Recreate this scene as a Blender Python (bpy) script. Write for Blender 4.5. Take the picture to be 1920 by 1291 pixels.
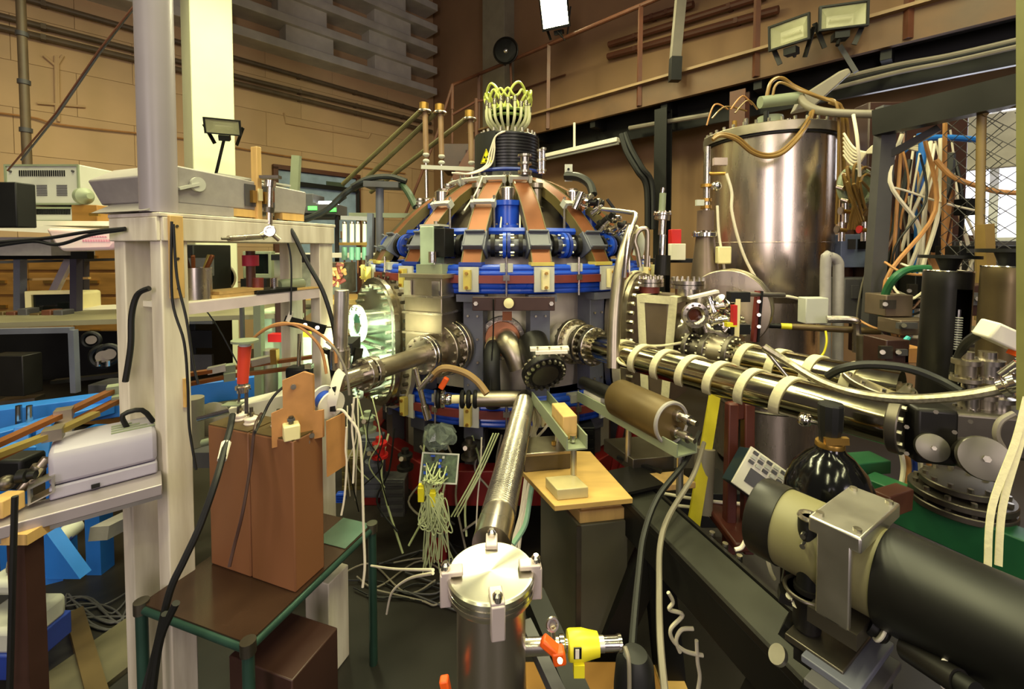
import bpy, math, random
from mathutils import Vector, Matrix
random.seed(7)
scene = bpy.context.scene
for o in list(bpy.data.objects): bpy.data.objects.remove(o)
# ---------------------------------------------------------------- camera
FPX, PPY, HCAM, PITCH = 825.0, 497.0, 1.75, math.radians(2.0)
cam_data = bpy.data.cameras.new('camera'); cam = bpy.data.objects.new('camera', cam_data)
scene.collection.objects.link(cam); scene.camera = cam
cam.location = (0, 0, HCAM); cam.rotation_euler = (math.pi/2 - PITCH, 0, 0)
cam_data.sensor_width = 36; cam_data.sensor_fit = 'HORIZONTAL'
cam_data.lens = FPX*36/1920; cam_data.shift_y = (PPY-645.5)/1920; cam_data.clip_start = 0.02
# ---------------------------------------------------------------- world, lights, exposure
scene.view_settings.view_transform = 'Standard'; scene.view_settings.look = 'None'
scene.view_settings.gamma = 1.0; scene.view_settings.exposure = -0.1
scene.view_settings.use_curve_mapping = False
world = bpy.data.worlds.new('world'); scene.world = world; world.use_nodes = True
wbg = world.node_tree.nodes['Background']
wbg.inputs['Color'].default_value = (0.86, 0.72, 0.72, 1); wbg.inputs['Strength'].default_value = 0.09
def area_light(name, loc, target, sx, sy, power, col):
    l = bpy.data.lights.new(name, 'AREA'); l.shape = 'RECTANGLE'; l.size = sx; l.size_y = sy
    l.energy = power; l.color = col
    o = bpy.data.objects.new(name, l); scene.collection.objects.link(o); o.location = loc
    d = Vector(target)-Vector(loc); o.rotation_euler = d.to_track_quat('-Z', 'Y').to_euler(); return o
FLU = (1.0, 0.96, 0.52)
# rows of unseen, assumed fluorescent ceiling fittings, those behind the viewer added as front fill
for k, (x, y) in enumerate(((-2.6, 1.2), (-1.0, 2.2), (0.6, 0.6), (2.2, 1.6), (0.2, 4.6), (-3.0, 4.2), (-2.2, -2.4), (0.4, -2.8), (2.8, -2.0))):
    l = area_light('assumed_ceiling_and_fill_light', (x, y, 5.2), (x, y, 0), 0.12, 2.4, 120 if y > 0 else 60, FLU)
    l.rotation_euler = (0, 0, math.radians(-45))
# unseen window lights behind the viewer: added front fill, suggested by the tank streak
for x in (-2.2, 2.6): area_light('daylight_emitter', (x, -4.6, 2.9), (x*0.3, 3, 1.1), 1.5, 2.6, 125, (1.0, 0.85, 0.86))
# ---------------------------------------------------------------- pixel helpers (photo 1920x1291)
def ray(px, py):
    xc = (px-960)/FPX; yc = -(py-PPY)/FPX
    cp, sp = math.cos(PITCH), math.sin(PITCH)
    return Vector((xc, cp + yc*sp, -sp + yc*cp))
CAMP = Vector((0, 0, HCAM))
def P(px, py, Y):
    d = ray(px, py); return CAMP + d*(Y/d.y)
def PZ(px, py, z):
    d = ray(px, py); return CAMP + d*((z-HCAM)/d.z)
def hit(px, py, pt, n):
    d = ray(px, py); return CAMP + d*((pt-CAMP).dot(n)/d.dot(n))
def pxs(n, Y): return n*Y/FPX          # n pixels at depth Y in metres
A45 = math.radians(44.5)
UL = Vector((math.sin(A45), math.cos(A45), 0)); NL = Vector((math.cos(A45), -math.sin(A45), 0))
UR = NL.copy(); NR = -UL
CORNER = Vector((-1.84, 10.5, 0))
def PL(px, py, off=0.0): return hit(px, py, CORNER+NL*off, NL)
def PR(px, py, off=0.0): return hit(px, py, CORNER+NR*off, NR)
ZUP = Vector((0, 0, 1))
# ---------------------------------------------------------------- materials
def lin(c): 
    c = c/255.0
    return c/12.92 if c <= 0.04045 else ((c+0.055)/1.055)**2.4
MATS = {}
def mat(key, rgb, rough=0.5, metal=0.0, var=0.18, scale=6.0, bump=0.0, spec=0.5, streak=None, emit=0, alpha=None, trans=0, rgb2=None, detail=5):
    if key in MATS: return MATS[key]
    m = bpy.data.materials.new(key); m.use_nodes = True; nt = m.node_tree; N = nt.nodes; L = nt.links
    b = N['Principled BSDF']; c = tuple(lin(x) for x in rgb)
    b.inputs['Roughness'].default_value = rough; b.inputs['Metallic'].default_value = metal
    b.inputs['Specular IOR Level'].default_value = spec
    tc = N.new('ShaderNodeTexCoord'); mp = N.new('ShaderNodeMapping'); L.new(tc.outputs['Object'], mp.inputs['Vector'])
    if streak: mp.inputs['Scale'].default_value = streak
    nz = N.new('ShaderNodeTexNoise'); nz.inputs['Scale'].default_value = scale; nz.inputs['Detail'].default_value = detail
    L.new(mp.outputs['Vector'], nz.inputs['Vector'])
    rp = N.new('ShaderNodeValToRGB'); e = rp.color_ramp.elements
    lo = c if rgb2 is None else tuple(lin(x) for x in rgb2)
    e[0].position = 0.3; e[1].position = 0.72
    e[0].color = tuple(min(1, x*(1-var)) for x in lo)+(1,); e[1].color = tuple(min(1, x*(1+var)) for x in c)+(1,)
    L.new(nz.outputs['Fac'], rp.inputs['Fac']); L.new(rp.outputs['Color'], b.inputs['Base Color'])
    mr = N.new('ShaderNodeMapRange'); mr.inputs['To Min'].default_value = max(0.02, rough*0.8); mr.inputs['To Max'].default_value = min(1, rough*1.25)
    L.new(nz.outputs['Fac'], mr.inputs['Value']); L.new(mr.outputs['Result'], b.inputs['Roughness'])
    if bump:
        bp = N.new('ShaderNodeBump'); bp.inputs['Strength'].default_value = bump; bp.inputs['Distance'].default_value = 0.01
        L.new(nz.outputs['Fac'], bp.inputs['Height']); L.new(bp.outputs['Normal'], b.inputs['Normal'])
    if emit:
        b.inputs['Emission Color'].default_value = c+(1,); b.inputs['Emission Strength'].default_value = emit
    if trans: b.inputs['Transmission Weight'].default_value = trans
    if alpha is not None: b.inputs['Alpha'].default_value = alpha
    MATS[key] = m; return m
# ---------------------------------------------------------------- mesh builder
COL = scene.collection
def frame(ax, up=ZUP):
    z = Vector(ax).normalized(); up = Vector(up)
    if abs(z.dot(up.normalized())) > 0.985: up = Vector((0, 1, 0)) if abs(z.y) < 0.9 else Vector((1, 0, 0))
    x = up.cross(z).normalized(); y = z.cross(x); return x, y, z
def catmull(pts, n=6):
    pts = [Vector(p) for p in pts]
    if len(pts) < 3: return pts
    out = []
    for i in range(len(pts)-1):
        p0 = pts[max(0, i-1)]; p1 = pts[i]; p2 = pts[i+1]; p3 = pts[min(len(pts)-1, i+2)]
        for k in range(n):
            t = k/n; t2 = t*t; t3 = t2*t
            out.append(0.5*((2*p1)+(p2-p0)*t+(2*p0-5*p1+4*p2-p3)*t2+(3*p1-p0-3*p2+p3)*t3))
    out.append(pts[-1]); return out
class M:
    def __init__(s): s.v = []; s.f = []
    def add(s, v, f):
        o = len(s.v); s.v += [Vector(x) for x in v]; s.f += [tuple(o+i for i in q) for q in f]; return s
    def boxf(s, c, size, x, y, z):
        c = Vector(c); h = [a/2 for a in size]; v = []
        for k in (-1, 1):
            for j in (-1, 1):
                for i in (-1, 1): v.append(c + x*(i*h[0]) + y*(j*h[1]) + z*(k*h[2]))
        return s.add(v, [(0,2,3,1),(4,5,7,6),(0,1,5,4),(2,6,7,3),(0,4,6,2),(1,3,7,5)])
    def box(s, c, size, rz=0.0):
        cz, sz = math.cos(rz), math.sin(rz)
        return s.boxf(c, size, Vector((cz, sz, 0)), Vector((-sz, cz, 0)), ZUP)
    def bar(s, a, b, w, h, up=ZUP):     # bar from a to b, h along up, w across
        a = Vector(a); b = Vector(b); x, y, z = frame(b-a, up)
        return s.boxf((a+b)/2, (w, h, (b-a).length), x, y, z)
    def channel(s, a, b, w, h, t, up=ZUP):   # U channel opening towards up
        a = Vector(a); b = Vector(b); x, y, z = frame(b-a, up)
        s.bar(a, b, w, t, up)
        for k in (-1, 1): s.bar(a+x*(k*(w-t)/2)+y*(h/2-t/2+t*0.5), b+x*(k*(w-t)/2)+y*(h/2-t/2+t*0.5), t, h-t, up)
        return s
    def ibeam(s, a, b, w, h, t, up=ZUP):
        a = Vector(a); b = Vector(b); x, y, z = frame(b-a, up)
        for k in (-1, 1): s.bar(a+y*(k*(h-t)/2), b+y*(k*(h-t)/2), w, t, up)
        return s.bar(a, b, t, h-2*t, up)
    def cyl(s, a, b, r, r2=None, n=20, cap=True):
        a = Vector(a); b = Vector(b); r2 = r if r2 is None else r2; x, y, z = frame(b-a); v = []
        for c, rr in ((a, r), (b, r2)):
            for i in range(n):
                t = 2*math.pi*i/n; v.append(c + x*(rr*math.cos(t)) + y*(rr*math.sin(t)))
        f = [(i, (i+1) % n, n+(i+1) % n, n+i) for i in range(n)]
        if cap: f += [tuple(range(n-1, -1, -1)), tuple(range(n, 2*n))]
        return s.add(v, f)
    def pipe(s, a, b, ro, ri, n=24):    # hollow, open ended
        return s.lathe(a, Vector(b)-Vector(a), [(ri, 0), (ro, 0), (ro, (Vector(b)-Vector(a)).length), (ri, (Vector(b)-Vector(a)).length), (ri, 0)], n)
    def lathe(s, o, ax, prof, n=24, a0=0.0, a1=2*math.pi):
        o = Vector(o); x, y, z = frame(ax); full = abs(a1-a0-2*math.pi) < 1e-6; m = n if full else n+1; v = []
        for (r, t) in prof:
            for i in range(m):
                a = a0+(a1-a0)*i/n; v.append(o + z*t + x*(r*math.cos(a)) + y*(r*math.sin(a)))
        f = []
        for k in range(len(prof)-1):
            for i in range(n):
                j = (i+1) % m; f.append((k*m+i, k*m+j, (k+1)*m+j, (k+1)*m+i))
        if full and prof[0][0] > 1e-6 and prof[0] != prof[-1]:
            f.append(tuple(range(m-1, -1, -1))); f.append(tuple(range((len(prof)-1)*m, len(prof)*m)))
        return s.add(v, f)
    def tube(s, pts, r, n=8, smooth=6, closed=False):
        pts = catmull(pts, smooth) if smooth else [Vector(p) for p in pts]
        rf = r if callable(r) else (lambda t: r)
        v = []; L = len(pts); d0 = (pts[1]-pts[0]).normalized(); x, y, _ = frame(d0)
        for i, p in enumerate(pts):
            d = (pts[min(L-1, i+1)]-pts[max(0, i-1)]).normalized()
            x = (x - d*x.dot(d)).normalized(); y = d.cross(x); rr = rf(i/(L-1))
            for k in range(n):
                t = 2*math.pi*k/n; v.append(p + x*(rr*math.cos(t)) + y*(rr*math.sin(t)))
        f = []
        for i in range(L-1):
            for k in range(n): f.append((i*n+k, i*n+(k+1) % n, (i+1)*n+(k+1) % n, (i+1)*n+k))
        f += [tuple(range(n-1, -1, -1)), tuple(range((L-1)*n, L*n))]
        return s.add(v, f)
    def prism(s, poly, o, ux, uy, d):   # polygon (u,v) extruded by vector d
        o = Vector(o); ux = Vector(ux); uy = Vector(uy); d = Vector(d); n = len(poly)
        v = [o+ux*a+uy*b for a, b in poly]; v += [p+d for p in v]
        return s.add(v, [tuple(range(n-1, -1, -1)), tuple(range(n, 2*n))]+[(i, (i+1) % n, n+(i+1) % n, n+i) for i in range(n)])
    def ringprism(s, outer, inner, o, ux, uy, d):
        o = Vector(o); ux = Vector(ux); uy = Vector(uy); d = Vector(d); n = len(outer)
        v = []
        for sh in (Vector((0,0,0)), d):
            for poly in (outer, inner): v += [o+ux*a+uy*b+sh for a, b in poly]
        f = []
        for i in range(n):
            j = (i+1) % n
            f += [(i, j, n+j, n+i), (2*n+i, 3*n+i, 3*n+j, 2*n+j), (i, 2*n+i, 2*n+j, j), (n+i, n+j, 3*n+j, 3*n+i)]
        return s.add(v, f)
    def torus(s, c, ax, R, r, n=40, m=10, a0=0, a1=2*math.pi):
        prof = [(R+r*math.cos(2*math.pi*k/m), r*math.sin(2*math.pi*k/m)) for k in range(m+1)]
        return s.lathe(c, ax, prof, n, a0, a1)
    def bolts(s, c, ax, R, n, rb, h, off=0.0, sides=6):
        c = Vector(c); x, y, z = frame(ax)
        for i in range(n):
            a = 2*math.pi*(i+off)/n; p = c + x*(R*math.cos(a)) + y*(R*math.sin(a)); s.cyl(p, p+z*h, rb, n=sides)
        return s
    def ball(s, c, r, n=14, ax=(0,0,1), sz=1.0):
        k = 8; return s.lathe(Vector(c), ax, [(r*math.sin(math.pi*i/k) if 0 < i < k else 1e-5, -r*sz*math.cos(math.pi*i/k)) for i in range(k+1)], n)
    def ribbon(s, pts, w, t, side):     # flat strap along pts, width along side(i)
        pts = [Vector(p) for p in pts]; L = len(pts); v = []
        for i, p in enumerate(pts):
            d = (pts[min(L-1, i+1)]-pts[max(0, i-1)]).normalized()
            sd = Vector(side(i) if callable(side) else side); sd = (sd-d*sd.dot(d)).normalized(); nn = d.cross(sd)
            for a, b in ((-1,-1),(1,-1),(1,1),(-1,1)): v.append(p+sd*(a*w/2)+nn*(b*t/2))
        f = [(0,1,2,3), tuple((L-1)*4+k for k in (3,2,1,0))]
        for i in range(L-1):
            for k in range(4): f.append((i*4+k, (i+1)*4+k, (i+1)*4+(k+1) % 4, i*4+(k+1) % 4))
        return s.add(v, f)
    def build(s, name, material, parent=None, kind=None, label=None, bevel=0.0, smooth=35):
        off = Vector(parent['_o']) if parent is not None and '_o' in parent else Vector((0,0,0))
        if parent is None:
            xs = [p.x for p in s.v]; ys = [p.y for p in s.v]; zs = [p.z for p in s.v]
            off = Vector(((min(xs)+max(xs))/2, (min(ys)+max(ys))/2, min(zs)))
        me = bpy.data.meshes.new(name); me.from_pydata([tuple(p-off) for p in s.v], [], s.f); me.update()
        if smooth:
            me.polygons.foreach_set('use_smooth', [True]*len(me.polygons)); me.set_sharp_from_angle(angle=math.radians(smooth))
        me.materials.append(material); o = bpy.data.objects.new(name, me); COL.objects.link(o)
        if parent is None: o.location = off
        else: o.parent = parent
        o['_o'] = tuple(off)
        if bevel:
            bv = o.modifiers.new('bevel', 'BEVEL'); bv.width = bevel; bv.segments = 2; bv.limit_method = 'ANGLE'; bv.angle_limit = math.radians(40); bv.harden_normals = False
        if kind: o['kind'] = kind
        if label: o['label'] = label
        return o
def thing(name, label, cat, loc, group=None):
    o = bpy.data.objects.new(name, None); COL.objects.link(o); o.location = loc; o.empty_display_size = 0.05
    o['_o'] = tuple(loc); o['label'] = label; o['category'] = cat
    if group: o['group'] = group
    return o
def one(m, name, material, label, cat, group=None, **k):
    o = m.build(name, material, None, **k); o['label'] = label; o['category'] = cat
    if group: o['group'] = group
    return o
def struct(m, name, material, **k):
    o = m.build(name, material, None, **k); o['kind'] = 'structure'; return o
def cable(label, pts, r, material, name='cable', cat='cable', group=None, n=8, smooth=6):
    return one(M().tube(pts, r, n, smooth), name, material, label, cat, group)
def share(src, parent, loc=None, rotz=0.0):     # another copy of a part, sharing its mesh
    c = src.copy(); COL.objects.link(c); c.parent = parent
    if loc is not None: c.location = loc
    c.rotation_euler = (0, 0, rotz); return c
# ---------------------------------------------------------------- palette
m_wall = mat('wall_paint_ochre', (200,166,124), 0.7, var=0.10, scale=1.2, bump=0.05)
m_wallr = mat('wall_paint_brown', (156,122,86), 0.7, var=0.12, scale=1.0, bump=0.05)
m_floor = mat('floor_dark_concrete', (36,33,29), 0.45, var=0.35, scale=2.0, bump=0.1)
m_conc = mat('whitewashed_concrete', (206,202,186), 0.8, var=0.15, scale=3.0, bump=0.15)
m_brownsteel = mat('brown_painted_steel', (92,52,34), 0.5, var=0.2)
m_black = mat('black_paint', (13,13,12), 0.5, var=0.2, spec=0.35)
m_blackgl = mat('gloss_black_paint', (12,12,13), 0.12, var=0.1, scale=30, bump=0.06)
m_rubber = mat('black_rubber', (12,12,12), 0.55, var=0.2)
m_blkmet = mat('blackened_metal', (34,32,30), 0.4, 0.5)
m_steel = mat('stainless_steel', (196,188,176), 0.26, 1.0, var=0.12, scale=9, bump=0.02)
m_steel2 = mat('dull_stainless', (168,158,140), 0.38, 1.0, var=0.2, scale=7, bump=0.04)
m_tank = mat('tank_stainless', (206,192,176), 0.27, 1.0, var=0.14, scale=4, streak=(4,4,0.6), bump=0.03)
m_chrome = mat('bright_metal', (224,220,212), 0.15, 1.0, var=0.05)
m_alu = mat('aluminium', (200,196,186), 0.36, 1.0, var=0.1, scale=12)
m_dksteel = mat('dark_steel', (104,98,88), 0.4, 0.9, var=0.25)
m_bolt = mat('zinc_bolt', (190,184,168), 0.3, 1.0, var=0.2, scale=40)
m_copper = mat('copper_lacquered', (122,70,38), 0.42, 0.4, var=0.22, scale=5, streak=(1,1,0.4))
m_brass = mat('brass', (178,140,72), 0.35, 0.9)
m_copedge = mat('fibreglass_edge', (94,82,42), 0.5, var=0.2)
m_blue = mat('blue_enamel', (28,72,186), 0.28, var=0.12, scale=8)
m_dkblue = mat('blue_paint_dark', (34,56,140), 0.4, var=0.15)
m_skyblue = mat('blue_frame_paint', (38,110,196), 0.4, var=0.12)
m_greyblue = mat('slate_grey_paint', (92,94,106), 0.42, var=0.14)
m_grey = mat('grey_hammer_paint', (150,144,142), 0.42, var=0.08, scale=30, bump=0.03)
m_ltgrey = mat('light_grey_paint', (184,184,174), 0.5, var=0.06)
m_dkgrey = mat('dark_grey_paint', (72,70,72), 0.5, var=0.15)
m_white = mat('white_paint', (226,220,204), 0.55, var=0.06)
m_wood_w = mat('whitewashed_timber', (216,208,192), 0.7, var=0.10, scale=4, streak=(6,6,0.7), bump=0.08, rgb2=(202,190,170))
m_wood = mat('pale_pine', (200,162,100), 0.6, var=0.12, scale=5, streak=(8,8,1), bump=0.05)
m_wood2 = mat('plywood_yellow', (196,158,92), 0.6, var=0.15, scale=4, streak=(1,6,6))
m_drawer = mat('varnished_drawer', (140,100,46), 0.45, var=0.2, scale=4, streak=(1,1,6))
m_maroon = mat('maroon_textolite', (112,46,38), 0.42, var=0.2, scale=10)
m_choc = mat('dark_bakelite', (58,36,30), 0.4, var=0.2)
m_cream = mat('cream_plastic', (226,214,160), 0.45, var=0.08)
m_yellowgl = mat('fibreglass_yellow', (196,178,88), 0.45, var=0.1)
m_red = mat('red_paint', (190,30,28), 0.42, var=0.12)
m_orange = mat('orange_plastic', (238,92,20), 0.4, var=0.05)
m_yellow = mat('yellow_plastic', (226,214,40), 0.4, var=0.05)
m_tan = mat('capacitor_brown', (126,82,52), 0.5, var=0.05, scale=3)
m_tanboard = mat('getinax_board', (178,126,74), 0.5, var=0.14, scale=14)
m_band = mat('woven_glass_tape', (216,208,168), 0.8, var=0.06, scale=60, bump=0.2)
m_hose = mat('grey_hose', (126,118,104), 0.45, var=0.1)
m_greenhose = mat('translucent_green_tube', (186,196,92), 0.3, var=0.12)
m_whitecable = mat('white_cable', (222,212,190), 0.5, var=0.05)
m_olive = mat('olive_phosphate', (94,76,44), 0.42, 0.3, var=0.15)
m_green = mat('green_paint', (34,96,58), 0.45, var=0.15)
m_pcb = mat('circuit_board', (72,88,62), 0.5, var=0.5, scale=50)
m_glassd = mat('dark_glass', (18,22,20), 0.08, var=0.05)
m_grass = mat('grey_green_paint', (128,136,112), 0.5, var=0.08)
# ================================================================ setting
struct(M().box((0, 4, -0.05), (26, 26, 0.1)), 'floor', m_floor)
WL = CORNER - UL*6.5
wl = struct(M().boxf(CORNER-UL*6.3-NL*0.17+ZUP*4.2, (13.4, 0.3, 8.6), UL, NL, ZUP), 'wall_left', m_wall)
wr = struct(M().boxf(CORNER+UR*6.3-NR*0.15+ZUP*4.2, (13.2, 0.3, 8.6), UR, NR, ZUP), 'wall_right', m_wallr)
# painted concrete blocks of the left wall
bm = M().boxf((0,0,0), (1.196, 0.008, 0.596), UL, NL, ZUP); first = None
for r in range(2, 9):
    for k in range(0, 8):
        c = CORNER-UL*(0.62+1.2*k+(0.6 if r % 2 else 0))+ZUP*(0.3+0.6*r)
        if first is None:
            first = bm.build('wall_block', m_wall, wl, bevel=0.002); first.location = c-Vector(wl['_o'])
            first.data.transform(Matrix.Translation(Vector(wl['_o'])))
        else: share(first, wl, c-Vector(wl['_o']))
struct(M().box((-1, 10.5, 8.0), (12, 9, 0.1)), 'ceiling', mat('ceiling_brown', (88,70,48), 0.8))
# projecting whitewashed slabs with blocks between, high on the left wall
for k in range(6):
    z = 5.32+0.46*k
    s0 = struct(M().boxf(CORNER-UL*4.7+NL*0.2+ZUP*z, (9.0, 0.42+0.02*k, 0.15), UL, NL, ZUP), 'trim_%d' % (k+1), m_conc, bevel=0.01)
    for j, t in enumerate((1.25, 2.95, 4.7, 6.4, 8.0)):
        M().boxf(CORNER-UL*(t+0.12*(k % 2))+NL*0.16+ZUP*(z+0.235), (0.85, 0.34, 0.32), UL, NL, ZUP).build('concrete_block', m_conc, s0, bevel=0.01)
# free-standing white pillar, and wall pillar near the corner
def pillar(name, px, Y, w, d, top, m):
    c = P(px, 468, Y); c.z = 0
    return struct(M().boxf(c+ZUP*top/2, (w, d, top), UL, NL, ZUP), name, m, bevel=0.012)
pillar('trim_7', 397, 5.6, 0.44, 0.55, 8.0, mat('pillar_whitewash', (222,224,190), 0.7, var=0.06, scale=2, bump=0.06))
c = PR(935, 200, 0.12); c.z = 4.1
struct(M().boxf(c, (0.62, 0.3, 8.2), UR, NR, ZUP), 'trim_8', mat('pillar_grey', (150,144,118), 0.75, var=0.1), bevel=0.01)
# ---- pipes on left wall
def wallpipe(label, pts, r, m, name='wall_pipe', off=0.09, fn=PL, cat='pipe'):
    t = thing(name, label, cat, fn(*pts[0], off)); q = [fn(x, y, off) for x, y in pts]
    M().tube(q, r, 10, 0).build('pipe', m, t)
    for k in range(len(q)-1):
        for j in (0.2, 0.5, 0.8):
            c = q[k].lerp(q[k+1], j); M().boxf(c-(NL if fn is PL else NR)*(off/2), (0.05, off+2*r, 0.07), UL if fn is PL else UR, NL if fn is PL else NR, ZUP).build('bracket', m, t)
    return t
m_pipe = mat('brown_grey_pipe', (96,80,60), 0.5)
wallpipe('top brown wall pipe under the whitewashed slabs', [(-60,-33),(480,120),(806,213)], 0.04, m_pipe)
wallpipe('middle of three brown pipes along the ochre wall', [(-60,14),(480,152),(808,232)], 0.038, m_pipe)
wallpipe('lowest and straightest of three brown pipes on ochre wall', [(-60,37),(480,165),(810,247)], 0.042, m_pipe)
cable('thin sagging wire stretched along the ochre wall', [PL(-40,207,0.05),PL(60,220,0.05),PL(118,234,0.05),PL(280,252,0.05),PL(360,262,0.05),PL(480,283,0.05),PL(600,302,0.05),PL(760,325,0.05)], 0.012, m_tanboard, 'wall_wire')
t = thing('conduit_riser', 'grey vertical conduit pipe rising by the left photo edge', 'pipe', P(52,320,5.0))
M().cyl(P(52,330,5.0), P(38,-20,5.0), 0.042).build('pipe', m_pipe, t)
for y in (60, 150, 240):
    M().cyl(P(39+y*0.04,y,5.0), P(39+y*0.04,y+8,5.0), 0.055).build('clamp', m_dkgrey, t)
cable('thin dark diagonal rod crossing in front of ochre wall', [P(262,0,2.7),P(190,95,2.75),P(108,215,2.8),P(40,300,2.9)], 0.006, m_dkgrey, 'rod', 'rod', smooth=0)
cable('second slim wire beside the dark diagonal rod', [P(258,2,2.68),P(185,95,2.74),P(105,212,2.8),P(14,320,2.9)], 0.005, m_brownsteel, 'wire', 'wire', smooth=0)
cable('faint embossed channel frame on ochre wall by slabs', [PL(533,212,0.01),PL(535,230,0.01),PL(690,258,0.01),PL(694,250,0.01)], 0.025, m_wall, 'wall_channel', 'channel', smooth=0)
t = thing('wall_junction', 'forked conduit painted ochre on the wall left of the duct', 'conduit', PL(110,230,0.03))
for a, b in (((108,105),(110,228)), ((104,105),(106,215)), ((82,104),(103,122)), ((118,104),(108,120)), ((70,193),(160,200))): M().cyl(PL(*a,0.03), PL(*b,0.03), 0.018, n=8).build('conduit', m_wall, t)
# ---- mezzanine along the right wall
def PM(px, py, off=1.0): return PR(px, py, off)
def mz(t, off, z): 
    p = CORNER+UR*t+NR*off; return Vector((p.x, p.y, z))
ZD, ZR = 3.82, 4.84
t = thing('mezzanine_walkway', 'brown steel walkway with railing along the right wall', 'walkway', mz(3, 1.0, 3.5))
m_mezz = mat('rusty_brown_beam', (98,70,44), 0.55, var=0.3, scale=2.5)
M().boxf(mz(7.2, 0.98, 3.70), (9.4, 0.06, 0.28), UR, NR, ZUP).build('fascia_beam', m_mezz, t)
M().boxf(mz(7.2, 1.02, 3.845), (9.4, 0.12, 0.03), UR, NR, ZUP).build('edge_strip', mat('pale_edge', (140,112,78), 0.5), t)
M().boxf(mz(7.2, 0.48, 3.80), (9.4, 0.95, 0.05), UR, NR, ZUP).build('deck', m_black, t)
M().boxf(mz(7.2, 0.62, 3.46), (9.4, 0.05, 0.36), UR, NR, ZUP).build('inner_beam', m_black, t)
for k in range(9): M().boxf(mz(3.0+1.05*k, 0.5, 3.62), (0.08, 0.9, 0.3), UR, NR, ZUP).build('joist', m_black, t)
M().cyl(mz(2.7, 1.0, ZR), mz(11.8, 1.0, ZR), 0.03, n=10).build('top_rail', m_brownsteel, t)
for x in (2.75, 4.34, 5.85, 7.2, 8.4, 9.6):
    M().bar(mz(x, 1.02, 3.58), mz(x, 1.0, ZR), 0.05, 0.05).build('rail_post', m_brownsteel, t)
# pipes on the right wall above the walkway
for k, (a, b, lb) in enumerate((((1140,106),(1460,18),'lower brown pipe on the wall behind the walkway railing'), ((1142,84),(1440,-10),'upper brown pipe on the wall behind the walkway railing'), ((1205,38),(1300,8),'short top brown pipe behind the walkway railing'))):
    wallpipe(lb, [a, b], 0.05, m_brownsteel, fn=PR)
one(M().tube([PR(935,182,0.05),PR(1060,140,0.05)], 0.015, 8, 0), 'wall_conduit', m_brownsteel, 'thin conduit on right wall behind the railing by the flood lamp', 'conduit')
t = thing('hanging_duct', 'grey hanging duct post with dark foot over walkway fascia', 'duct', PM(1267,150,1.15))
M().bar(PM(1266,110,1.15), PM(1278,-20,1.15), 0.11, 0.08).build('duct', m_hose, t)
M().bar(PM(1265,152,1.15), PM(1267,108,1.15), 0.12, 0.1).build('foot', m_black, t)
# dark support columns under the walkway
for (px, w, lb) in ((1243, 0.12, 'black steel column under the walkway left of the steel tank'), (1385, 0.12, 'stub column of the walkway behind the tank lid')):
    c = PR(px, 300, 0.9)
    one(M().ibeam(Vector((c.x,c.y,0)), Vector((c.x,c.y,3.5)), 0.16, 0.16, 0.02, NR), 'steel_column', m_black if px < 1300 else m_brownsteel, lb, 'column')
# long fluorescent fitting hanging under the walkway
t = thing('fluorescent_fitting', 'unlit white fluorescent batten hanging under the walkway edge', 'lamp', PM(1090,275,1.05))
a, b = PM(1026,292,1.05), PM(1160,262,1.05)
M().bar(a, b, 0.1, 0.06).build('housing', m_white, t, bevel=0.008)
M().cyl(a-ZUP*0.045, b-ZUP*0.045, 0.018, n=10).build('tube', m_ltgrey, t)
for px in (1077,): M().cyl(PM(px,230,1.05), PM(px,280,1.05), 0.018, n=8).build('hanger', m_white, t)
# stairs up to the walkway
t = thing('staircase', 'brown steel staircase with handrail up to the walkway', 'stairs', P(800,500,6.6))
def S(px, py, d=0): return P(px, py, 6.9-d)
for d in (0, 0.7):
    M().bar(S(905,262,d), S(752,520,d), 0.04, 0.2, ZUP).build('stringer', m_brownsteel, t)
for k in range(13):
    q = k/12; a = S(903-150*q, 262+256*q, 0); b = S(903-150*q, 262+256*q, 0.7)
    M().bar(a, b, 0.26, 0.03).build('tread', m_choc, t)
hr = [S(848,160), S(820,250), S(745,440)]
M().tube(hr, 0.022, 8, 0).build('handrail', m_brownsteel, t)
for (x0,y0,x1,y1) in ((848,160,848,330),(800,300,800,395)): M().cyl(S(x0,y0), S(x1,y1), 0.018, n=8).build('baluster', m_brownsteel, t)
M().tube([mz(2.75,1.0,ZR), S(848,160), S(848,205)], 0.028, 8, 0).build('landing_rail', m_brownsteel, t)
M().tube([S(893,185), S(893,270)], 0.03, 8, 0).build('newel', m_brownsteel, t)
M().tube([S(848,215), S(893,190), S(930,185)], 0.02, 8, 0).build('middle_rail', m_brownsteel, t)
one(M().box(S(870,300,0.3), (0.55,0.4,0.4)), 'equipment_box', m_choc, 'dark brown box on the stair landing behind the black coil', 'box', bevel=0.01)
# round black lamp head on the railing
t = thing('parabolic_lamp', 'round dark reflector lamp on the walkway railing', 'lamp', PM(947,120))
c = PM(948,95,1.15); ax = Vector((-0.25,-1,-0.15)).normalized()
M().lathe(c, ax, [(0.02,-0.14),(0.1,-0.12),(0.17,-0.04),(0.2,0.02),(0.195,0.03),(0.16,-0.02),(0.09,-0.07),(0.001,-0.085)], 24).build('reflector', m_blkmet, t)
M().ball(c-ax*0.03, 0.05).build('bulb', m_chrome, t)
M().cyl(c-ax*0.05, PM(947,122,1.0), 0.02, n=8).build('arm', m_black, t)
M().torus(c, ax, 0.2, 0.012, 28, 8).build('rim', m_blkmet, t)
M().cyl(PM(957,118,1.0), PM(960,182,1.0), 0.02, n=8).build('lamp_pole', m_brownsteel, t)
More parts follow.
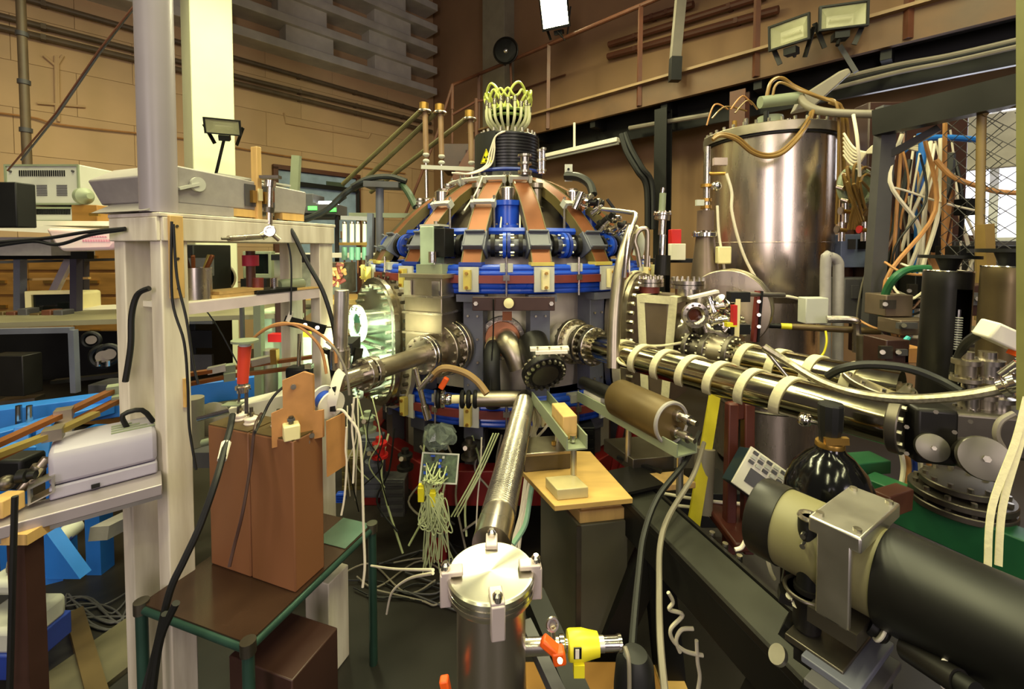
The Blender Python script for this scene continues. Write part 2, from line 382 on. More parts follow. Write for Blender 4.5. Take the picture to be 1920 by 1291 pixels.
# flood lamps
def floodlamp(label, px, py, Y, w, h, aim, lit=0, spos=None, pole=None):
    c = P(px, py, Y) if spos is None else spos
    z = Vector(aim).normalized(); x, y, z = frame(z)
    t = thing('flood_lamp', label, 'lamp', c)
    fw = [(-w/2,-h/2),(w/2,-h/2),(w/2,h/2),(-w/2,h/2)]; iw = [(a*0.9,b*0.86) for a,b in fw]
    M().ringprism(fw, iw, c, x, y, z*0.03).build('bezel', m_black, t)
    bk = [(a*0.6,b*0.55) for a,b in fw]
    v = [c+x*a+y*b for a,b in fw]+[c-z*(0.35*h+0.04)+x*a+y*b for a,b in bk]
    M().add(v, [(0,4,5,1),(1,5,6,2),(2,6,7,3),(3,7,4,0),(4,7,6,5)]).build('housing', m_black, t)
    bi = [(a*0.55,b*0.45) for a,b in fw]
    v = [c+z*0.005+x*a+y*b for a,b in iw]+[c-z*(0.28*h)+x*a+y*b for a,b in bi]
    M().add(v, [(0,1,5,4),(1,2,6,5),(2,3,7,6),(3,0,4,7),(4,5,6,7)]).build('reflector', m_alu, t)
    gm = mat('lamp_glass_lit', (255,250,190), 0.3, emit=lit) if lit else mat('lamp_glass', (190,190,150), 0.15, alpha=0.35)
    M().prism(iw, c+z*0.012, x, y, z*0.004).build('glass', gm, t)
    M().cyl(c-z*0.18*h-x*w*0.22, c-z*0.18*h+x*w*0.22, 0.012, n=8).build('filament_tube', m_white, t)
    M().boxf(c-z*(0.2*h)-y*(h/2+0.04), (w*0.3, 0.06, 0.1), x, y, z).build('junction_box', m_black, t)
    for k in (-1,1): M().bar(c+x*(k*w*0.53)-z*0.05, c+x*(k*w*0.3)-y*(h/2+0.12)-z*0.06, 0.012, 0.04).build('yoke', m_blkmet, t)
    if pole is not None: M().cyl(c-y*(h/2+0.03)-z*0.04, pole, 0.016, n=8).build('mount', m_blkmet, t)
    return t, c, z
c1 = PM(1040,18,1.2)
t, cF, zF = floodlamp('glowing flood lamp on the walkway railing at photo top', 0, 0, 0, 0.42, 0.5, (-0.45,-1,-0.45), lit=60, spos=c1, pole=PM(1060,75,1.0))
sp = bpy.data.lights.new('flood_beam', 'SPOT'); sp.energy = 480; sp.color = (1.0,0.95,0.62); sp.spot_size = math.radians(140); sp.spot_blend = 0.6; sp.shadow_soft_size = 0.15
so = bpy.data.objects.new('flood_beam', sp); COL.objects.link(so); so.location = c1+zF*0.06; so.rotation_euler = zF.to_track_quat('-Z','Y').to_euler()
floodlamp('dark flood lamp tilted sideways on walkway above the tank', 1480, 62, 4.0, 0.33, 0.22, (-0.75,-0.62,-0.1), pole=P(1490,105,4.2))
floodlamp('flood lamp with grey lens facing forward above the tank', 1580, 32, 4.0, 0.38, 0.22, (-0.3,-1,0.0), pole=P(1570,85,4.0))
floodlamp('flood lamp on bracket in front of the white pillar', 418, 237, 4.9, 0.35, 0.17, (0.42,-1,-0.45), pole=P(405,325,5.05))
# ================================================================ spherical tokamak
AXP = Vector((-0.03, 3.4, 0))
def RT(th, r, z):
    a = math.radians(th); return Vector((AXP.x+r*math.sin(a), AXP.y-r*math.cos(a), z))
def rad(th): a = math.radians(th); return Vector((math.sin(a), -math.cos(a), 0))
def tan(th): a = math.radians(th); return Vector((math.cos(a), math.sin(a), 0))
m_vessel = mat('vessel_stained_steel', (240,224,204), 0.48, 0.15, var=0.25, scale=5, streak=(1,1,0.5), bump=0.03)
tok = thing('spherical_tokamak', 'domed fusion machine with copper coil arms and blue rings', 'tokamak', AXP)
M().lathe(AXP, ZUP, [(0.3,0.5),(0.6,0.58),(0.76,0.78),(0.81,1.0),(0.815,1.25),(0.81,1.5),(0.8,1.6),(0.755,1.75)], 64).build('vacuum_vessel', m_vessel, tok)
M().lathe(AXP, ZUP, [(0.76,1.73),(0.74,1.8),(0.6,1.96),(0.42,2.08),(0.24,2.14)], 64).build('upper_dome', mat('dark_dome_steel', (86,76,66), 0.4, 0.7, var=0.3), tok)
COILTH = [11.25+22.5*k for k in range(16)]
prof = [(0.25,2.25),(0.33,2.225),(0.42,2.185),(0.52,2.13),(0.62,2.07),(0.71,2.00),(0.79,1.925),(0.86,1.85),(0.92,1.77),(0.965,1.69),(0.985,1.655)]
cp = [Vector((r,0,z)) for r, z in prof]
for th in COILTH:
    front = math.cos(math.radians(th)) > -0.35
    pts = [RT(th, r, z) for r, z in prof]
    c = M().ribbon(pts, 0.105, 0.055, tan(th)).build('coil_arm', m_copper, tok)
    for s in (-1, 1):
        M().ribbon([p+tan(th)*(s*0.055) for p in pts], 0.006, 0.06, tan(th)).build('edge_strip', m_copedge, c)
    if front and abs(((th+180)%360)-180)<100:
        # bridge clamps with tie rods over the arm
        for i, top in ((((2, 0.12),) if abs(((th+180)%360)-180)<15 or th>300 else ()) + (((5, 0.1),) if abs(th-33.75)<1 or th>320 else ())):
            p = pts[i]; nrm = (pts[i+1]-pts[i-1]).normalized().cross(tan(th)).normalized()
            if nrm.z < 0: nrm = -nrm
            q = M().boxf(p+nrm*0.055, (0.13, 0.03, 0.02), tan(th), (pts[i+1]-pts[i-1]).normalized(), nrm)
            for s in (-1, 1): q.boxf(p+nrm*0.045+tan(th)*(s*0.066), (0.022, 0.045, 0.045), tan(th), (pts[i+1]-pts[i-1]).normalized(), nrm)
            q.build('bridge_clamp', m_ltgrey, c)
            for s in (-1, 1):
                a = p+tan(th)*(s*0.068)+nrm*0.05; M().cyl(a+ZUP*0.04, a-ZUP*0.24, 0.008, n=8).build('tie_rod', m_bolt, c)
        # slate box where the pipe ring crosses the arm
        p = RT(th, 0.915, 1.79); nn = Vector(((pts[9]-pts[7]).normalized()))
        out = nn.cross(tan(th)).normalized(); out = out if out.dot(rad(th)) > 0 else -out
        q = M().boxf(p, (0.115, 0.11, 0.07), tan(th), nn, out)
        for s in (-1, 1): q.boxf(p+nn*(s*0.05)+out*0.03, (0.115, 0.012, 0.05), tan(th), nn, out)
        for s in (-1, 1): q.boxf(p+tan(th)*(s*0.062)-out*0.02, (0.012, 0.13, 0.10), tan(th), nn, out)
        q.build('pipe_saddle', m_greyblue, c, bevel=0.004)
        # fibreglass shoe at the foot of the arm
        M().boxf(RT(th, 0.985, 1.672), (0.13, 0.07, 0.02), tan(th), rad(th), ZUP).build('arm_shoe', m_yellowgl if int(th) % 2 else m_dkblue, c)
    # outer return leg, slate channel
    lg = M(); p0 = RT(th, 0.955, 0.68); p1 = RT(th, 0.955, 1.50)
    lg.bar(p0, p1, 0.115, 0.02, rad(th))
    for s in (-1, 1): lg.bar(p0+tan(th)*(s*0.05)-rad(th)*0.05, p1+tan(th)*(s*0.05)-rad(th)*0.05, 0.015, 0.1, rad(th))
    lo = lg.build('return_leg', m_greyblue, tok, bevel=0.003)
    if front:
        bb = M()
        for z in (0.86, 0.99, 1.12, 1.25, 1.38):
            for s in (-1, 1): p = RT(th, 0.965, z)+tan(th)*(s*0.028); bb.cyl(p, p+rad(th)*0.012, 0.007, n=6)
        bb.build('leg_bolts', m_bolt, lo, kind='stuff')
        M().boxf(RT(th, 0.98, 1.485), (0.16, 0.08, 0.04), tan(th), rad(th), ZUP).build('leg_cap', m_greyblue, lo)
# blue field coil bundles, upper and lower
for zc, nm in ((1.60, 'upper'), (0.86, 'lower')):
    for dz, rr, r in ((0.048, 1.0, 0.019), (0.02, 1.01, 0.017), (-0.048, 1.01, 0.017), (-0.075, 1.0, 0.017), (0.05, 0.955, 0.02), (-0.06, 0.955, 0.02)):
        M().torus(AXP+ZUP*(zc+dz), ZUP, rr, r, 96, 10).build('blue_winding', m_blue, tok)
    bd = M().lathe(AXP+ZUP*zc, ZUP, [(1.03,-0.03),(1.05,-0.03),(1.05,0.012),(1.03,0.012),(1.03,-0.03)], 96).build('maroon_band', m_maroon, tok)
    for th in COILTH:
        if math.cos(math.radians(th)) < -0.3: continue
        pl = M().boxf(RT(th, 1.045, zc-0.01), (0.112, 0.012, 0.135), tan(th), rad(th), ZUP).build('clamp_plate', m_ltgrey, bd)
        q = M().boxf(RT(th, 1.07, zc-0.01), (0.038, 0.03, 0.105), tan(th), rad(th), ZUP)
        q.build('clamp_strap', m_cream if abs(th) < 200 else m_yellowgl, bd)
        b2 = M()
        for dz in (-0.045, 0.03): b2.cyl(RT(th, 1.083, zc+dz-0.005), RT(th, 1.096, zc+dz-0.005), 0.009, n=6)
        b2.build('clamp_bolts', m_brass, bd, kind='stuff')
        th2 = th+11.25
        q = M().boxf(RT(th2, 1.03, zc+0.0), (0.035, 0.05, 0.03), tan(th2), rad(th2), ZUP)
        q.cyl(RT(th2, 1.045, zc-0.1), RT(th2, 1.045, zc+0.11), 0.007, n=6); q.build('ring_clip', m_steel, bd)
        M().boxf(RT(th2, 1.0, zc+0.052), (0.07, 0.055, 0.045), tan(th2), rad(th2), ZUP).build('winding_joint', m_ltgrey, bd)
# slate pipe ring with blue flanges
M().torus(AXP+ZUP*1.775, ZUP, 0.875, 0.038, 96, 12).build('cooling_pipe_ring', m_greyblue, tok)
for k in range(16):
    th = 22.5*k
    if math.cos(math.radians(th)) < -0.35: continue
    for s in (-1, 1):
        a = RT(th, 0.875, 1.775); fl = M().cyl(a+tan(th)*(s*0.003), a+tan(th)*(s*0.022), 0.075, n=28).build('pipe_flange', m_dkblue if s > 0 else m_blue, tok)
        M().bolts(a+tan(th)*(s*0.022), tan(th)*s, 0.058, 8, 0.008, 0.02).build('flange_bolts', m_bolt, fl, kind='stuff')
    a = RT(th+4.6, 0.875, 1.775)
    for s in (-1, 1):
        a = RT(th+s*5.2, 0.875, 1.775); M().cyl(a-tan(th)*0.012, a+tan(th)*0.012, 0.066, n=24).build('pipe_collar', m_blkmet, tok)
# inner blue ring, bolted
M().lathe(AXP+ZUP*1.86, ZUP, [(0.76,-0.02),(0.83,-0.02),(0.84,0),(0.83,0.02),(0.76,0.02),(0.76,-0.02)], 72).build('inner_blue_ring', m_blue, tok)
for k in range(8):
    th = 45*k
    if math.cos(math.radians(th)) < -0.3: continue
    b = RT(th, 0.62, 1.87)
    cy = M().lathe(b, ZUP, [(0.115,0),(0.115,0.03),(0.082,0.035),(0.082,0.15),(0.095,0.155),(0.095,0.185),(0.001,0.19)], 28).build('blue_pedestal', m_blue, tok)
    M().lathe(b+ZUP*0.175, ZUP, [(0.05,0),(0.05,0.09),(0.035,0.1),(0.001,0.1)], 20).build('steel_stub', m_steel, cy)
    M().bolts(b+ZUP*0.025, ZUP, 0.09, 8, 0.008, 0.018).build('pedestal_bolts', m_bolt, cy, kind='stuff')
    b = RT(th+22.5, 0.5, 1.98)
    cy = M().lathe(b, ZUP, [(0.05,0),(0.05,0.05),(0.035,0.06),(0.035,0.17),(0.045,0.18),(0.045,0.21),(0.001,0.21)], 18).build('feed_stub', m_steel2, tok)
# black central stack
m_coilblk = mat('black_epoxy_coil', (26,25,30), 0.32, var=0.15, scale=14)
M().lathe(AXP, ZUP, [(0.36,2.06),(0.31,2.16),(0.27,2.25),(0.26,2.31)], 48).build('coil_skirt', m_coilblk, tok)
pf = [(0.001,2.315),(0.25,2.315)]
for k in range(12):
    z = 2.335+k*0.022; pf += [(0.232,z),(0.238,z+0.004),(0.238,z+0.016),(0.232,z+0.02)]
pf += [(0.22,2.605),(0.001,2.607)]
st = M().lathe(AXP, ZUP, pf, 64).build('solenoid_stack', m_coilblk, tok)
M().torus(AXP+ZUP*2.325, ZUP, 0.252, 0.014, 64, 8).build('blue_band', m_dkblue, st)
M().bolts(AXP+ZUP*2.605, ZUP, 0.205, 24, 0.011, 0.03).build('rim_studs', m_bolt, st, kind='stuff')
jk = M().lathe(AXP+Vector((-0.055,0.03,0)), ZUP, [(0.225,2.310),(0.225,2.610)], 32, math.radians(150), math.radians(290))
jk = M(); nseg = 20
for k in range(nseg):
    a0, a1 = [math.radians(-115+95*q/nseg) for q in (k, k+1)]
    for_r = 0.256
    p0 = Vector((AXP.x+for_r*math.sin(a0), AXP.y-for_r*math.cos(a0), 0)); p1 = Vector((AXP.x+for_r*math.sin(a1), AXP.y-for_r*math.cos(a1), 0))
    jk.add([p0+ZUP*2.340, p1+ZUP*2.340, p1+ZUP*2.600, p0+ZUP*2.600], [(0,1,2,3)])
jk.build('black_jacket', m_rubber, st)
# radiation warning sign
sg = thing('radiation_sign', 'yellow triangular radiation warning sign on the black coil', 'sign', RT(-36,0.26,2.380))
o = RT(-36, 0.262, 2.420); u = tan(-36); w = ZUP
tri = [(-0.052,-0.045),(0.052,-0.045),(0,0.055)]
M().prism(tri, o, u, w, rad(-36)*0.004).build('plate', mat('sign_yellow', (236,222,30), 0.45, var=0.04), sg)
tf = M(); c0 = (0, -0.012)
for k in range(3):
    a = math.radians(90+60+120*k); pl = [(c0[0]+r*math.cos(a+d), c0[1]+r*math.sin(a+d)) for r, d in ((0.007,-0.45),(0.022,-0.5),(0.0235,0),(0.022,0.5),(0.007,0.45))]
    tf.prism(pl, o+rad(-36)*0.0045, u, w, rad(-36)*0.001)
tf.prism([(c0[0]+0.0045*math.cos(q*0.7854), c0[1]+0.0045*math.sin(q*0.7854)) for q in range(8)], o+rad(-36)*0.0045, u, w, rad(-36)*0.001)
tf.build('trefoil', m_black, sg)
bord = [(-0.047,-0.0415),(0.047,-0.0415),(0,0.049)]; inn = [(a*0.9, b*0.9-0.001) for a, b in bord]
M().ringprism(bord, inn, o+rad(-36)*0.0042, u, w, rad(-36)*0.0008).build('border', m_black, sg)
# crown of cooling tubes
cr = thing('cooling_tube_crown', 'crown of looping yellow-green cooling tubes above black coil', 'tube bundle', AXP+ZUP*2.610)
for k in range(20):
    a = 2*math.pi*k/20; d = Vector((math.sin(a), -math.cos(a), 0)); b = AXP
    tp = 2.830+0.02*math.sin(k*2.1)
    pts = [b+d*0.05+ZUP*2.610, b+d*0.09+ZUP*2.650, b+d*0.15+ZUP*2.710, b+d*0.165+ZUP*2.770, b+d*0.165+ZUP*tp]
    q = M().tube(pts, 0.011, 8, 5).build('riser_tube', mat('pale_tube', (206,206,160), 0.35), cr)
    M().cyl(b+d*0.165+ZUP*(tp-0.012), b+d*0.165+ZUP*(tp+0.025), 0.016, n=10).build('fitting', m_steel, q)
    if True:
        a2 = a+2*math.pi*(3 if k % 4 == 0 else 2)/20; d2 = Vector((math.sin(a2), -math.cos(a2), 0)); h = 2.970 if k % 4 == 0 else 2.920
        md = (d+d2).normalized()
        M().tube([b+d*0.165+ZUP*(tp+0.02), b+(d*0.6+md*0.4)*0.18+ZUP*(h-0.04), b+md*0.175+ZUP*h, b+(d2*0.6+md*0.4)*0.18+ZUP*(h-0.04), b+d2*0.165+ZUP*(tp+0.02)], 0.0095, 8, 5).build('loop_tube', m_greenhose, cr)
for z, R in ((2.750,0.155),(2.790,0.15)):
    M().torus(AXP+ZUP*z, ZUP, R-0.02, 0.012, 32, 8).build('manifold_ring', mat('green_manifold', (96,120,48), 0.45), cr)
M().cyl(AXP+ZUP*2.605, AXP+ZUP*2.690, 0.05, 0.03, n=16).build('hub', m_brass, cr)
# white tape bundle running down from the coil rim
for k, off in enumerate((0, 0.016, 0.032)):
    cable(['outermost','middle','innermost'][k]+' pale flat lead of three tied down the black coil', [RT(-8+2*k,0.25,2.590), RT(-20,0.262,2.550), RT(-28,0.27,2.450)+Vector((off,0,0)), RT(-33,0.29,2.350)+Vector((off,0,0)), RT(-40,0.42,2.280)+Vector((off,0,0)), RT(-48,0.52,2.28)+Vector((off,0,0))], 0.006, m_whitecable, 'lead', 'cable', 'pale leads down the coil')
# red base frame and dark pedestal
bs = thing('octagonal_support', 'red octagonal steel base frame beneath the machine', 'base frame', AXP)
m_red2 = mat('red_frame_paint', (112,16,15), 0.45, var=0.2)
for k in range(8):
    a, b = RT(45*k-22.5, 1.02, 0.42), RT(45*k+22.5, 1.02, 0.42)
    M().bar(a, b, 0.1, 0.2).build('beam', m_red2, bs, bevel=0.006)
    M().bar(Vector((a.x,a.y,0)), a, 0.11, 0.11).build('leg', m_red2, bs, bevel=0.005)
M().lathe(AXP, ZUP, [(0.5,0.0),(0.5,0.3),(0.62,0.52),(0.62,0.6)], 40).build('pedestal', m_blkmet, bs)
for k in range(16):
    p = RT(22.5*k+11.25, 0.9, 0); M().bar(p+ZUP*0.5, p+ZUP*0.72, 0.12, 0.08, rad(22.5*k+11.25)).build('leg_shoe', m_dkgrey, bs)
# ================================================================ ports and ducts on the machine
def stad(w, h, n=10):       # racetrack outline, half width w, half height h
    o = []
    for i in range(n+1):
        a = math.pi*i/n; o.append((w*math.cos(a), h-w+w*math.sin(a)))
    for i in range(n+1):
        a = math.pi+math.pi*i/n; o.append((w*math.cos(a), -(h-w)+w*math.sin(a)))
    return o
def stadbolts(w, h, per):
    o = stad(w, h, 12); o.append(o[0]); pts = []; L = [0]
    for i in range(len(o)-1): L.append(L[-1]+math.dist(o[i], o[i+1]))
    for k in range(per):
        d = L[-1]*k/per
        for i in range(len(o)-1):
            if L[i] <= d < L[i+1]:
                q = (d-L[i])/(L[i+1]-L[i]); pts.append((o[i][0]+(o[i+1][0]-o[i][0])*q, o[i][1]+(o[i+1][1]-o[i][1])*q)); break
    return pts
def flange(par, c, ax, R, t, nb, m=None, rb=None, hole=0.0, name='flange', bolts_both=False):
    ax = Vector(ax).normalized(); c = Vector(c)
    pf = [(hole,0),(R-0.003,0),(R,0.003),(R,t-0.003),(R-0.003,t),(hole,t),(hole,0)] if hole else [(0.001,0),(R-0.003,0),(R,0.003),(R,t-0.003),(R-0.003,t),(0.001,t)]
    f = M().lathe(c, ax, pf, 36).build(name, m or m_steel, par)
    if nb:
        rb = rb or R*0.06; q = M().bolts(c+ax*t, ax, R*0.86, nb, rb, rb*1.4)
        if bolts_both: q.bolts(c, -ax, R*0.86, nb, rb, rb*1.6)
        q.build('bolts', m_bolt, f, kind='stuff')
    return f
# ---- left racetrack port
TH = -46; pc = RT(TH, 1.10, 1.20); n = rad(TH); u = tan(TH)
t = thing('racetrack_port', 'tall oval steel port flange glowing green beside the wooden rack', 'port', RT(TH, 0.85, 0.8))
m_portst = mat('port_steel_bright', (196,200,186), 0.22, 1.0, var=0.1)
M().prism(stad(0.19,0.34), RT(TH,0.74,1.20), u, ZUP, n*0.36).build('port_neck', m_steel2, t)
M().ringprism(stad(0.29,0.42), stad(0.185,0.33), RT(TH,1.0,1.20), u, ZUP, n*0.03).build('rear_flange', mat('beige_flange', (190,180,156), 0.5, 0.3), t)
M().ringprism(stad(0.25,0.385), stad(0.18,0.32), RT(TH,1.08,1.20), u, ZUP, n*0.03).build('front_flange', m_steel, t)
fp = M().prism(stad(0.225,0.36), RT(TH,1.105,1.20), u, ZUP, n*0.012).build('cover_plate', m_portst, t)
b = M()
for a, c in stadbolts(0.225, 0.362, 40): p = RT(TH,1.01,1.20)+u*a*1.14+ZUP*c*1.08; b.cyl(p-n*0.02, p+n*0.05, 0.011, n=6)
b.build('rear_bolts', m_dksteel, t, kind='stuff')
b = M()
for a, c in stadbolts(0.20, 0.335, 34): p = pc+u*a+ZUP*c; b.cyl(p, p+n*0.04, 0.011, n=6)
b.build('cover_bolts', m_bolt, fp, kind='stuff')
for (du, dz, R) in ((0.0, 0.12, 0.11), (0.04, -0.11, 0.11), (0.0, -0.28, 0.05)):
    c = RT(TH,1.115,1.20)+u*du+ZUP*dz
    pn = M().pipe(c, c+n*0.09, R*0.7, R*0.6).build('window_neck', m_portst, t)
    M().lathe(c+n*0.09, n, [(R*0.55,0),(R,0),(R,0.018),(R*0.55,0.018),(R*0.55,0)], 28).build('window_ring', mat('window_ring_pale',(200,204,190),0.4,0.5), pn)
    M().cyl(c+n*0.095, c+n*0.1, R*0.56, n=24).build('window_glass', mat('port_glass', (30,46,34), 0.06), pn)
    M().bolts(c+n*0.108, n, R*0.8, 10, 0.008, 0.012).build('window_bolts', m_bolt, pn, kind='stuff')
M().cyl(pc+u*(-0.2)+n*0.06+ZUP*0.0, pc+u*0.2+n*0.06, 0.012).build('cross_bar', m_steel, t)
# assumed, unseen lamp that lights this port, on an arm from the wooden rack
ll, lc, lz = floodlamp('small assumed work lamp behind the rack aimed at the oval port', 650, 650, 2.08, 0.12, 0.09, (-0.2,1,-0.06), lit=4)
wl_ = bpy.data.lights.new('assumed_lamp_beam', 'SPOT'); wl_.energy = 170; wl_.color = (0.72,1.0,0.70); wl_.spot_size = math.radians(84); wl_.spot_blend = 0.7; wl_.shadow_soft_size = 0.05
wo = bpy.data.objects.new('assumed_lamp_beam', wl_); COL.objects.link(wo); wo.location = lc+lz*0.03; wo.rotation_euler = lz.to_track_quat('-Z','Y').to_euler()
M().bar(lc-Vector((0,0.04,0.05)), P(606,655,2.12), 0.02, 0.02).build('arm', m_black, ll)  # added arm fixing the assumed lamp to the right rack post
# ---- ribbed rectangular duct left of centre
TH = -23.5; n = rad(TH); u = tan(TH)
t = thing('rectangular_duct', 'ribbed rectangular stainless duct left of the centre port', 'duct', RT(TH,1.05,1.15))
M().boxf(RT(TH,1.03,1.36), (0.24, 0.2, 0.48), u, n, ZUP).build('duct_body', m_steel2, t, bevel=0.004)
for z in (1.41, 1.50, 1.30): M().boxf(RT(TH,1.035,z), (0.26, 0.215, 0.012), u, n, ZUP).build('rib', m_steel, t)
M().boxf(RT(TH,1.03,1.61), (0.28, 0.24, 0.02), u, n, ZUP).build('top_plate', m_steel2, t)
for s in (-1, 1):
    q = M().boxf(RT(TH,1.14,1.545)+u*(s*0.09), (0.045, 0.012, 0.08), u, n, ZUP); q.build('clip', m_chrome, t)
# motor box standing on the duct
t = thing('actuator_box', 'pale green upright box with black motor on the rectangular duct', 'actuator', RT(TH,1.0,1.62))
M().boxf(RT(TH,1.0,1.645), (0.17,0.14,0.05), u, n, ZUP).build('foot', m_grass, t)
M().boxf(RT(TH,1.0,1.77)-u*0.025, (0.09,0.11,0.22), u, n, ZUP).build('housing', mat('pale_green_paint', (168,186,158), 0.5), t, bevel=0.004)
M().boxf(RT(TH,1.0,1.79)+u*0.055, (0.07,0.1,0.16), u, n, ZUP).build('motor', m_black, t, bevel=0.004)
M().cyl(RT(TH,1.08,1.68)+u*0.03, RT(TH,1.08,1.74)+u*0.03, 0.022, n=16).build('knurled_knob', m_chrome, t)
M().cyl(RT(TH,1.0,1.88), RT(TH,1.0,1.91), 0.012, n=8).build('top_screw', m_bolt, t)
M().boxf(RT(TH,1.0,1.886)-u*0.01, (0.13,0.1,0.012), u, n, ZUP).build('top_plate', m_ltgrey, t)
# ---- left diagonal beam tube
a = P(872, 640, 2.62); e = P(655, 712, 1.84); a.z = e.z = 1.205; d = (e-a).normalized(); L = (e-a).length
t = thing('diagonal_port_tube', 'stainless port tube with bolted flanges reaching left from machine', 'port tube', a)
def seg(r0, r1, R, R2=None, nm='tube', m=None): return M().cyl(a+d*r0, a+d*r1, R, R2, n=28).build(nm, m or m_steel2, t)
seg(0, 0.16, 0.105, 0.11, 'neck'); flange(t, a+d*0.14, d, 0.155, 0.03, 18, m_steel2, bolts_both=True, rb=0.011); flange(t, a+d*0.175, d, 0.155, 0.03, 18, m_steel, rb=0.011)
seg(0.2, 0.27, 0.12, 0.12, 'body'); flange(t, a+d*0.26, d, 0.145, 0.028, 16, m_steel2, bolts_both=True, rb=0.009)
seg(0.28, 0.40, 0.085, 0.07, 'reducer'); flange(t, a+d*0.36, d, 0.1, 0.025, 12, m_steel, bolts_both=True, rb=0.008); flange(t, a+d*0.39, d, 0.1, 0.022, 12, m_steel, rb=0.008)
seg(0.4, L-0.08, 0.045, None, 'beam_tube', m_steel2)
flange(t, a+d*(L-0.14), d, 0.072, 0.03, 10, m_steel, bolts_both=True, rb=0.007); flange(t, a+d*(L-0.1), d, 0.072, 0.03, 10, m_steel, rb=0.007)
vc = a+d*(L-0.02)
seg(L-0.12, L+0.06, 0.04, None, 'end_valve', m_steel)
# its hanging T-bolt
tb = thing('t_handle_valve', 'slender steel valve lever hanging under the diagonal tube', 'valve', P(790,700,2.2))
M().cyl(P(778,690,2.2), P(800,778,2.2), 0.014, n=12).build('stem', m_steel, tb)
M().cyl(P(796,760,2.2), P(803,785,2.2), 0.02, n=12).build('grip', m_chrome, tb)
M().cyl(P(812,700,2.2), P(785,730,2.2), 0.016, n=12).build('yoke', m_steel, tb)
cable('brown braided hose arching under the diagonal tube', [P(805,712,2.22),P(830,690,2.2),P(868,697,2.2),P(895,715,2.18),P(913,738,2.15)], 0.018, mat('brown_hose', (132,104,62), 0.6), 'hose', 'hose')
# upright grey cylinder at its end
t = thing('cylinder_gauge', 'upright brushed grey cylinder standing on the diagonal tube end', 'gauge', P(640,690,1.86))
M().cyl(P(638,672,1.86), P(641,543,1.86), pxs(13,1.86), n=28).build('body', m_alu, t, bevel=0.003)
M().cyl(P(638,690,1.86), P(638,655,1.86), pxs(18,1.86), n=20).build('collar', m_steel, t)
M().bolts(P(638,658,1.86), ZUP, pxs(15,1.86), 8, 0.006, 0.02).build('collar_bolts', m_bolt, t, kind='stuff')
M().cyl(P(638,710,1.86), P(638,688,1.86), pxs(10,1.86), n=16).build('stem', m_maroon, t)
t = thing('white_reel', 'white spool with blue core on the end of diagonal tube', 'spool', P(625,745,1.66))
cc = P(612,752,1.62); ax = Vector((0.75,-0.55,-0.15)).normalized()
M().lathe(cc-ax*0.03, ax, [(0.016,0),(0.052,0),(0.052,0.008),(0.016,0.008)], 28).build('rim', m_white, t)
M().lathe(cc+ax*0.03, ax, [(0.016,0),(0.052,0),(0.052,0.008),(0.016,0.008)], 28).build('rim', m_white, t)
M().cyl(cc-ax*0.03, cc+ax*0.03, 0.034, n=24).build('core', m_blue, t)
M().ribbon(catmull([cc+ax*0.03+ZUP*-0.03, cc+ax*0.05+ZUP*0.05, cc+Vector((0.03,0.06,0.09)), e+d*0.02],5), 0.035, 0.012, Vector((0.5,0.2,-0.6))).build('strap', m_white, t)
M().bar(cc+ax*0.045-ZUP*0.02, cc+ax*0.045+ZUP*0.07, 0.02, 0.012).build('black_tab', m_black, t)
# ---- centre port with elbows
c0 = RT(-1.5, 0.82, 1.245); n = rad(-1.5)
t = thing('centre_port', 'round bolted port at the machine centre with steel elbow', 'port', c0)
M().cyl(c0-n*0.1, c0+n*0.06, 0.12, n=32).build('neck', m_vessel, t)
flange(t, c0+n*0.05, n, 0.128, 0.03, 20, m_steel, rb=0.008); 
flange(t, c0+n*0.08, n, 0.1, 0.02, 0, mat('copper_gasket', (190,130,96), 0.35, 0.8), name='gasket_ring')
M().tube([c0+n*0.08+Vector((0.02,0,0)), c0+n*0.17+Vector((0.03,0,-0.005)), c0+n*0.21+Vector((0.07,0,-0.06)), c0+n*0.22+Vector((0.10,0,-0.13))], 0.062, 20, 6).build('elbow', m_steel2, t)
t = thing('black_hose_elbow', 'thick black hose bending down from the centre port', 'hose', c0-ZUP*0.35)
M().tube([c0+n*0.1+Vector((-0.045,0,-0.03)), c0+n*0.2+Vector((-0.05,0,-0.05)), c0+n*0.25+Vector((-0.05,0,-0.14)), c0+n*0.22+Vector((-0.045,0,-0.34))], 0.044, 18, 6).build('hose', m_rubber, t)
M().cyl(c0+n*0.07+Vector((-0.045,0,-0.03)), c0+n*0.15+Vector((-0.047,0,-0.04)), 0.05, n=20).build('sleeve', mat('tan_sleeve', (170,150,110), 0.6), t)
# bakelite cross bar with porcelain knob
t = thing('bakelite_bar', 'dark bakelite cross bar with white porcelain knob above centre port', 'bar', RT(0,1.08,1.43))
M().bar(P(886,569,2.30), P(1040,569,2.30), 0.02, pxs(26,2.3)).build('bar', m_choc, t, bevel=0.003)
M().lathe(P(954,567,2.29), (0,-1,0), [(0.001,-0.02),(0.024,-0.02),(0.02,0.01),(0.026,0.02),(0.026,0.035),(0.001,0.04)], 20).build('porcelain_knob', m_cream, t)
M().bar(P(951,584,2.32), P(951,600,2.32), pxs(18,2.3), 0.02).build('copper_tab', m_copper, t)
for px in (892, 1034): M().cyl(P(px,569,2.29), P(px,569,2.275), 0.012, n=6).build('bolt', m_bolt, t)
cable('thin black wire dropping from the dark bakelite bar', [P(925,560,2.26),P(925,620,2.3),P(921,690,2.3),P(918,760,2.25)], 0.004, m_black, 'wire', 'wire')
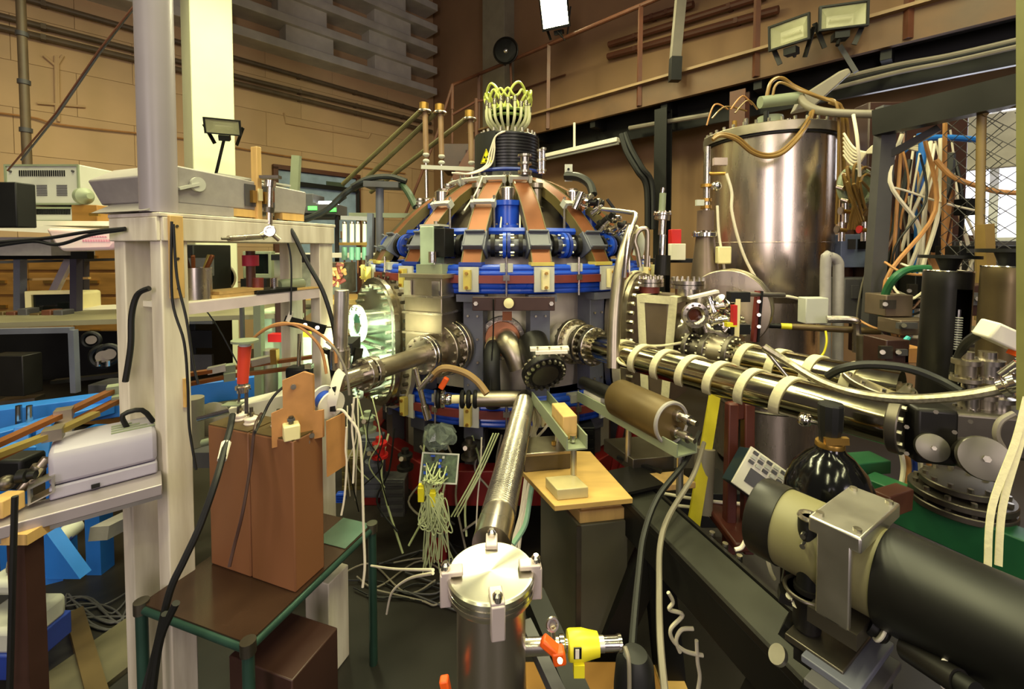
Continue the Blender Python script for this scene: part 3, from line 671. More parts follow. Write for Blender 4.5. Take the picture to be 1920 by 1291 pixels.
# ---- bolted flange cover with white bar, seen from above
t = thing('bolted_flange_cover', 'dark bolted flange with white bracket under the centre elbow', 'flange', P(1015,690,2.2))
cc = P(1018,692,2.24); ax = Vector((0.25,-0.8,-0.55)).normalized()
flange(t, cc, ax, 0.115, 0.035, 20, m_blkmet, rb=0.010, bolts_both=True)
M().cyl(cc+ax*-0.2, cc, 0.085, n=24).build('neck', m_blkmet, t)
M().cyl(cc+ax*0.03, cc+ax*0.045, 0.07, n=24).build('boss', m_dksteel, t)
M().bar(P(994,654,2.12), P(1066,652,2.12), 0.05, 0.014).build('white_bar', m_white, t)
M().bar(P(1004,661,2.08), P(1064,659,2.08), 0.02, 0.014).build('white_bar', m_white, t)
for px in (1008,1030,1052): M().cyl(P(px,650,2.1), P(px,668,2.1), 0.006, n=6).build('stud', m_bolt, t)
# ---- right beam tube (front) with woven tape
a = P(1072, 636, 2.52); a.z = 1.225; e = P(1690, 792, 1.30); e.z = 1.225; d = (e-a).normalized(); L = (e-a).length
t = thing('front_beam_tube', 'long stainless beam tube nearest viewer, spiralled with pale tape', 'beam tube', a)
def seg(r0, r1, R, R2=None, nm='tube', m=None, par=None): return M().cyl(a+d*r0, a+d*r1, R, R2, n=36).build(nm, m or m_steel2, par or t)
seg(-0.1, 0.06, 0.095, 0.1, 'neck', m_vessel); flange(t, a+d*0.0, d, 0.13, 0.03, 18, m_steel2, rb=0.010, bolts_both=True)
seg(0.03, 0.12, 0.085, 0.09, 'body', m_dksteel); flange(t, a+d*0.10, d, 0.112, 0.028, 16, m_steel2, rb=0.010, bolts_both=True); flange(t, a+d*0.16, d, 0.105, 0.03, 16, m_steel, rb=0.009, bolts_both=True)
m_tube = mat('polished_beam_tube', (178,170,140), 0.13, 1.0, var=0.08, scale=30, streak=(1,1,1))
seg(0.17, L, 0.068, None, 'beam_tube', m_tube)
x, y, z = frame(d)
def wrap(par, org, r0, R, w, lead, name='tape_turn', m=None, a0=-2.6, a1=2.6):
    pts = []
    for k in range(25):
        q = a0+(a1-a0)*k/24; pts.append(org+d*(r0+lead*(k/24))+x*(R*math.sin(q))+y*(R*math.cos(q)))
    return M().ribbon(pts, w, 0.006, d).build(name, m or m_band, par)
for k in range(7): wrap(t, a, 0.345+0.13*k, 0.072, 0.032, 0.10)
flange(t, a+d*(L-0.02), d, 0.085, 0.03, 12, m_dksteel, rb=0.008)
cable('loose pale tape tail arching from beam tube toward valve cluster', [P(1195,690,2.10),P(1163,680,2.12),P(1158,665,2.15),P(1175,648,2.2),P(1240,648,2.25),P(1300,638,2.3),P(1345,632,2.3)], 0.007, m_band, 'tape_tail', 'tape')
# tee with small valve near tube end
t = thing('tube_tee_valve', 'small steel tee valve on the front beam tube near the end', 'valve', P(1512,760,1.55))
cc = P(1515,752,1.53)
M().lathe(cc+ZUP*0.0, ZUP, [(0.045,-0.02),(0.045,0.02),(0.05,0.022),(0.05,0.035),(0.03,0.037),(0.03,0.05),(0.001,0.05)], 24).build('tee_body', m_steel, t)
M().ball(P(1508,787,1.46), 0.022).build('ball_joint', m_chrome, t)
M().cyl(P(1508,787,1.46), P(1535,792,1.44), 0.01).build('lever', m_chrome, t)
M().cyl(P(1430,650,1.6), P(1490,723,1.55), 0.007).build('thin_rod', m_steel, t)
# ---- right beam tube (rear)
a = P(1292, 656, 2.32); e = P(1690, 738, 1.62); a.z = e.z = 1.23; d = (e-a).normalized(); L = (e-a).length; x, y, z = frame(d)
t = thing('rear_beam_tube', 'second taped beam tube behind the front one', 'beam tube', a)
flange(t, a, d, 0.085, 0.025, 14, m_dksteel, rb=0.008, bolts_both=True); seg(0, 0.12, 0.06, None, 'neck', m_dksteel)
flange(t, a+d*0.1, d, 0.1, 0.03, 16, m_dksteel, rb=0.008, bolts_both=True); seg(0.12, 0.24, 0.085, None, 'gate_body', m_steel2)
flange(t, a+d*0.22, d, 0.1, 0.025, 16, m_dksteel, rb=0.008, bolts_both=True)
seg(0.22, L, 0.07, None, 'beam_tube', m_tube)
for k in range(4): wrap(t, a, 0.27+0.14*k, 0.074, 0.035, 0.09)
t2 = thing('disc_flange', 'broad steel disc flange with bolt holes at rear tube end', 'flange', P(1645,720,1.66))
cc = P(1645,722,1.66); flange(t2, cc, Vector((0.1,-0.25,1)), 0.115, 0.02, 10, m_steel2, rb=0.008)
M().cyl(cc-ZUP*0.12, cc, 0.07, n=24).build('neck', m_steel2, t2)
# ---- right racetrack port and box with straps
TH = 51; n = rad(TH); u = tan(TH)
t = thing('strapped_port_box', 'large oval flange and tapered steel box with pale straps', 'port box', RT(TH,1.0,0.85))
m_box = mat('brown_grey_steel', (128,112,96), 0.42, 0.7, var=0.15)
M().prism(stad(0.18,0.34), RT(TH,0.74,1.21), u, ZUP, n*0.34).build('port_neck', m_steel2, t)
M().ringprism(stad(0.25,0.40), stad(0.17,0.32), RT(TH,0.95,1.21), u, ZUP, n*0.035).build('rear_flange', m_steel2, t)
M().ringprism(stad(0.25,0.40), stad(0.17,0.32), RT(TH,1.05,1.21), u, ZUP, n*0.035).build('front_flange', m_steel2, t)
st = [RT(TH,1.03,1.21)+u*(a_*1.03)+ZUP*(b_*1.02) for a_, b_ in stad(0.25,0.40,14)]; st.append(st[0])
M().ribbon(st, 0.05, 0.008, n).build('flange_strap', m_band, t)
b = M()
for a_, c_ in stadbolts(0.215, 0.362, 36): p = RT(TH,1.085,1.21)+u*a_+ZUP*c_; b.cyl(p, p+n*0.03, 0.013, n=6); q_ = RT(TH,0.95,1.21)+u*a_+ZUP*c_; b.cyl(q_-n*0.03, q_, 0.012, n=6)
b.build('flange_bolts', m_bolt, t, kind='stuff')
bx = M().prism([(-0.17,-0.34),(0.17,-0.34),(0.17,0.27),(-0.17,0.27)], RT(TH,1.08,1.21), u, ZUP, n*0.22).build('box_body', m_box, t, bevel=0.006)
for s in (-0.09, 0.1):
    p = RT(TH,1.31,1.21)-u*0.0
    M().ribbon([RT(TH,1.12+0.11+s,1.485)+u*0.1, RT(TH,1.12+0.11+s,1.49)-u*0.175, RT(TH,1.12+0.11+s*0.6,0.9)-u*0.18], 0.045, 0.006, n).build('box_strap', m_band, bx)
M().ribbon([RT(TH,1.14,1.47)-u*0.178, RT(TH,1.32,1.47)-u*0.178, RT(TH,1.322,1.47)+u*0.1], 0.045, 0.006, ZUP).build('box_strap', m_band, bx)
for k, (dn, du, R, h) in enumerate(((1.13,-0.02,0.085,0.075),(1.36,-0.03,0.095,0.085))):
    c = RT(TH,dn,1.49)+u*du
    s_ = M().cyl(c, c+ZUP*0.05, R*0.72, n=28).build('stub', m_maroon if k == 0 else m_steel, t)
    for z in (0.04, 0.065): M().lathe(c+ZUP*z, ZUP, [(0.001,0),(R,0),(R,0.021),(0.001,0.021)], 32).build('stub_flange', m_steel, s_)
    M().bolts(c+ZUP*0.086, ZUP, R*0.87, 16, 0.008, 0.018).build('stub_bolts', m_bolt, s_, kind='stuff')
t = thing('cross_chamber', 'bright steel cross chamber with round window beside strapped box', 'chamber', RT(TH,1.42,1.1))
c = RT(TH,1.42,1.27)
M().cyl(RT(TH,1.28,1.27), RT(TH,1.62,1.27), 0.11, n=32).build('body', m_steel, t)
M().cyl(c-ZUP*0.2, c+ZUP*0.22, 0.075, n=28).build('vertical_body', m_steel, t)
wn = Vector((-0.05,-1,0)).normalized(); wc = P(1302,590,2.2)
M().pipe(c, wc, 0.05, 0.04).build('window_neck', m_steel, t)
w_ = M().lathe(wc, wn, [(0.032,-0.01),(0.062,-0.01),(0.064,0),(0.064,0.02),(0.045,0.022),(0.032,0.01),(0.032,-0.01)], 28).build('window_flange', m_steel, t)
M().bolts(wc+wn*0.02, wn, 0.052, 10, 0.006, 0.006).build('window_bolts', m_dksteel, w_, kind='stuff')
M().cyl(wc-wn*0.02, wc-wn*0.01, 0.04, n=20).build('window_glass', mat('red_brown_glass', (84,40,24), 0.1), w_)
flange(t, RT(TH,1.60,1.27), n, 0.13, 0.03, 16, m_steel, rb=0.008, bolts_both=True)
one(M().boxf(P(1318,552,2.15), (0.14,0.05,0.012), Vector((0.95,-0.1,0.25)).normalized(), Vector((0.1,0.99,0)), Vector((-0.25,0,0.95))), 'paper_note', m_white, 'crumpled white paper lying on bright cross chamber', 'paper')
# ================================================================ steel tank at right
TY = 3.62; tc = P(1437, 468, TY); TA = Vector((tc.x, tc.y, 0))
t = thing('cryogenic_tank', 'tall shiny stainless steel tank with bolted lid', 'tank', TA)
tb = M().lathe(TA, ZUP, [(0.30,0.02),(0.36,0.05),(0.36,1.35),(0.44,1.40),(0.455,1.44),(0.455,1.80),(0.458,1.802),(0.458,1.808),(0.455,1.81),(0.455,2.60)], 72).build('barrel', m_tank, t)
M().lathe(TA, ZUP, [(0.455,2.585),(0.475,2.59),(0.475,2.605),(0.455,2.61)], 72).build('gasket', m_rubber, t)
ld = M().lathe(TA, ZUP, [(0.49,2.605),(0.49,2.67),(0.485,2.675),(0.001,2.69)], 72).build('lid', m_steel2, t)
M().bolts(TA+ZUP*2.672, ZUP, 0.47, 36, 0.012, 0.03).build('lid_bolts', m_bolt, ld, kind='stuff')
M().lathe(TA, ZUP, [(0.365,0.50),(0.372,0.51),(0.365,0.52)], 64).build('weld_seam', m_dksteel, t)
M().lathe(TA, ZUP, [(0.365,0.85),(0.371,0.86),(0.365,0.87)], 64).build('weld_seam', m_dksteel, t)
# cylinders and manifold on the lid
def TL(px, py, Y=3.5): return P(px, py, Y)
M().cyl(TA+Vector((-0.05,-0.1,2.68)), TA+Vector((-0.05,-0.1,2.80)), 0.09, n=24).build('lid_dome', m_grass, ld)
M().cyl(TL(1425,192,3.4), TL(1500,183,3.4), 0.045, n=16).build('lid_pipe', m_grass, ld)
for k in range(7):
    p = TA+Vector((-0.38+0.11*k, -0.2+0.05*math.sin(k*2), 2.68)); M().cyl(p, p+ZUP*(0.06+0.03*(k % 3)), 0.018, n=10).build('lid_fitting', (m_brass, m_steel, m_black)[k % 3], ld)
hn = M(); hn.prism([(0,0),(0.13,0.02),(0.38,0.26),(0.36,0.30),(0.30,0.28),(0.05,0.12)], TL(1490,208,3.45), Vector((0.86,-0.2,0)).normalized(), ZUP, Vector((0.02,0.1,0))).build('lever_horn', m_hose, ld, bevel=0.012)
m_amber = mat('amber_hose', (128,98,50), 0.3, var=0.1)
def ac(label, pts, r=0.014, m=None, Y=3.2): return cable(label, [P(*p) if len(p) == 3 else P(p[0], p[1], Y) for p in pts], r, m or m_amber, 'hose', 'hose')
ac('twin amber hose sagging across upper tank wall', [(1336,262),(1352,254),(1380,262),(1410,286),(1440,294),(1470,285),(1500,255),(1518,225,3.15),(1524,208,3.2)], 0.014, Y=3.05)
ac('second amber hose lying along the sagging one', [(1338,257,3.06),(1354,250,3.06),(1384,258,3.06),(1412,281,3.06),(1440,289,3.06),(1466,281,3.06),(1496,252,3.06),(1514,225,3.12),(1520,210,3.2)], 0.010)
ac('amber hose arched high over the tank lid', [(1436,190,3.4),(1445,155,3.4),(1465,146,3.4),(1490,162,3.4),(1530,180,3.3),(1565,192,3.2),(1578,210,3.2),(1582,300,3.2),(1585,420,3.2)], 0.014)
ac('inner amber hose of the pair arched over tank lid', [(1448,186,3.38),(1453,162,3.38),(1466,155,3.38),(1500,170,3.35),(1545,184,3.25),(1570,200,3.18),(1572,300,3.18),(1568,420,3.18)], 0.010)
ac('amber hose hanging right of tank into glass manifold', [(1555,192,3.3),(1580,205,3.2),(1590,250,3.2),(1582,300,3.2),(1588,350,3.2)], 0.012)
for k, (x0, y0, x1, y1, xm, ym) in enumerate(((1325,235,1365,205,1340,196),(1335,222,1400,208,1360,200),(1370,205,1410,196,1392,180),(1378,212,1420,205,1402,188))):
    ac(['outermost left','left','tallest','rightmost'][k]+' thin coiled hose on the tank lid', [(x0,y0,3.25),(xm,ym,3.25),(x1,y1,3.3)], 0.006, m_amber if k % 2 else m_tanboard)
one(M().tube([P(1500,178,3.4),P(1510,195,3.3),P(1540,208,3.2),P(1600,213,3.1),P(1680,212,3.0),P(1760,195,2.9),P(1850,170,2.8),P(1960,150,2.7)], 0.028, 12), 'corrugated_hose', m_hose, 'thick grey hose sweeping from tank lid to the right edge', 'hose')
one(M().tube([P(1700,214,3.0),P(1780,198,2.92),P(1860,180,2.84),P(1960,168,2.75)], 0.022, 12), 'corrugated_hose', m_hose, 'second grey hose beneath the thick one at right edge', 'hose')
# pipe, valves and cone on the left of the tank
t = thing('standpipe', 'slim standpipe with valves and brown sleeve left of tank', 'pipe', P(1325,520,3.05))
Y = 3.05
M().cyl(P(1322,520,Y), P(1326,275,Y), 0.022, n=16).build('pipe', m_steel, t)
M().cyl(P(1322,432,Y), P(1323,395,Y), 0.055, n=24).build('sleeve', mat('brown_sleeve', (96,76,66), 0.55), t)
flange(t, P(1322,444,Y), ZUP, 0.085, 0.03, 8, m_chrome, rb=0.008)
M().cyl(P(1322,530,Y), P(1322,444,Y), 0.10, 0.06, n=24).build('cone', m_box, t)
M().ball(P(1343,349,Y-0.06), 0.035).build('ball_valve', m_chrome, t)
M().cyl(P(1326,349,Y), P(1343,349,Y-0.06), 0.014).build('valve_stem', m_brass, t)
M().box(P(1350,303,Y-0.05), (0.09,0.03,0.05)).build('valve_box', mat('pinkish_grey', (170,150,148), 0.5), t)
M().cyl(P(1322,325,Y), P(1360,325,Y-0.05), 0.012).build('side_arm', m_brass, t)
for y in (345, 372, 385): M().cyl(P(1324,y,Y), P(1324,y+6,Y), 0.036, n=12).build('nut', m_brass, t)
M().box(P(1312,380,Y-0.05), (0.05,0.03,0.04)).build('tag', m_ltgrey, t)
ac('white lead with blue bands hanging down tank front', [(1362,325),(1372,360),(1372,395),(1385,450),(1405,500),(1440,550),(1480,556),(1540,570)], 0.010, m_whitecable, Y=2.98)
ac('straight pale lead from standpipe to the tank base', [(1345,385),(1348,440),(1356,490),(1362,540)], 0.009, m_whitecable, Y=2.98)
one(M().box(P(1356,478,2.95), (0.09,0.05,0.115)), 'switch_box', m_cream, 'small cream box on tank lower left by white lead', 'box', bevel=0.008)
# big horizontal duct from the tank to the left
hc = P(1368,575,2.85); hd = Vector((-0.55,-0.83,0)).normalized()
t = thing('tank_neck_duct', 'wide flanged horizontal neck joining tank to cross chamber', 'duct', hc-ZUP*0.3)
M().cyl(hc-hd*0.35, hc+hd*0.12, 0.22, n=48).build('duct', m_tank, t)
for q in (0.10, 0.02, -0.08): M().torus(hc+hd*q, hd, 0.225, 0.022, 48, 10).build('ring', m_steel2, t)
M().lathe(hc+hd*0.12, hd, [(0.24,0),(0.24,0.03),(0.15,0.032),(0.15,0.015),(0.001,0.015)], 40).build('end_cap', m_tank, t)
# light box and brown rod in front of the tank
one(M().box(P(1524,581,2.72), (0.14,0.08,0.16)), 'terminal_box', m_ltgrey, 'light grey terminal box mounted low on tank right side', 'box', bevel=0.006)
t = thing('marked_rod', 'horizontal rod with black and yellow end crossing tank', 'rod', P(1540,620,2.6))
M().cyl(P(1422,609,2.75), P(1464,611,2.72), 0.016, n=12).build('black_end', m_black, t)
M().cyl(P(1464,611,2.72), P(1484,612,2.70), 0.019, n=12).build('yellow_band', m_yellow, t)
M().cyl(P(1484,612,2.70), P(1650,621,2.55), 0.02, n=12).build('rod', m_olive, t)
# valves right of cross chamber: rods and clamps
t = thing('clamp_stand', 'red-brown clamp stand with horizontal rods in front of tank', 'stand', P(1412,650,2.35))
M().bar(P(1421,545,2.35), P(1413,640,2.35), 0.02, 0.03).build('stand_rod', m_maroon, t)
M().bar(P(1427,545,2.34), P(1419,640,2.34), 0.01, 0.03).build('stand_rod', m_black, t)
M().cyl(P(1385,551,2.3), P(1470,553,2.4), 0.013, n=10).build('cross_rod', m_alu, t)
M().cyl(P(1340,613,2.28), P(1405,617,2.3), 0.016, n=10).build('cross_rod', m_dkgrey, t)
M().bar(P(1383,560,2.25), P(1380,640,2.25), 0.025, 0.012).build('yellow_strip', m_cream, t)
for y in (556, 616): M().box(P(1384,y,2.27), (0.1,0.05,0.05)).build('boss', m_black, t)
for y in (565, 590, 612): M().cyl(P(1423,y,2.33), P(1423,y,2.3), 0.01, n=8).build('screw', m_bolt, t)
t = thing('valve_cluster', 'jumble of bright steel valves between cross chamber and clamp stand', 'valve', P(1355,640,2.28))
rnd = random.Random(3)
for k in range(9):
    p = P(1335+10*(k % 5)+rnd.uniform(-3,3), 570+18*(k//3)+rnd.uniform(-6,6), 2.25+0.05*rnd.random()); ax = Vector((rnd.uniform(-1,1), rnd.uniform(-1,0.2), rnd.uniform(-1,1))).normalized()
    b = M().lathe(p, ax, [(0.001,-0.04),(0.02,-0.04),(0.02,-0.015),(0.034,-0.013),(0.034,0.0),(0.022,0.002),(0.022,0.03),(0.03,0.032),(0.03,0.042),(0.001,0.045)], 18).build('valve_body', m_steel if k % 3 else m_chrome, t)
M().box(P(1376,590,2.2), (0.02,0.03,0.1)).build('red_strip', m_red, t)
M().box(P(1370,608,2.2), (0.05,0.03,0.02)).build('yellow_cap', m_yellow, t)
t = thing('leak_valve_tower', 'slender vertical valve tower behind the strapped box', 'valve', P(1243,515,3.0))
for (y0, y1, r, m) in ((515,478,0.05,m_blkmet),(480,440,0.022,m_chrome),(440,405,0.025,m_steel),(412,398,0.05,m_steel),(398,362,0.022,m_grass),(365,352,0.012,m_chrome)):
    M().cyl(P(1241,y0,3.0), P(1243,y1,3.0), r, n=18).build('valve_section', m, t)
flange(t, P(1242,404,3.0), ZUP, 0.06, 0.02, 8, m_steel, rb=0.007)
one(M().box(P(1265,445,3.6), (0.08,0.08,0.13)), 'red_box', m_red, 'small red box on dark shelf left of tank', 'box', bevel=0.004)
one(M().box(P(1269,472,3.5), (0.12,0.06,0.13)), 'white_box', m_white, 'small white box under the red one left of tank', 'box', bevel=0.004)
one(M().box(P(1290,488,3.7), (0.6,0.3,0.03)), 'dark_shelf', m_black, 'dark shelf behind the strapped box left of tank', 'shelf')
# bent steel riser and hoses right of the dome
one(M().tube([P(1150,690,2.15),P(1152,600,2.2),P(1160,520,2.25),P(1172,470,2.3),P(1185,430,2.45)], 0.032, 14), 'riser_pipe', m_steel2, 'bent stainless riser pipe climbing right side of dome', 'pipe')
one(M().tube([P(1170,520,2.2),P(1178,450,2.2),P(1192,405,2.25),P(1180,398,2.3),P(1130,392,2.5)], 0.012, 10), 'thin_pipe', m_steel, 'thin bent steel pipe above the riser pipe', 'pipe')
one(M().tube([P(1200,500,2.4),P(1195,470,2.4),P(1190,450,2.4),P(1198,432,2.4),P(1212,430,2.4),P(1214,455,2.4),P(1212,500,2.4)], 0.014, 10), 'braided_hose', m_steel2, 'looped braided steel hose right of the dome', 'hose')
one(M().tube([P(1195,480,2.5),P(1200,455,2.5),P(1190,430,2.5),P(1180,440,2.5)], 0.03, 12), 'bellows_hose', m_ltgrey, 'short fat grey bellows hose right of the dome', 'hose')
# small instruments on the dome top right
t = thing('dome_instrument', 'cluster of bright valves on the upper right dome', 'instrument', P(1135,410,2.75))
rnd = random.Random(5)
for k in range(16):
    q = k/15; p = P(1085+90*q+rnd.uniform(-10,10), 365+75*q+rnd.uniform(-14,14), 2.75); ax = Vector((rnd.uniform(0,1), -0.4, rnd.uniform(-0.2,1))).normalized()
    M().lathe(p, ax, [(0.001,-0.05),(0.018,-0.05),(0.018,-0.02),(0.03,-0.018),(0.03,0.0),(0.018,0.002),(0.018,0.04),(0.001,0.045)], 14).build('valve_body', (m_steel,m_chrome,m_blkmet)[k % 3], t)
M().bar(P(1138,373,2.6), P(1152,392,2.6), 0.02, 0.014).build('black_rod', m_black, t)
M().cyl(P(1077,392,2.7), P(1090,360,2.7), 0.02, n=14).build('piston', m_chrome, t)
cable('bundle of black leads curving over the upper right dome', [P(1060,330,2.9),P(1085,332,2.85),P(1105,345,2.8),P(1112,365,2.75)], 0.028, m_rubber, 'cable_bundle')
t = thing('bracket_flag', 'pale upright bracket plate on dome beside black coil', 'bracket', P(1066,340,2.9))
M().bar(P(1066,340,2.9), P(1066,308,2.9), 0.05, 0.012).build('plate', m_ltgrey, t)
M().cyl(P(1066,317,2.89), P(1066,317,2.88), 0.008).build('hole_bolt', m_black, t)
for k, (px, y0, y1, r, m, lb) in enumerate(((984,328,290,0.03,m_steel,'stacked steel coupling on the black coil front'),(1012,325,280,0.012,m_chrome,'left slim chrome pin right of black coil'),(1019,325,277,0.012,m_chrome,'right slim chrome pin right of black coil'),(840,375,345,0.02,m_ltgrey,'left pale stud on left coil arm'),(866,365,340,0.02,m_chrome,'right bright stud on left coil arm'),(788,395,372,0.02,m_ltgrey,'pale stud lowest on left coil arm'))):
    Yd = 2.95 if px > 900 else 3.2
    q = thing('coupling_pin', lb, 'pin', P(px,y0,Yd)); M().cyl(P(px,y0,Yd), P(px,y1,Yd), r, n=14).build('pin', m, q)
    for y in (y0-4, (y0+y1)/2, y1+4): M().cyl(P(px,y,Yd), P(px,y-4,Yd), r*1.6, n=14).build('nut', m_bolt, q)
# three diagonal poles with vertical droppers behind the dome
for k, (x0, y0, xd, yd, yb, nm) in enumerate(((795,205,643,345,410,'leftmost'),(824,208,665,355,400,'middle'),(880,220,695,360,330,'rightmost'))):
    Yp = 3.9
    q = thing('feeder_pole', nm+' green feeder pole sloping to a vertical glass rod', 'pole', P(xd,yd,4.4))
    M().cyl(P(xd,yd,4.6), P(x0-3,y0,Yp), 0.022, n=10).build('slanted_pole', mat('green_brown_pole', (98,92,56), 0.5), q)
    M().cyl(P(x0+2,y0,Yp), P(x0+4,y0+85,Yp), 0.024, n=12).build('glass_rod', mat('brown_glass', (140,112,84), 0.3), q)
    M().cyl(P(x0,y0,Yp), P(x0,y0-12,Yp), 0.04, n=12).build('head', m_brass, q)
    M().torus(P(x0+1,y0+4,Yp), ZUP, 0.05, 0.012, 18, 6).build('collar', m_steel, q)
    for y in (85, 97): M().ball(P(x0+4,y0+y,Yp), 0.03, sz=0.7).build('insulator', m_ltgrey, q)
    M().cyl(P(x0+4,y0+95,Yp), P(x0+6,y0+95+yb-300 if yb > 380 else y0+130,Yp), 0.016, n=10).build('rod', m_steel, q)
one(M().bar(P(790,313,3.88), P(888,317,3.86), 0.02, 0.035), 'tie_bar', m_ltgrey, 'pale horizontal bar tying the glass rods left of coil', 'bar')
# ---- dark frame, cables and cage to the right of the tank
t = thing('dark_steel_frame', 'dark steel portal frame right of the tank', 'frame', P(1625,620,2.7))
M().bar(P(1632,640,2.7), P(1663,200,2.7), 0.09, 0.06, Vector((0,1,0))).build('post', m_dkgrey, t)
M().bar(P(1640,232,2.7), P(1990,150,2.1), 0.08, 0.15).build('beam', m_blkmet, t)
M().bar(P(1650,300,2.72), P(1760,240,2.55), 0.04, 0.04).build('brace', m_blkmet, t)
t = thing('blue_pipe', 'vertical blue pipe with branch right of dark frame', 'pipe', P(1725,640,2.9))
M().cyl(P(1718,640,2.9), P(1728,250,2.9), 0.026, n=14).build('riser', m_skyblue, t)
M().tube([P(1690,285,2.92),P(1725,262,2.9),P(1775,258,2.9),P(1845,263,2.9)], 0.02, 10).build('branch', m_skyblue, t)
M().bar(P(1665,355,2.9), P(1730,368,2.9), 0.03, 0.02).build('strap', m_blue, t)
# window in the right wall
wa = PR(1772, 300, 0.02); 
t = struct(M().boxf(PR(1880,310,0.0), (1.0,0.05,1.45), UR, NR, ZUP), 'window_1', mat('daylight_emitter', (236,238,255), 0.5, emit=2.0))
for s in (-0.5,-0.05,0.5): M().boxf(PR(1880,310,0.05)+UR*s, (0.06,0.06,1.45), UR, NR, ZUP).build('window_frame', m_ltgrey, t)
for z in (-0.7,0.1,0.7): M().boxf(PR(1880,310,0.05)+ZUP*z, (1.0,0.06,0.06), UR, NR, ZUP).build('window_frame', m_ltgrey, t)
wlt = area_light('window_light', PR(1875,310,0.12), PR(1875,310,3.0)-ZUP*1.0, 1.9, 1.6, 60, (0.86,0.88,1.0))
one(M().boxf(PR(1880,262,0.35), (0.75,0.03,0.5), UR, NR, ZUP), 'window_panel', mat('grey_panel', (150,144,134), 0.6), 'grey panel hanging in front of the bright window', 'panel', bevel=0.02)
# mesh cage
t = thing('mesh_cage_panel', 'wire mesh panel in a rounded tube frame before window', 'mesh panel', P(1840,560,2.35))
M().tube([P(1836,600,2.35),P(1840,240,2.35),P(1846,212,2.33),P(1866,200,2.3),P(1990,185,2.1)], 0.02, 12, 4).build('frame_tube', mat('tan_tube', (126,104,62), 0.5), t)
q = M()
o = P(1842,215,2.35); e1 = (P(1990,190,2.1)-o).normalized()
for k in range(-12, 14):
    for s in (-1, 1):
        a = None; pts = []
        for j in range(0, 40):
            uu = j*0.03; vv = -(k*0.085+s*uu*0.85) if s > 0 else -(k*0.085-uu*0.85)
            if 0 <= uu <= 0.55 and -0.75 <= vv <= 0.0: pts.append(o+e1*uu+ZUP*vv)
        if len(pts) > 1: q.tube([pts[0], pts[-1]], 0.0022, 5, 0)
q.build('wire_mesh', m_dkgrey, t, kind='stuff')
t2 = thing('mesh_cage_door', 'wire mesh door left of the tube frame before window', 'mesh panel', P(1775,560,2.6))
q = M(); o = P(1770,225,2.6); e1 = (P(1838,215,2.4)-o).normalized()
for k in range(-12, 16):
    for s in (-1, 1):
        pts = []
        for j in range(0, 30):
            uu = j*0.02; vv = -(k*0.085+s*uu*0.85)
            if 0 <= uu <= 0.32 and -1.0 <= vv <= 0.0: pts.append(o+e1*uu+ZUP*vv)
        if len(pts) > 1: q.tube([pts[0], pts[-1]], 0.0022, 5, 0)
q.build('wire_mesh', m_dkgrey, t2, kind='stuff'); M().bar(P(1768,560,2.62), P(1772,225,2.62), 0.015, 0.015).build('door_edge', m_tanboard, t2)
# glass-ended hose manifold between tank and frame
t = thing('hose_manifold', 'ring of amber hoses with metal ferrules right of tank', 'manifold', P(1600,420,3.0))
M().torus(P(1605,350,3.05), Vector((0.2,-1,0)), 0.13, 0.022, 28, 8).build('manifold_ring', m_grass, t)
for k in range(8):
    a = 2*math.pi*k/8; p = P(1605,350,3.02)+Vector((0.12*math.cos(a),0,0.12*math.sin(a)))
    M().cyl(p, p-Vector((0,0.06,0.02)), 0.018, n=12).build('ferrule', m_chrome, t)
    M().tube([p-Vector((0,0.06,0)), P(1600,345,2.9)+Vector((0.06*math.cos(a),0,0.05*math.sin(a)+0.05)), P(1590+6*k,430,3.0)], 0.009, 8).build('hose', m_amber, t)
for k, (x, y) in enumerate(((1578,430),(1620,430),(1585,395),(1634,398))):
    q = thing('chrome_valve', ['lower left','lower right','upper left','upper right'][k]+' chrome tap under the amber hose ring', 'tap', P(x,y+20,2.95))
    M().cyl(P(x,y+22,2.95), P(x,y-14,2.95), 0.02, n=14).build('body', m_chrome, q); M().cyl(P(x-8,y,2.93), P(x+8,y+2,2.93), 0.014, n=10).build('spindle', m_brass, q); M().cyl(P(x-10,y,2.93), P(x-8,y,2.93), 0.026, n=12).build('handwheel', m_red if k == 1 else m_steel, q)
# hanging cables of the right cluster
rnd = random.Random(11)
spec = [(1745,265,1715,640,m_whitecable,0.012,'white cable beside the blue pipe, straight'),(1752,270,1690,470,m_whitecable,0.010,'white cable slanting left off the blue pipe'),(1765,268,1728,520,m_tanboard,0.008,'tan cable close right of blue pipe'),
 (1672,280,1640,520,m_brownsteel,0.016,'reddish cable hugging the dark frame post'),(1690,275,1660,600,m_tanboard,0.010,'tan cable between frame post and blue pipe'),(1705,300,1668,640,m_rubber,0.016,'black cable left of blue pipe'),
 (1760,300,1700,560,m_whitecable,0.007,'thin pale cable right of blue pipe'),(1780,290,1752,470,m_rubber,0.03,'thick black bundle by the bright window'),(1790,300,1800,450,m_rubber,0.012,'black wire hanging against the window'),(1600,215,1612,330,m_whitecable,0.010,'white hose hanging between tank and manifold')]
for (x0,y0,x1,y1,m_,r_,lb) in spec:
    cable(lb, [P(x0,y0,2.8),P((x0*2+x1)/3+rnd.uniform(-8,8),(y0*2+y1)/3,2.75),P((x0+2*x1)/3+rnd.uniform(-8,8),(y0+2*y1)/3,2.75),P(x1,y1,2.8)], r_, m_)
for k in range(6):
    cable(['topmost','second','third','fourth','fifth','lowest'][k]+' white lead bridging from tank hoses to the dark frame', [P(1582,250+8*k,3.1),P(1605,280+6*k,3.0),P(1645,285-3*k,2.85),P(1720,262+4*k,2.8)], 0.008, m_whitecable)
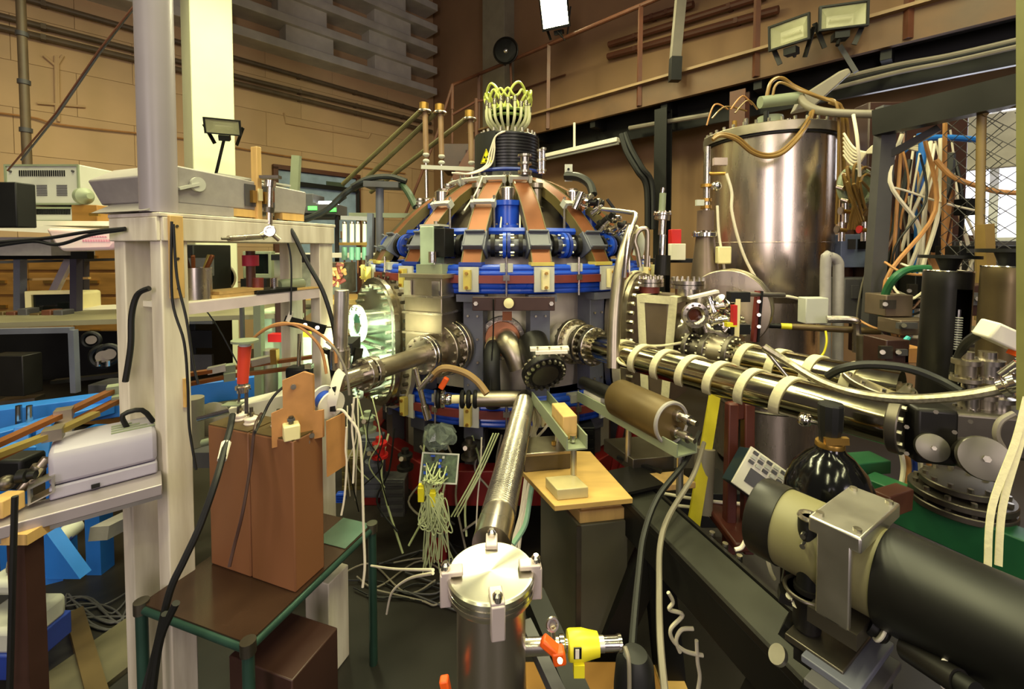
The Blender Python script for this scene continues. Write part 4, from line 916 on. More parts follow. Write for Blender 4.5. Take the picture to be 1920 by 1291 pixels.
cable('tan hose pair curving across the window to the cage', [P(1755,300,2.6),P(1785,330,2.55),P(1830,348,2.5),P(1880,360,2.45),P(1960,362,2.4)], 0.014, m_tanboard, 'hose', 'hose')
cable('green hose bent over behind the black tube', [P(1650,590,2.5),P(1662,545,2.45),P(1680,518,2.4),P(1705,505,2.4),P(1742,503,2.4)], 0.020, m_green, 'hose', 'hose')
cable('tan cable sagging from dark post toward window', [P(1640,346,2.75),P(1690,355,2.7),P(1760,378,2.65),P(1830,395,2.6)], 0.007, m_whitecable)
one(M().box(P(1812,388,2.7), (0.08,0.08,0.1)), 'black_box', m_black, 'small black box silhouetted against the window', 'box', bevel=0.004)
one(M().box(P(1755,440,3.0), (0.17,0.05,1.0)), 'tan_board', m_tanboard, 'tall tan board behind white cables at right', 'board')
one(M().bar(P(1852,560,2.3), P(1846,420,2.3), 0.05, 0.05), 'tan_post', mat('tan_post', (132,106,58), 0.5), 'tan post under the mesh cage at right', 'post')
for k, (px, py, w, h, Y, m_, lb) in enumerate(((1690,500,0.3,0.5,3.3,m_black,'tall black cabinet behind cables right of tank'),(1600,560,0.28,0.3,3.1,m_dkgrey,'grey cabinet right of tank beside U-shaped pipe'),(1790,480,0.35,0.3,3.2,m_choc,'dark brown apparatus box below the window'),(1870,500,0.4,0.35,3.0,m_dkgrey,'dark grey apparatus right under the window'),(1665,470,0.12,0.25,3.1,m_drawer,'yellow-brown box between frame post and blue pipe'),(1595,470,0.3,0.25,3.4,mat('pale_blue_panel',(128,140,176),0.5),'pale blue panel right of the tank'))):
    q = thing('apparatus_box', lb, 'cabinet', P(px,py,Y)-ZUP*h/2)
    M().box(P(px,py,Y), (w,0.2,h)).build('case', m_, q, bevel=0.006)
    for j in range(3): M().box(P(px,py,Y)+Vector((w*(j-1)*0.25,-0.105,h*0.2)), (w*0.18,0.012,h*0.3)).build('panel', (m_dkgrey,m_black,m_blkmet)[j], q)
one(M().tube([P(1548,700,2.75),P(1548,500,2.75),P(1556,482,2.75),P(1570,490,2.75),P(1572,520,2.75),P(1570,700,2.75)], 0.03, 12), 'u_pipe', m_grey, 'white clad U-shaped pipe right of tank', 'pipe')
one(M().tube([P(1550,598,2.6),P(1600,600,2.55),P(1606,612,2.55),P(1606,660,2.55)], 0.022, 10), 'elbow_pipe', m_steel, 'bright elbow pipe beside the terminal box', 'pipe')
one(M().cyl(P(1617,700,2.5), P(1617,628,2.5), 0.03, n=16), 'support_tube', m_steel2, 'short upright steel tube under the marked rod', 'tube')
one(M().bar(P(1640,640,2.6), P(1760,650,2.4), 0.05, 0.07), 'brown_beam', m_box, 'brown beam behind the black tubes at right', 'beam')
cable('yellow twisted wire dangling from the marked rod', [P(1548,620,2.6),P(1550,640,2.58),P(1545,660,2.58),P(1535,672,2.58)], 0.006, m_yellow, 'wire', 'wire')
# black cable ladder under the walkway
cable('left of two thick black cables dropping under the walkway', [P(1165,252,5.6),P(1175,285,5.5),P(1195,320,5.4),P(1212,350,5.4),P(1214,430,5.4)], 0.035, m_rubber)
cable('right of two thick black cables dropping under the walkway', [P(1172,250,5.6),P(1184,280,5.5),P(1204,315,5.4),P(1222,345,5.4),P(1224,430,5.4)], 0.035, m_rubber)
cable('black cable sagging beneath the walkway fascia', [PM(1180,240,0.85),PM(1250,228,0.85),PM(1330,215,0.85)], 0.03, m_hose)
# ================================================================ foreground centre
def aniso_lid():
    m = bpy.data.materials.new('turned_steel_lid'); m.use_nodes = True; nt = m.node_tree; b = nt.nodes['Principled BSDF']
    b.inputs['Base Color'].default_value = (0.62,0.60,0.50,1); b.inputs['Metallic'].default_value = 1; b.inputs['Roughness'].default_value = 0.3
    b.inputs['Anisotropic'].default_value = 0.85
    tg = nt.nodes.new('ShaderNodeTangent'); tg.direction_type = 'RADIAL'; tg.axis = 'Z'; b.inputs['Anisotropic Rotation'].default_value = 0.25; nt.links.new(tg.outputs['Tangent'], b.inputs['Tangent']); return m
lc_ = P(921, 1068, 1.0); LZ = lc_.z; LA = Vector((lc_.x, lc_.y, 0))
t = thing('steel_canister', 'upright polished steel canister with clamped lid in foreground', 'canister', LA)
M().lathe(LA, ZUP, [(0.08,0.0),(0.08,LZ-0.05),(0.098,LZ-0.045),(0.1,LZ-0.042),(0.1,LZ-0.032),(0.095,LZ-0.03)], 64).build('body', mat('canister_steel', (196,188,176), 0.33, 1.0, var=0.08, scale=10, streak=(1,1,0.2)), t)
M().lathe(LA, ZUP, [(0.095,LZ-0.03),(0.101,LZ-0.028),(0.101,LZ-0.02),(0.095,LZ-0.018)], 64).build('middle_ring', m_chrome, t)
ldo = bpy.data.objects.new('lid', bpy.data.meshes.new('lid')); 
q = M().lathe(LA, ZUP, [(0.095,LZ-0.018),(0.101,LZ-0.015),(0.102,LZ-0.004),(0.098,LZ),(0.093,LZ),(0.091,LZ-0.001),(0.0005,LZ-0.001)], 96)
ld = q.build('lid', aniso_lid(), t); bpy.data.objects.remove(ldo)
for k, a in enumerate((-80, 5, 92, 188)):
    d = Vector((math.cos(math.radians(a)), math.sin(math.radians(a)), 0)); s = Vector((-d.y, d.x, 0))
    c = LA+d*0.105+ZUP*(LZ-0.03)
    cl = M().boxf(c, (0.03, 0.026, 0.075), s, d, ZUP); cl.boxf(c-d*0.015+ZUP*0.038, (0.03, 0.05, 0.012), s, d, ZUP)
    co = cl.build('clamp', mat('pale_cast_clamp', (196,182,180), 0.45, 0.4, var=0.05), t, bevel=0.003)
    M().lathe(c+ZUP*0.042, ZUP, [(0.011,0),(0.011,0.012),(0.006,0.018),(0.001,0.018)], 14).build('clamp_bolt', m_chrome, co)
# side arm with gauge
ya = 1213
t = thing('vacuum_gauge', 'yellow vacuum gauge with orange lever on the canister side', 'gauge', P(1095,1250,1.02))
g0 = P(985,1212,1.02)-Vector((0.01,0,0)); gd = Vector((1,0.04,0.0)).normalized()
def gp(px): return g0+gd*((px-985)/825*1.02+0.01)
M().cyl(gp(975), gp(1050), 0.0185, n=24).build('side_tube', m_steel, t)
M().lathe(gp(1050), gd, [(0.012,0),(0.022,0.002),(0.022,0.012),(0.014,0.016),(0.014,0.025)], 24).build('coupling', m_chrome, t)
M().lathe(gp(1068), gd, [(0.001,-0.002),(0.031,0),(0.033,0.004),(0.033,0.035),(0.029,0.052),(0.025,0.073),(0.001,0.075)], 12).build('gauge_body', m_yellow, t)
M().boxf(gp(1083)-Vector((0,0.0325,-0.010)), (0.018,0.003,0.026), gd, Vector((0,1,0)), ZUP).build('label_plate', m_black, t)
M().boxf(gp(1082)-Vector((0,0.0345,-0.010)), (0.009,0.002,0.022), gd, Vector((0,1,0)), ZUP).build('label_print', m_white, t)
M().cyl(gp(1128), gp(1138), 0.017, n=16).build('hex_collar', m_alu, t); M().cyl(gp(1138), gp(1166), 0.016, n=24).build('connector', m_chrome, t); M().lathe(gp(1166), gd, [(0.001,0),(0.019,0),(0.019,0.008),(0.001,0.009)], 20).build('connector_ring', m_chrome, t)
h = M(); h.bar(P(1016,1197,0.98), P(1045,1222,0.97), 0.026, 0.02); h.bar(P(1045,1215,0.97), P(1050,1240,0.97), 0.028, 0.03); h.build('orange_lever', m_orange, t, bevel=0.005)
M().cyl(P(1050,1238,0.95), P(1050,1238,0.93), 0.006).build('lever_screw', m_chrome, t)
M().cyl(gp(1040), P(1036,1172,1.02), 0.006).build('vent_stem', m_steel, t); M().torus(P(1036,1170,1.02), Vector((0.3,-1,0.4)), 0.013, 0.004, 16, 6).build('vent_wheel', m_steel, t)
M().boxf(P(1085,1252,1.0), (0.025,0.02,0.03), Vector((1,0,0)), Vector((0,1,0)), ZUP).build('foot_block', m_yellow, t)
cable('grey lead drooping from the yellow gauge connector', [P(1172,1212,1.01),P(1179,1240,0.99),P(1180,1300,0.98),P(1178,1350,0.98)], 0.005, m_hose)
one(M().bar(P(832,1270,0.93), P(838,1300,0.93), 0.02, 0.02), 'orange_lever', m_orange, 'orange lever tip at the photo bottom beside canister', 'lever', bevel=0.004)
# corrugated bellows running back from the canister
a = P(985,748,2.28); e = P(918,1024,1.08); a.z = e.z = a.z; e = PZ(921,1022,a.z)
d = (e-a).normalized(); L = (e-a).length; pf = [(0.052,0),(0.052,0.06)]
nb = int((L-0.2)/0.011)
for k in range(nb): pf += [(0.0485,0.07+k*0.011),(0.052,0.0735+k*0.011),(0.052,0.0765+k*0.011),(0.0485,0.080+k*0.011)]
pf += [(0.052,L-0.1),(0.052,L)]
t = thing('bellows_hose', 'corrugated steel bellows tube running back from the canister', 'bellows', e)
M().lathe(a, d, pf, 36).build('bellows', m_steel, t)
q = M().tube([P(890,748,2.25)+Vector((0,0,0)), P(955,747,2.27), P(978,747,2.28), a+d*0.02], 0.04, 20, 6); q.build('elbow', m_steel2, t)
t = thing('ceramic_coupling', 'pale ceramic coupling between black clamps left of bellows elbow', 'coupling', P(850,760,2.25))
c0, c1 = P(822,748,2.25), P(895,748,2.25)
M().cyl(c0, c1, 0.022, n=18).build('core', m_cream, t)
for q_ in (0.0, 0.12, 0.62, 0.78, 0.95): 
    p = c0.lerp(c1, q_); M().torus(p, c1-c0, 0.036, 0.012, 20, 8).build('clamp_ring', m_black if q_ != 0.12 else m_chrome, t)
M().ball(c0.lerp(c1,0.25), 0.03).build('knuckle', m_chrome, t)
one(M().bar(P(826,728,2.24), P(838,708,2.24), 0.03, 0.03), 'orange_tag', m_orange, 'small orange valve tag left of the centre hose', 'tag', bevel=0.006)
# grey pillar, timber and steel on it
pz = 0.72
A0 = PZ(1085,985,pz); B0 = PZ(1178,975,pz); dx = (B0-A0); dx.z = 0; W = dx.length; ux = dx.normalized(); uy = Vector((-ux.y, ux.x, 0))
Dp = 0.33; uy = (uy+ux*-0.22).normalized()
t = thing('grey_pedestal', 'dark grey square pedestal under the timber blocks', 'pedestal', A0-ZUP*pz)
M().prism([(0,0),(W,0),(W,Dp),(0,Dp)], A0-ZUP*pz, ux, uy, ZUP*pz).build('column', mat('dark_olive_plate', (84,80,66), 0.5, var=0.25, scale=3), t, bevel=0.004)
M().prism([(-0.01,-0.005),(0.008,-0.005),(0.008,0.0),(-0.01,0.0)], A0-ZUP*pz, ux, uy, ZUP*pz).build('corner_strip', m_dksteel, t)
for k, (z0, h, o, w_) in enumerate(((pz, 0.045, 0.01, W*0.97), (pz+0.045, 0.04, 0.02, W*0.93))):
    one(M().prism([(o,o),(w_,o),(w_,Dp+0.02),(o,Dp+0.02)], A0+ZUP*(z0-pz), ux, uy, ZUP*h), 'timber_block', m_wood, ['lower pine block on the grey pedestal','upper pine block on the grey pedestal'][k], 'timber', bevel=0.003)
zt = pz+0.087
C0 = PZ(1040,948,zt+0.02); 
bo = one(M().prism([(0,0),(0.30,0.0),(0.36,0.40),(-0.02,0.50)], C0-ZUP*0.02, ux, uy, ZUP*0.02), 'plywood_board', m_wood2, 'yellow plywood board on top of the pine blocks', 'board', bevel=0.002)
zb = zt+0.021
def onb(px, py): return PZ(px, py, zb)
p = onb(1062,922)
one(M().boxf(p+ZUP*0.02, (0.12,0.10,0.04), ux, uy, ZUP), 'acrylic_block', mat('clear_acrylic', (200,186,140), 0.2, alpha=0.75), 'translucent plastic block under the left rail post', 'block', bevel=0.003)
p = onb(1035,890)
t = thing('steel_angle_block', 'grey steel angle block on the plywood behind acrylic block', 'block', p)
M().boxf(p+ZUP*0.035+uy*0.05, (0.20,0.02,0.07), ux, uy, ZUP).build('upright', m_dksteel, t, bevel=0.003)
M().boxf(p+ZUP*0.075+uy*0.11, (0.21,0.16,0.015), ux, uy, ZUP).build('top_plate', m_steel2, t, bevel=0.003)
M().boxf(p+ZUP*0.02+uy*0.14, (0.18,0.14,0.04), ux, uy, ZUP).build('base', m_dksteel, t)
M().cyl(p+ZUP*0.085+uy*0.09+ux*0.05, p+ZUP*0.10+uy*0.09+ux*0.05, 0.01, n=6).build('bolt', m_brass, t)
# left channel rail with timber block
zr = 0.985
a, e = PZ(1012,752,zr), PZ(1082,842,zr)
t = thing('channel_rail', 'aluminium channel rail on posts holding a pine block', 'rail', e-ZUP*0.1)
M().channel(a, e, 0.085, 0.055, 0.006).build('channel', m_grass, t)
for q_, px, py in ((0.93,1062,918),(0.55,1036,885)):
    c = a.lerp(e, q_); M().cyl(Vector((c.x,c.y,zb+0.04)), c, 0.012, n=16).build('post', m_alu, t)
M().cyl(e-(e-a).normalized()*0.05+ZUP*0.01, e-(e-a).normalized()*0.05+ZUP*0.035, 0.012, n=12).build('rail_nut', m_chrome, t)
dr = (e-a).normalized()
one(M().bar(e-dr*0.24+ZUP*0.052, e-dr*0.08+ZUP*0.052, 0.06, 0.095), 'pine_block', m_wood, 'pine timber offcut standing in the channel rail', 'timber', bevel=0.004)
# right channel rail with olive cylinder
zr = 1.0
a, e = PZ(1098,748,zr), PZ(1288,852,zr); dr = (e-a).normalized()
t = thing('long_channel_rail', 'long aluminium channel rail under the olive cylinder', 'rail', e-ZUP*0.1)
M().channel(a, e, 0.10, 0.05, 0.006).build('channel', m_grass, t)
for q_ in (0.95, 0.5): c = a.lerp(e, q_); M().cyl(Vector((c.x,c.y,0.83)), c, 0.013, n=16).build('post', m_alu, t)
M().bar(a+dr*0.02+ZUP*0.03, a+dr*0.16+ZUP*0.03, 0.05, 0.05).build('white_block', m_white, t)
xr, yr, _ = frame(dr)
t = thing('olive_cylinder', 'olive brown cylinder with two end connectors on the long rail', 'cylinder', a.lerp(e,0.6))
c0 = e-dr*0.40+ZUP*0.09; c1 = e-dr*0.075+ZUP*0.09
M().lathe(c0, dr, [(0.001,0),(0.075,0.0),(0.082,0.012),(0.082,0.33-0.02),(0.078,0.325)], 40).build('shell', m_olive, t)
M().lathe(c0, dr, [(0.079,0.312),(0.083,0.316),(0.083,0.326),(0.078,0.33),(0.07,0.325),(0.001,0.322)], 40).build('end_plate', m_grey, t)
for dzz, dxx in ((0.03,0.02),(-0.032,0.012)):
    p = c1+yr*dzz+xr*dxx
    cn = M().lathe(p, dr, [(0.022,0),(0.022,0.02),(0.016,0.022),(0.016,0.05),(0.02,0.052),(0.02,0.07),(0.01,0.072),(0.01,0.1),(0.001,0.1)], 18).build('connector', m_steel, t)
M().cyl(c0+dr*0.02, c0-dr*0.28-ZUP*0.01, 0.034, 0.03, n=20).build('black_barrel', m_blkmet, t)
for k, (px, py, w, lb) in enumerate(((1195,862,0.19,'steel slab under the long rail, behind black plate'),(1260,905,0.13,'pine pad under the right rail post'))):
    p = PZ(px, py, 0.80)
    one(M().boxf(p+ZUP*(0.03 if k == 0 else 0.01), (w,0.22 if k == 0 else 0.1,0.06 if k == 0 else 0.025), ux, uy, ZUP), 'slab' if k == 0 else 'pine_pad', m_dksteel if k == 0 else m_wood, lb, 'slab' if k == 0 else 'timber', bevel=0.003)
# black bench
t = thing('black_bench_beam', 'long black steel beam bench running to the lower right', 'beam', PZ(1400,1130,0.0))
a, e = PZ(1165,895,0.79), PZ(1620,1330,0.79); dr = (e-a).normalized(); xr, yr, _ = frame(dr)
M().bar(a-ZUP*0.07+xr*0.0, e-ZUP*0.07, 0.16, 0.12).build('beam', m_black, t, bevel=0.004)
for s in (-1, 1): M().bar(a+xr*(0.075*s)+ZUP*0.0, e+xr*(0.075*s)+ZUP*0.0, 0.012, 0.02).build('lip', m_blkmet, t)
M().bar(a-ZUP*0.003, e-ZUP*0.003, 0.13, 0.012).build('top_plate', mat('worn_green_black', (38,38,31), 0.5, var=0.3), t)
for q_, off in ((0.25,0.0),(0.8,0.0)):
    p = a.lerp(e,q_); M().bar(p-ZUP*0.12, Vector((p.x-0.25,p.y+0.05,0)), 0.09, 0.09).build('strut', m_black, t); M().bar(p-ZUP*0.12, Vector((p.x+0.05,p.y-0.1,0)), 0.09, 0.09).build('leg', m_black, t)
for q_ in (0.44, 0.5, 0.56):
    p = a.lerp(e, q_)+xr*0.09; M().cyl(p, p+ZUP*0.02, 0.009, n=8).build('bolt', m_bolt, t)
t = thing('black_plate', 'two stacked black plates lying at the bench head', 'plate', PZ(1190,905,0.80))
p = PZ(1188,900,0.81); M().boxf(p+ZUP*0.006, (0.20,0.17,0.012), Vector((0.93,0.36,0)), Vector((-0.36,0.93,0)), ZUP).build('lower_plate', m_blkmet, t)
M().boxf(p+ZUP*0.018+Vector((0.05,0.1,0)), (0.2,0.02,0.012), Vector((0.75,-0.66,0)), Vector((0.66,0.75,0)), ZUP).build('strip', m_black, t)
cable('left of two dark cables looping from the cylinder to the floor', [P(1312,810,1.75),P(1285,865,1.6),P(1235,930,1.45),P(1208,1000,1.35),P(1197,1080,1.25),P(1186,1200,1.1),P(1182,1310,1.0)], 0.010, m_rubber, group=None)
cable('right of two dark cables looping from the cylinder to the floor', [P(1320,830,1.75),P(1300,890,1.6),P(1255,965,1.45),P(1238,1020,1.35),P(1236,1100,1.25),P(1238,1200,1.1),P(1248,1310,1.0)], 0.009, m_hose)
# things under the bench
one(M().lathe(P(1190,1250,1.05)-ZUP*0.05, ZUP, [(0.001,0.09),(0.03,0.085),(0.045,0.06),(0.05,0.0),(0.05,-0.4),(0.001,-0.4)], 24), 'black_bottle', m_rubber, 'rounded black cylinder on the floor beside yellow gauge', 'cylinder')
one(M().box(PZ(1110,1270,0.3)-ZUP*0.15, (0.45,0.12,0.3)), 'yellow_crate', m_drawer, 'yellowish wooden box on floor right of canister', 'box', bevel=0.004)
one(M().box(PZ(1255,1270,0.25)-ZUP*0.1, (0.10,0.10,0.2)), 'yellow_offcut', m_wood2, 'small yellow board piece under the bench', 'board', bevel=0.003)
one(M().bar(P(985,1170,1.15), P(1060,1330,0.95), 0.03, 0.03), 'inclined_strut', m_dkgrey, 'inclined grey strut behind the gauge tube', 'strut')
one(M().bar(P(1000,1120,1.3), P(1090,1330,1.05), 0.06, 0.06), 'black_strut', m_black, 'inclined black strut behind canister', 'strut')
for k, pts in enumerate(([(1253,1110),(1262,1128),(1255,1142),(1280,1152),(1258,1178),(1262,1200),(1285,1220),(1318,1228)], [(1300,1178),(1278,1180),(1268,1200),(1275,1222)], [(1306,1200),(1308,1240),(1312,1270),(1305,1310)], [(1340,1155),(1372,1152),(1385,1148)], [(1345,1168),(1380,1172),(1400,1170)], [(1410,1187),(1395,1210),(1375,1222),(1400,1230),(1430,1236),(1450,1233)], [(1438,1005),(1438,1040),(1445,1070),(1452,1085)], [(1378,1030),(1390,1026),(1398,1012)])):
    cable(['zigzag','short hooked','long dangling','upper short','lower short','sharply bent','vertical','curled'][k]+' white cable below the black bench', [P(x, y, 1.35) for x, y in pts], 0.006, m_whitecable)
for k, (x, y, m_, lb) in enumerate(((1325,930,m_white,'white plug adaptor on floor behind yellow strip'),)):
    q = thing('plug_adaptor', lb, 'plug', P(x,y+10,2.0)); M().box(P(x,y,2.0), (0.05,0.03,0.05)).build('body', m_, q, bevel=0.008); M().box(P(x-2,y-14,2.0), (0.02,0.015,0.03)).build('pin_cover', m_, q)
for k, (x0,y0,x1,y1) in enumerate(((1245,925,1400,945),(1250,945,1370,952),(1318,955,1360,985))):
    cable(['upper','middle','lower'][k]+' white lead on floor behind the bench', [P(x0,y0,2.1),P((x0+x1)/2,(y0+y1)/2+3,2.05),P(x1,y1,2.0)], 0.008, m_whitecable)
one(M().bar(P(1340,742,2.15), P(1300,985,1.9), 0.055, 0.012, Vector((0,1,0))), 'yellow_strip', mat('yellow_strip', (196,180,40), 0.5), 'yellow strip leaning behind the olive cylinder', 'strip')
one(M().cyl(P(1316,960,2.0), P(1322,840,2.05), 0.045, n=20), 'grey_tube', m_hose, 'grey upright tube beside the yellow strip', 'tube')
t = thing('brown_chair', 'reddish brown wooden chair back behind the bench', 'chair', P(1372,1040,1.9))
for x0, x1 in ((1372,1366),(1402,1400)): M().bar(P(x0,755,1.95), P(x1,1035,1.9), 0.045, 0.045).build('post', mat('mahogany', (84,38,28), 0.45, var=0.2), t, bevel=0.006)
M().bar(P(1365,770,1.95), P(1410,766,1.95), 0.03, 0.08).build('top_rail', MATS['mahogany'], t, bevel=0.006)
M().bar(P(1370,900,1.92), P(1402,905,1.92), 0.03, 0.05).build('lower_rail', MATS['mahogany'], t)
M().box(P(1410,985,1.9), (0.3,0.3,0.04)).build('seat', MATS['mahogany'], t, bevel=0.01)
t = thing('tilted_meter', 'tilted meter with white keypad panel leaning on the chair', 'meter', P(1430,930,1.75))
uxm = Vector((0.80,-0.25,-0.55)).normalized(); nm_ = Vector((-0.25,-0.75,0.45)); nm_ = (nm_-uxm*nm_.dot(uxm)).normalized(); uym = nm_.cross(uxm)
cm = P(1432,900,1.75)
M().boxf(cm-nm_*0.06, (0.19,0.16,0.11), uxm, uym, nm_).build('case', mat('dark_teal', (28,48,58), 0.5), t, bevel=0.004)
M().boxf(cm, (0.2,0.17,0.012), uxm, uym, nm_).build('bezel', m_white, t, bevel=0.003)
M().boxf(cm+nm_*0.007-uym*0.02, (0.13,0.06,0.004), uxm, uym, nm_).build('window', m_dkgrey, t)
for i in range(6):
    for j in range(3): M().boxf(cm+nm_*0.01+uxm*(-0.075+0.03*i)+uym*(0.03+0.02*j), (0.02,0.012,0.008), uxm, uym, nm_).build('key', m_ltgrey if (i+j) % 2 else m_dkgrey, t)
# circuit board and wire tangle under the machine
t = thing('circuit_board', 'wired circuit board hanging under the machine front', 'circuit board', P(824,875,2.15))
cb = P(824,877,2.15); ub = Vector((1,0.1,-0.1)).normalized(); nb_ = Vector((0.05,-0.9,0.35)); nb_ = (nb_-ub*nb_.dot(ub)).normalized(); vb = nb_.cross(ub)
M().boxf(cb, (0.185,0.14,0.006), ub, vb, nb_).build('board', m_pcb, t)
M().ringprism([(-0.093,-0.07),(0.093,-0.07),(0.093,0.07),(-0.093,0.07)], [(-0.085,-0.063),(0.085,-0.063),(0.085,0.063),(-0.085,0.063)], cb, ub, vb, nb_*0.008).build('border', m_ltgrey, t)
rnd = random.Random(9)
for k in range(22): M().boxf(cb+ub*rnd.uniform(-0.07,0.05)+vb*rnd.uniform(-0.03,0.055)+nb_*0.01, (rnd.uniform(0.008,0.022),rnd.uniform(0.006,0.014),0.012), ub, vb, nb_).build('component', (m_black,m_blue,m_ltgrey,m_dkgrey)[k % 4], t)
m_wire = mat('pale_green_wire', (186,196,146), 0.5)
for k in range(22):
    s = cb+ub*rnd.uniform(-0.07,0.05)+vb*rnd.uniform(-0.05,0.04)+nb_*0.012
    g = P(802+rnd.uniform(-12,26), 912+rnd.uniform(-4,6), 2.08)
    lx = 800+rnd.uniform(-28,40); lo = P(lx, 965+rnd.uniform(-20,25), 2.08); lo2 = P(lx+rnd.uniform(8,18), 985+rnd.uniform(-20,15), 2.07)
    up = P(810+rnd.uniform(-10,25), 925+rnd.uniform(0,20), 2.07); en = P(812+rnd.uniform(-20,40), 1010+rnd.uniform(0,70), 2.12)
    cable('pale green wire tangled below the circuit board', [s, s.lerp(g,0.4)+nb_*0.05, g, lo, lo2, up, en], 0.0032, m_wire, 'wire', 'wire', 'wires below the circuit board', n=6)
for k, (x, y) in enumerate(((790,925),(812,934))):
    q = thing('yellow_connector', ['left','right'][k]+' yellow connector block in the tangle under circuit board', 'connector', P(x,y+12,2.08)); M().box(P(x,y,2.08), (0.03,0.03,0.07)).build('shell', m_yellow, q, bevel=0.003); M().box(P(x,y-14,2.08), (0.025,0.02,0.02)).build('cap', m_yellow, q)
q = M().ball(P(822,818,2.2), 0.085, 22, sz=0.6); rb_ = random.Random(4)
for i_, v_ in enumerate(q.v): q.v[i_] = v_ + Vector((rb_.uniform(-1,1),rb_.uniform(-1,1),rb_.uniform(-1,1)))*0.017
one(q, 'plastic_bag', mat('clear_bag', (120,130,122), 0.12, alpha=0.4), 'crumpled clear plastic bag hanging under blue ring', 'bag', smooth=0)
for k in range(3): cable(['left','middle','right'][k]+' pale cable slanting behind the bellows down to the tangle', [P(925+5*k,812,2.2),P(890+5*k,890,2.2),P(846+6*k,968,2.2)], 0.004, m_wire)
cable('twisted white cord hanging left of bellows', [P(903,820,2.25),P(901,880,2.25),P(896,930,2.25),P(893,990,2.25),P(894,1010,2.25)], 0.004, m_whitecable)
rnd = random.Random(21)
for k in range(7):
    x = 985+rnd.uniform(0,30)
    cable('pale looping cable right of the steel bellows', [P(990+rnd.uniform(0,12),752,2.2),P(x+rnd.uniform(0,18),790,2.15),P(988+rnd.uniform(-6,20),830,2.15),P(x,870+rnd.uniform(-10,10),2.15),P(972+rnd.uniform(-8,14),960,2.1),P(965+rnd.uniform(-20,10),1060,2.0)], 0.007, m_whitecable, 'cable', 'cable', 'cables beside the bellows')
cable('green lit cable dropping from the plywood edge', [P(1000,900,2.0),P(996,920,2.0),P(992,945,1.95),P(984,985,1.9),P(962,1020,1.85)], 0.012, mat('green_lit_cable', (150,196,160), 0.5))  # green light put into the cable's colour
# dark clutter beneath machine
rnd = random.Random(31)
for k, (x, y, w, h, m_, lb) in enumerate(((740,925,0.14,0.22,m_dkgrey,'grey ribbed transformer under machine left'),(1070,830,0.25,0.25,m_black,'black pump housing under machine right'),(700,870,0.12,0.35,m_greyblue,'blue-grey valve stack left under the machine'),(640,930,0.05,0.05,m_blue,'blue terminal strip beside brown capacitors'),(665,880,0.12,0.2,m_copedge,'yellowish panel behind the brown capacitors'),(1000,800,0.2,0.2,m_blkmet,'dark pump block below centre hose'))):
    q = thing('apparatus', lb, 'apparatus', P(x,y,2.5)-ZUP*h/2); M().box(P(x,y,2.5), (w,w*0.7,h)).build('case', m_, q, bevel=0.006)
    for j in range(5): M().box(P(x,y,2.5)+Vector((0,-w*0.36,h*(0.4-0.2*j))), (w*0.9,0.02,h*0.09)).build('fin', m_, q)
for k, (a_, b_) in enumerate((((1172,760),(1145,905)),((1200,800),(1150,905)))):
    one(M().bar(P(*a_,2.4), P(*b_,2.4), 0.03, 0.03), 'red_strut', m_red2, ['left red strut under the olive cylinder','right red strut under the olive cylinder'][k], 'strut')
# ================================================================ foreground right
# ---- big black telescope tube in a clamp
a = P(1470, 985, 0.96); e = P(1660, 1075, 0.82); zz = a.z; e = PZ(1660, 1078, zz); d = (e-a).normalized(); x, y, z = frame(d)
t = thing('black_telescope_tube', 'large black tube with pale sleeve in a metal clamp', 'tube', Vector((a.x,a.y,0.9)))
M().lathe(a-d*0.05, d, [(0.06,0),(0.082,0),(0.084,0.004),(0.084,0.055)], 48).build('black_end_ring', m_blkmet, t)
M().lathe(a, d, [(0.081,0),(0.081,0.30)], 48).build('pale_sleeve', mat('pale_sleeve', (118,112,78), 0.5, var=0.08), t)
M().cyl(a-d*0.045, a-d*0.04, 0.07, n=32).build('end_glass', m_glassd, t)
L1 = (e-a).length
M().lathe(a+d*(L1+0.0), d, [(0.079,0),(0.087,0.0),(0.089,0.004),(0.089,0.75),(0.079,0.75)], 64).build('black_tube', mat('satin_black_tube', (11,11,10), 0.42, var=0.1, spec=0.4), t)
# ---- its clamp and stand
cc = a+d*0.13
t = thing('tube_clamp_stand', 'metal clamp block and posts carrying the black tube', 'stand', PZ(1540,1230,0.75))
M().boxf(cc+y*0.088, (0.20,0.03,0.085), x, y, d).build('top_block', m_alu, t, bevel=0.004)
for s in (-1,1): M().boxf(cc+x*(s*0.094)+y*(0.03 if s>0 else 0), (0.012,0.10 if s>0 else 0.16,0.055), x, y, d).build('cheek', m_alu, t, bevel=0.003)
M().boxf(cc-y*0.09, (0.2,0.03,0.08), x, y, d).build('bottom_block', m_dksteel, t)
b = M()
for i in (-1,1):
    for j in (-1,1): b.cyl(cc+y*0.103+x*(i*0.08)+d*(j*0.03), cc+y*0.109+x*(i*0.08)+d*(j*0.03), 0.007, n=8)
b.build('clamp_screws', m_bolt, t, kind='stuff')
pp = P(1517,1000,0.87)
ps = M().cyl(Vector((pp.x,pp.y,0.97)), pp+ZUP*0.035, 0.02, n=24).build('black_post', m_black, t)
M().torus(pp+ZUP*0.035, ZUP, 0.017, 0.005, 20, 6).build('post_rim', m_steel, ps)
M().cyl(Vector((pp.x,pp.y,0.985)), Vector((pp.x,pp.y,1.07)), 0.025, n=24).build('post_sleeve', m_blkmet, ps)
M().torus(Vector((pp.x,pp.y,1.06)), ZUP, 0.04, 0.004, 28, 8).build('lock_ring', m_dksteel, ps)
for q_ in (0.0, 0.02): M().cyl(pp-Vector((0.02,0.015,q_-0.01)), pp-Vector((0.03,0.025,q_-0.01)), 0.005).build('set_screw', m_chrome, ps)
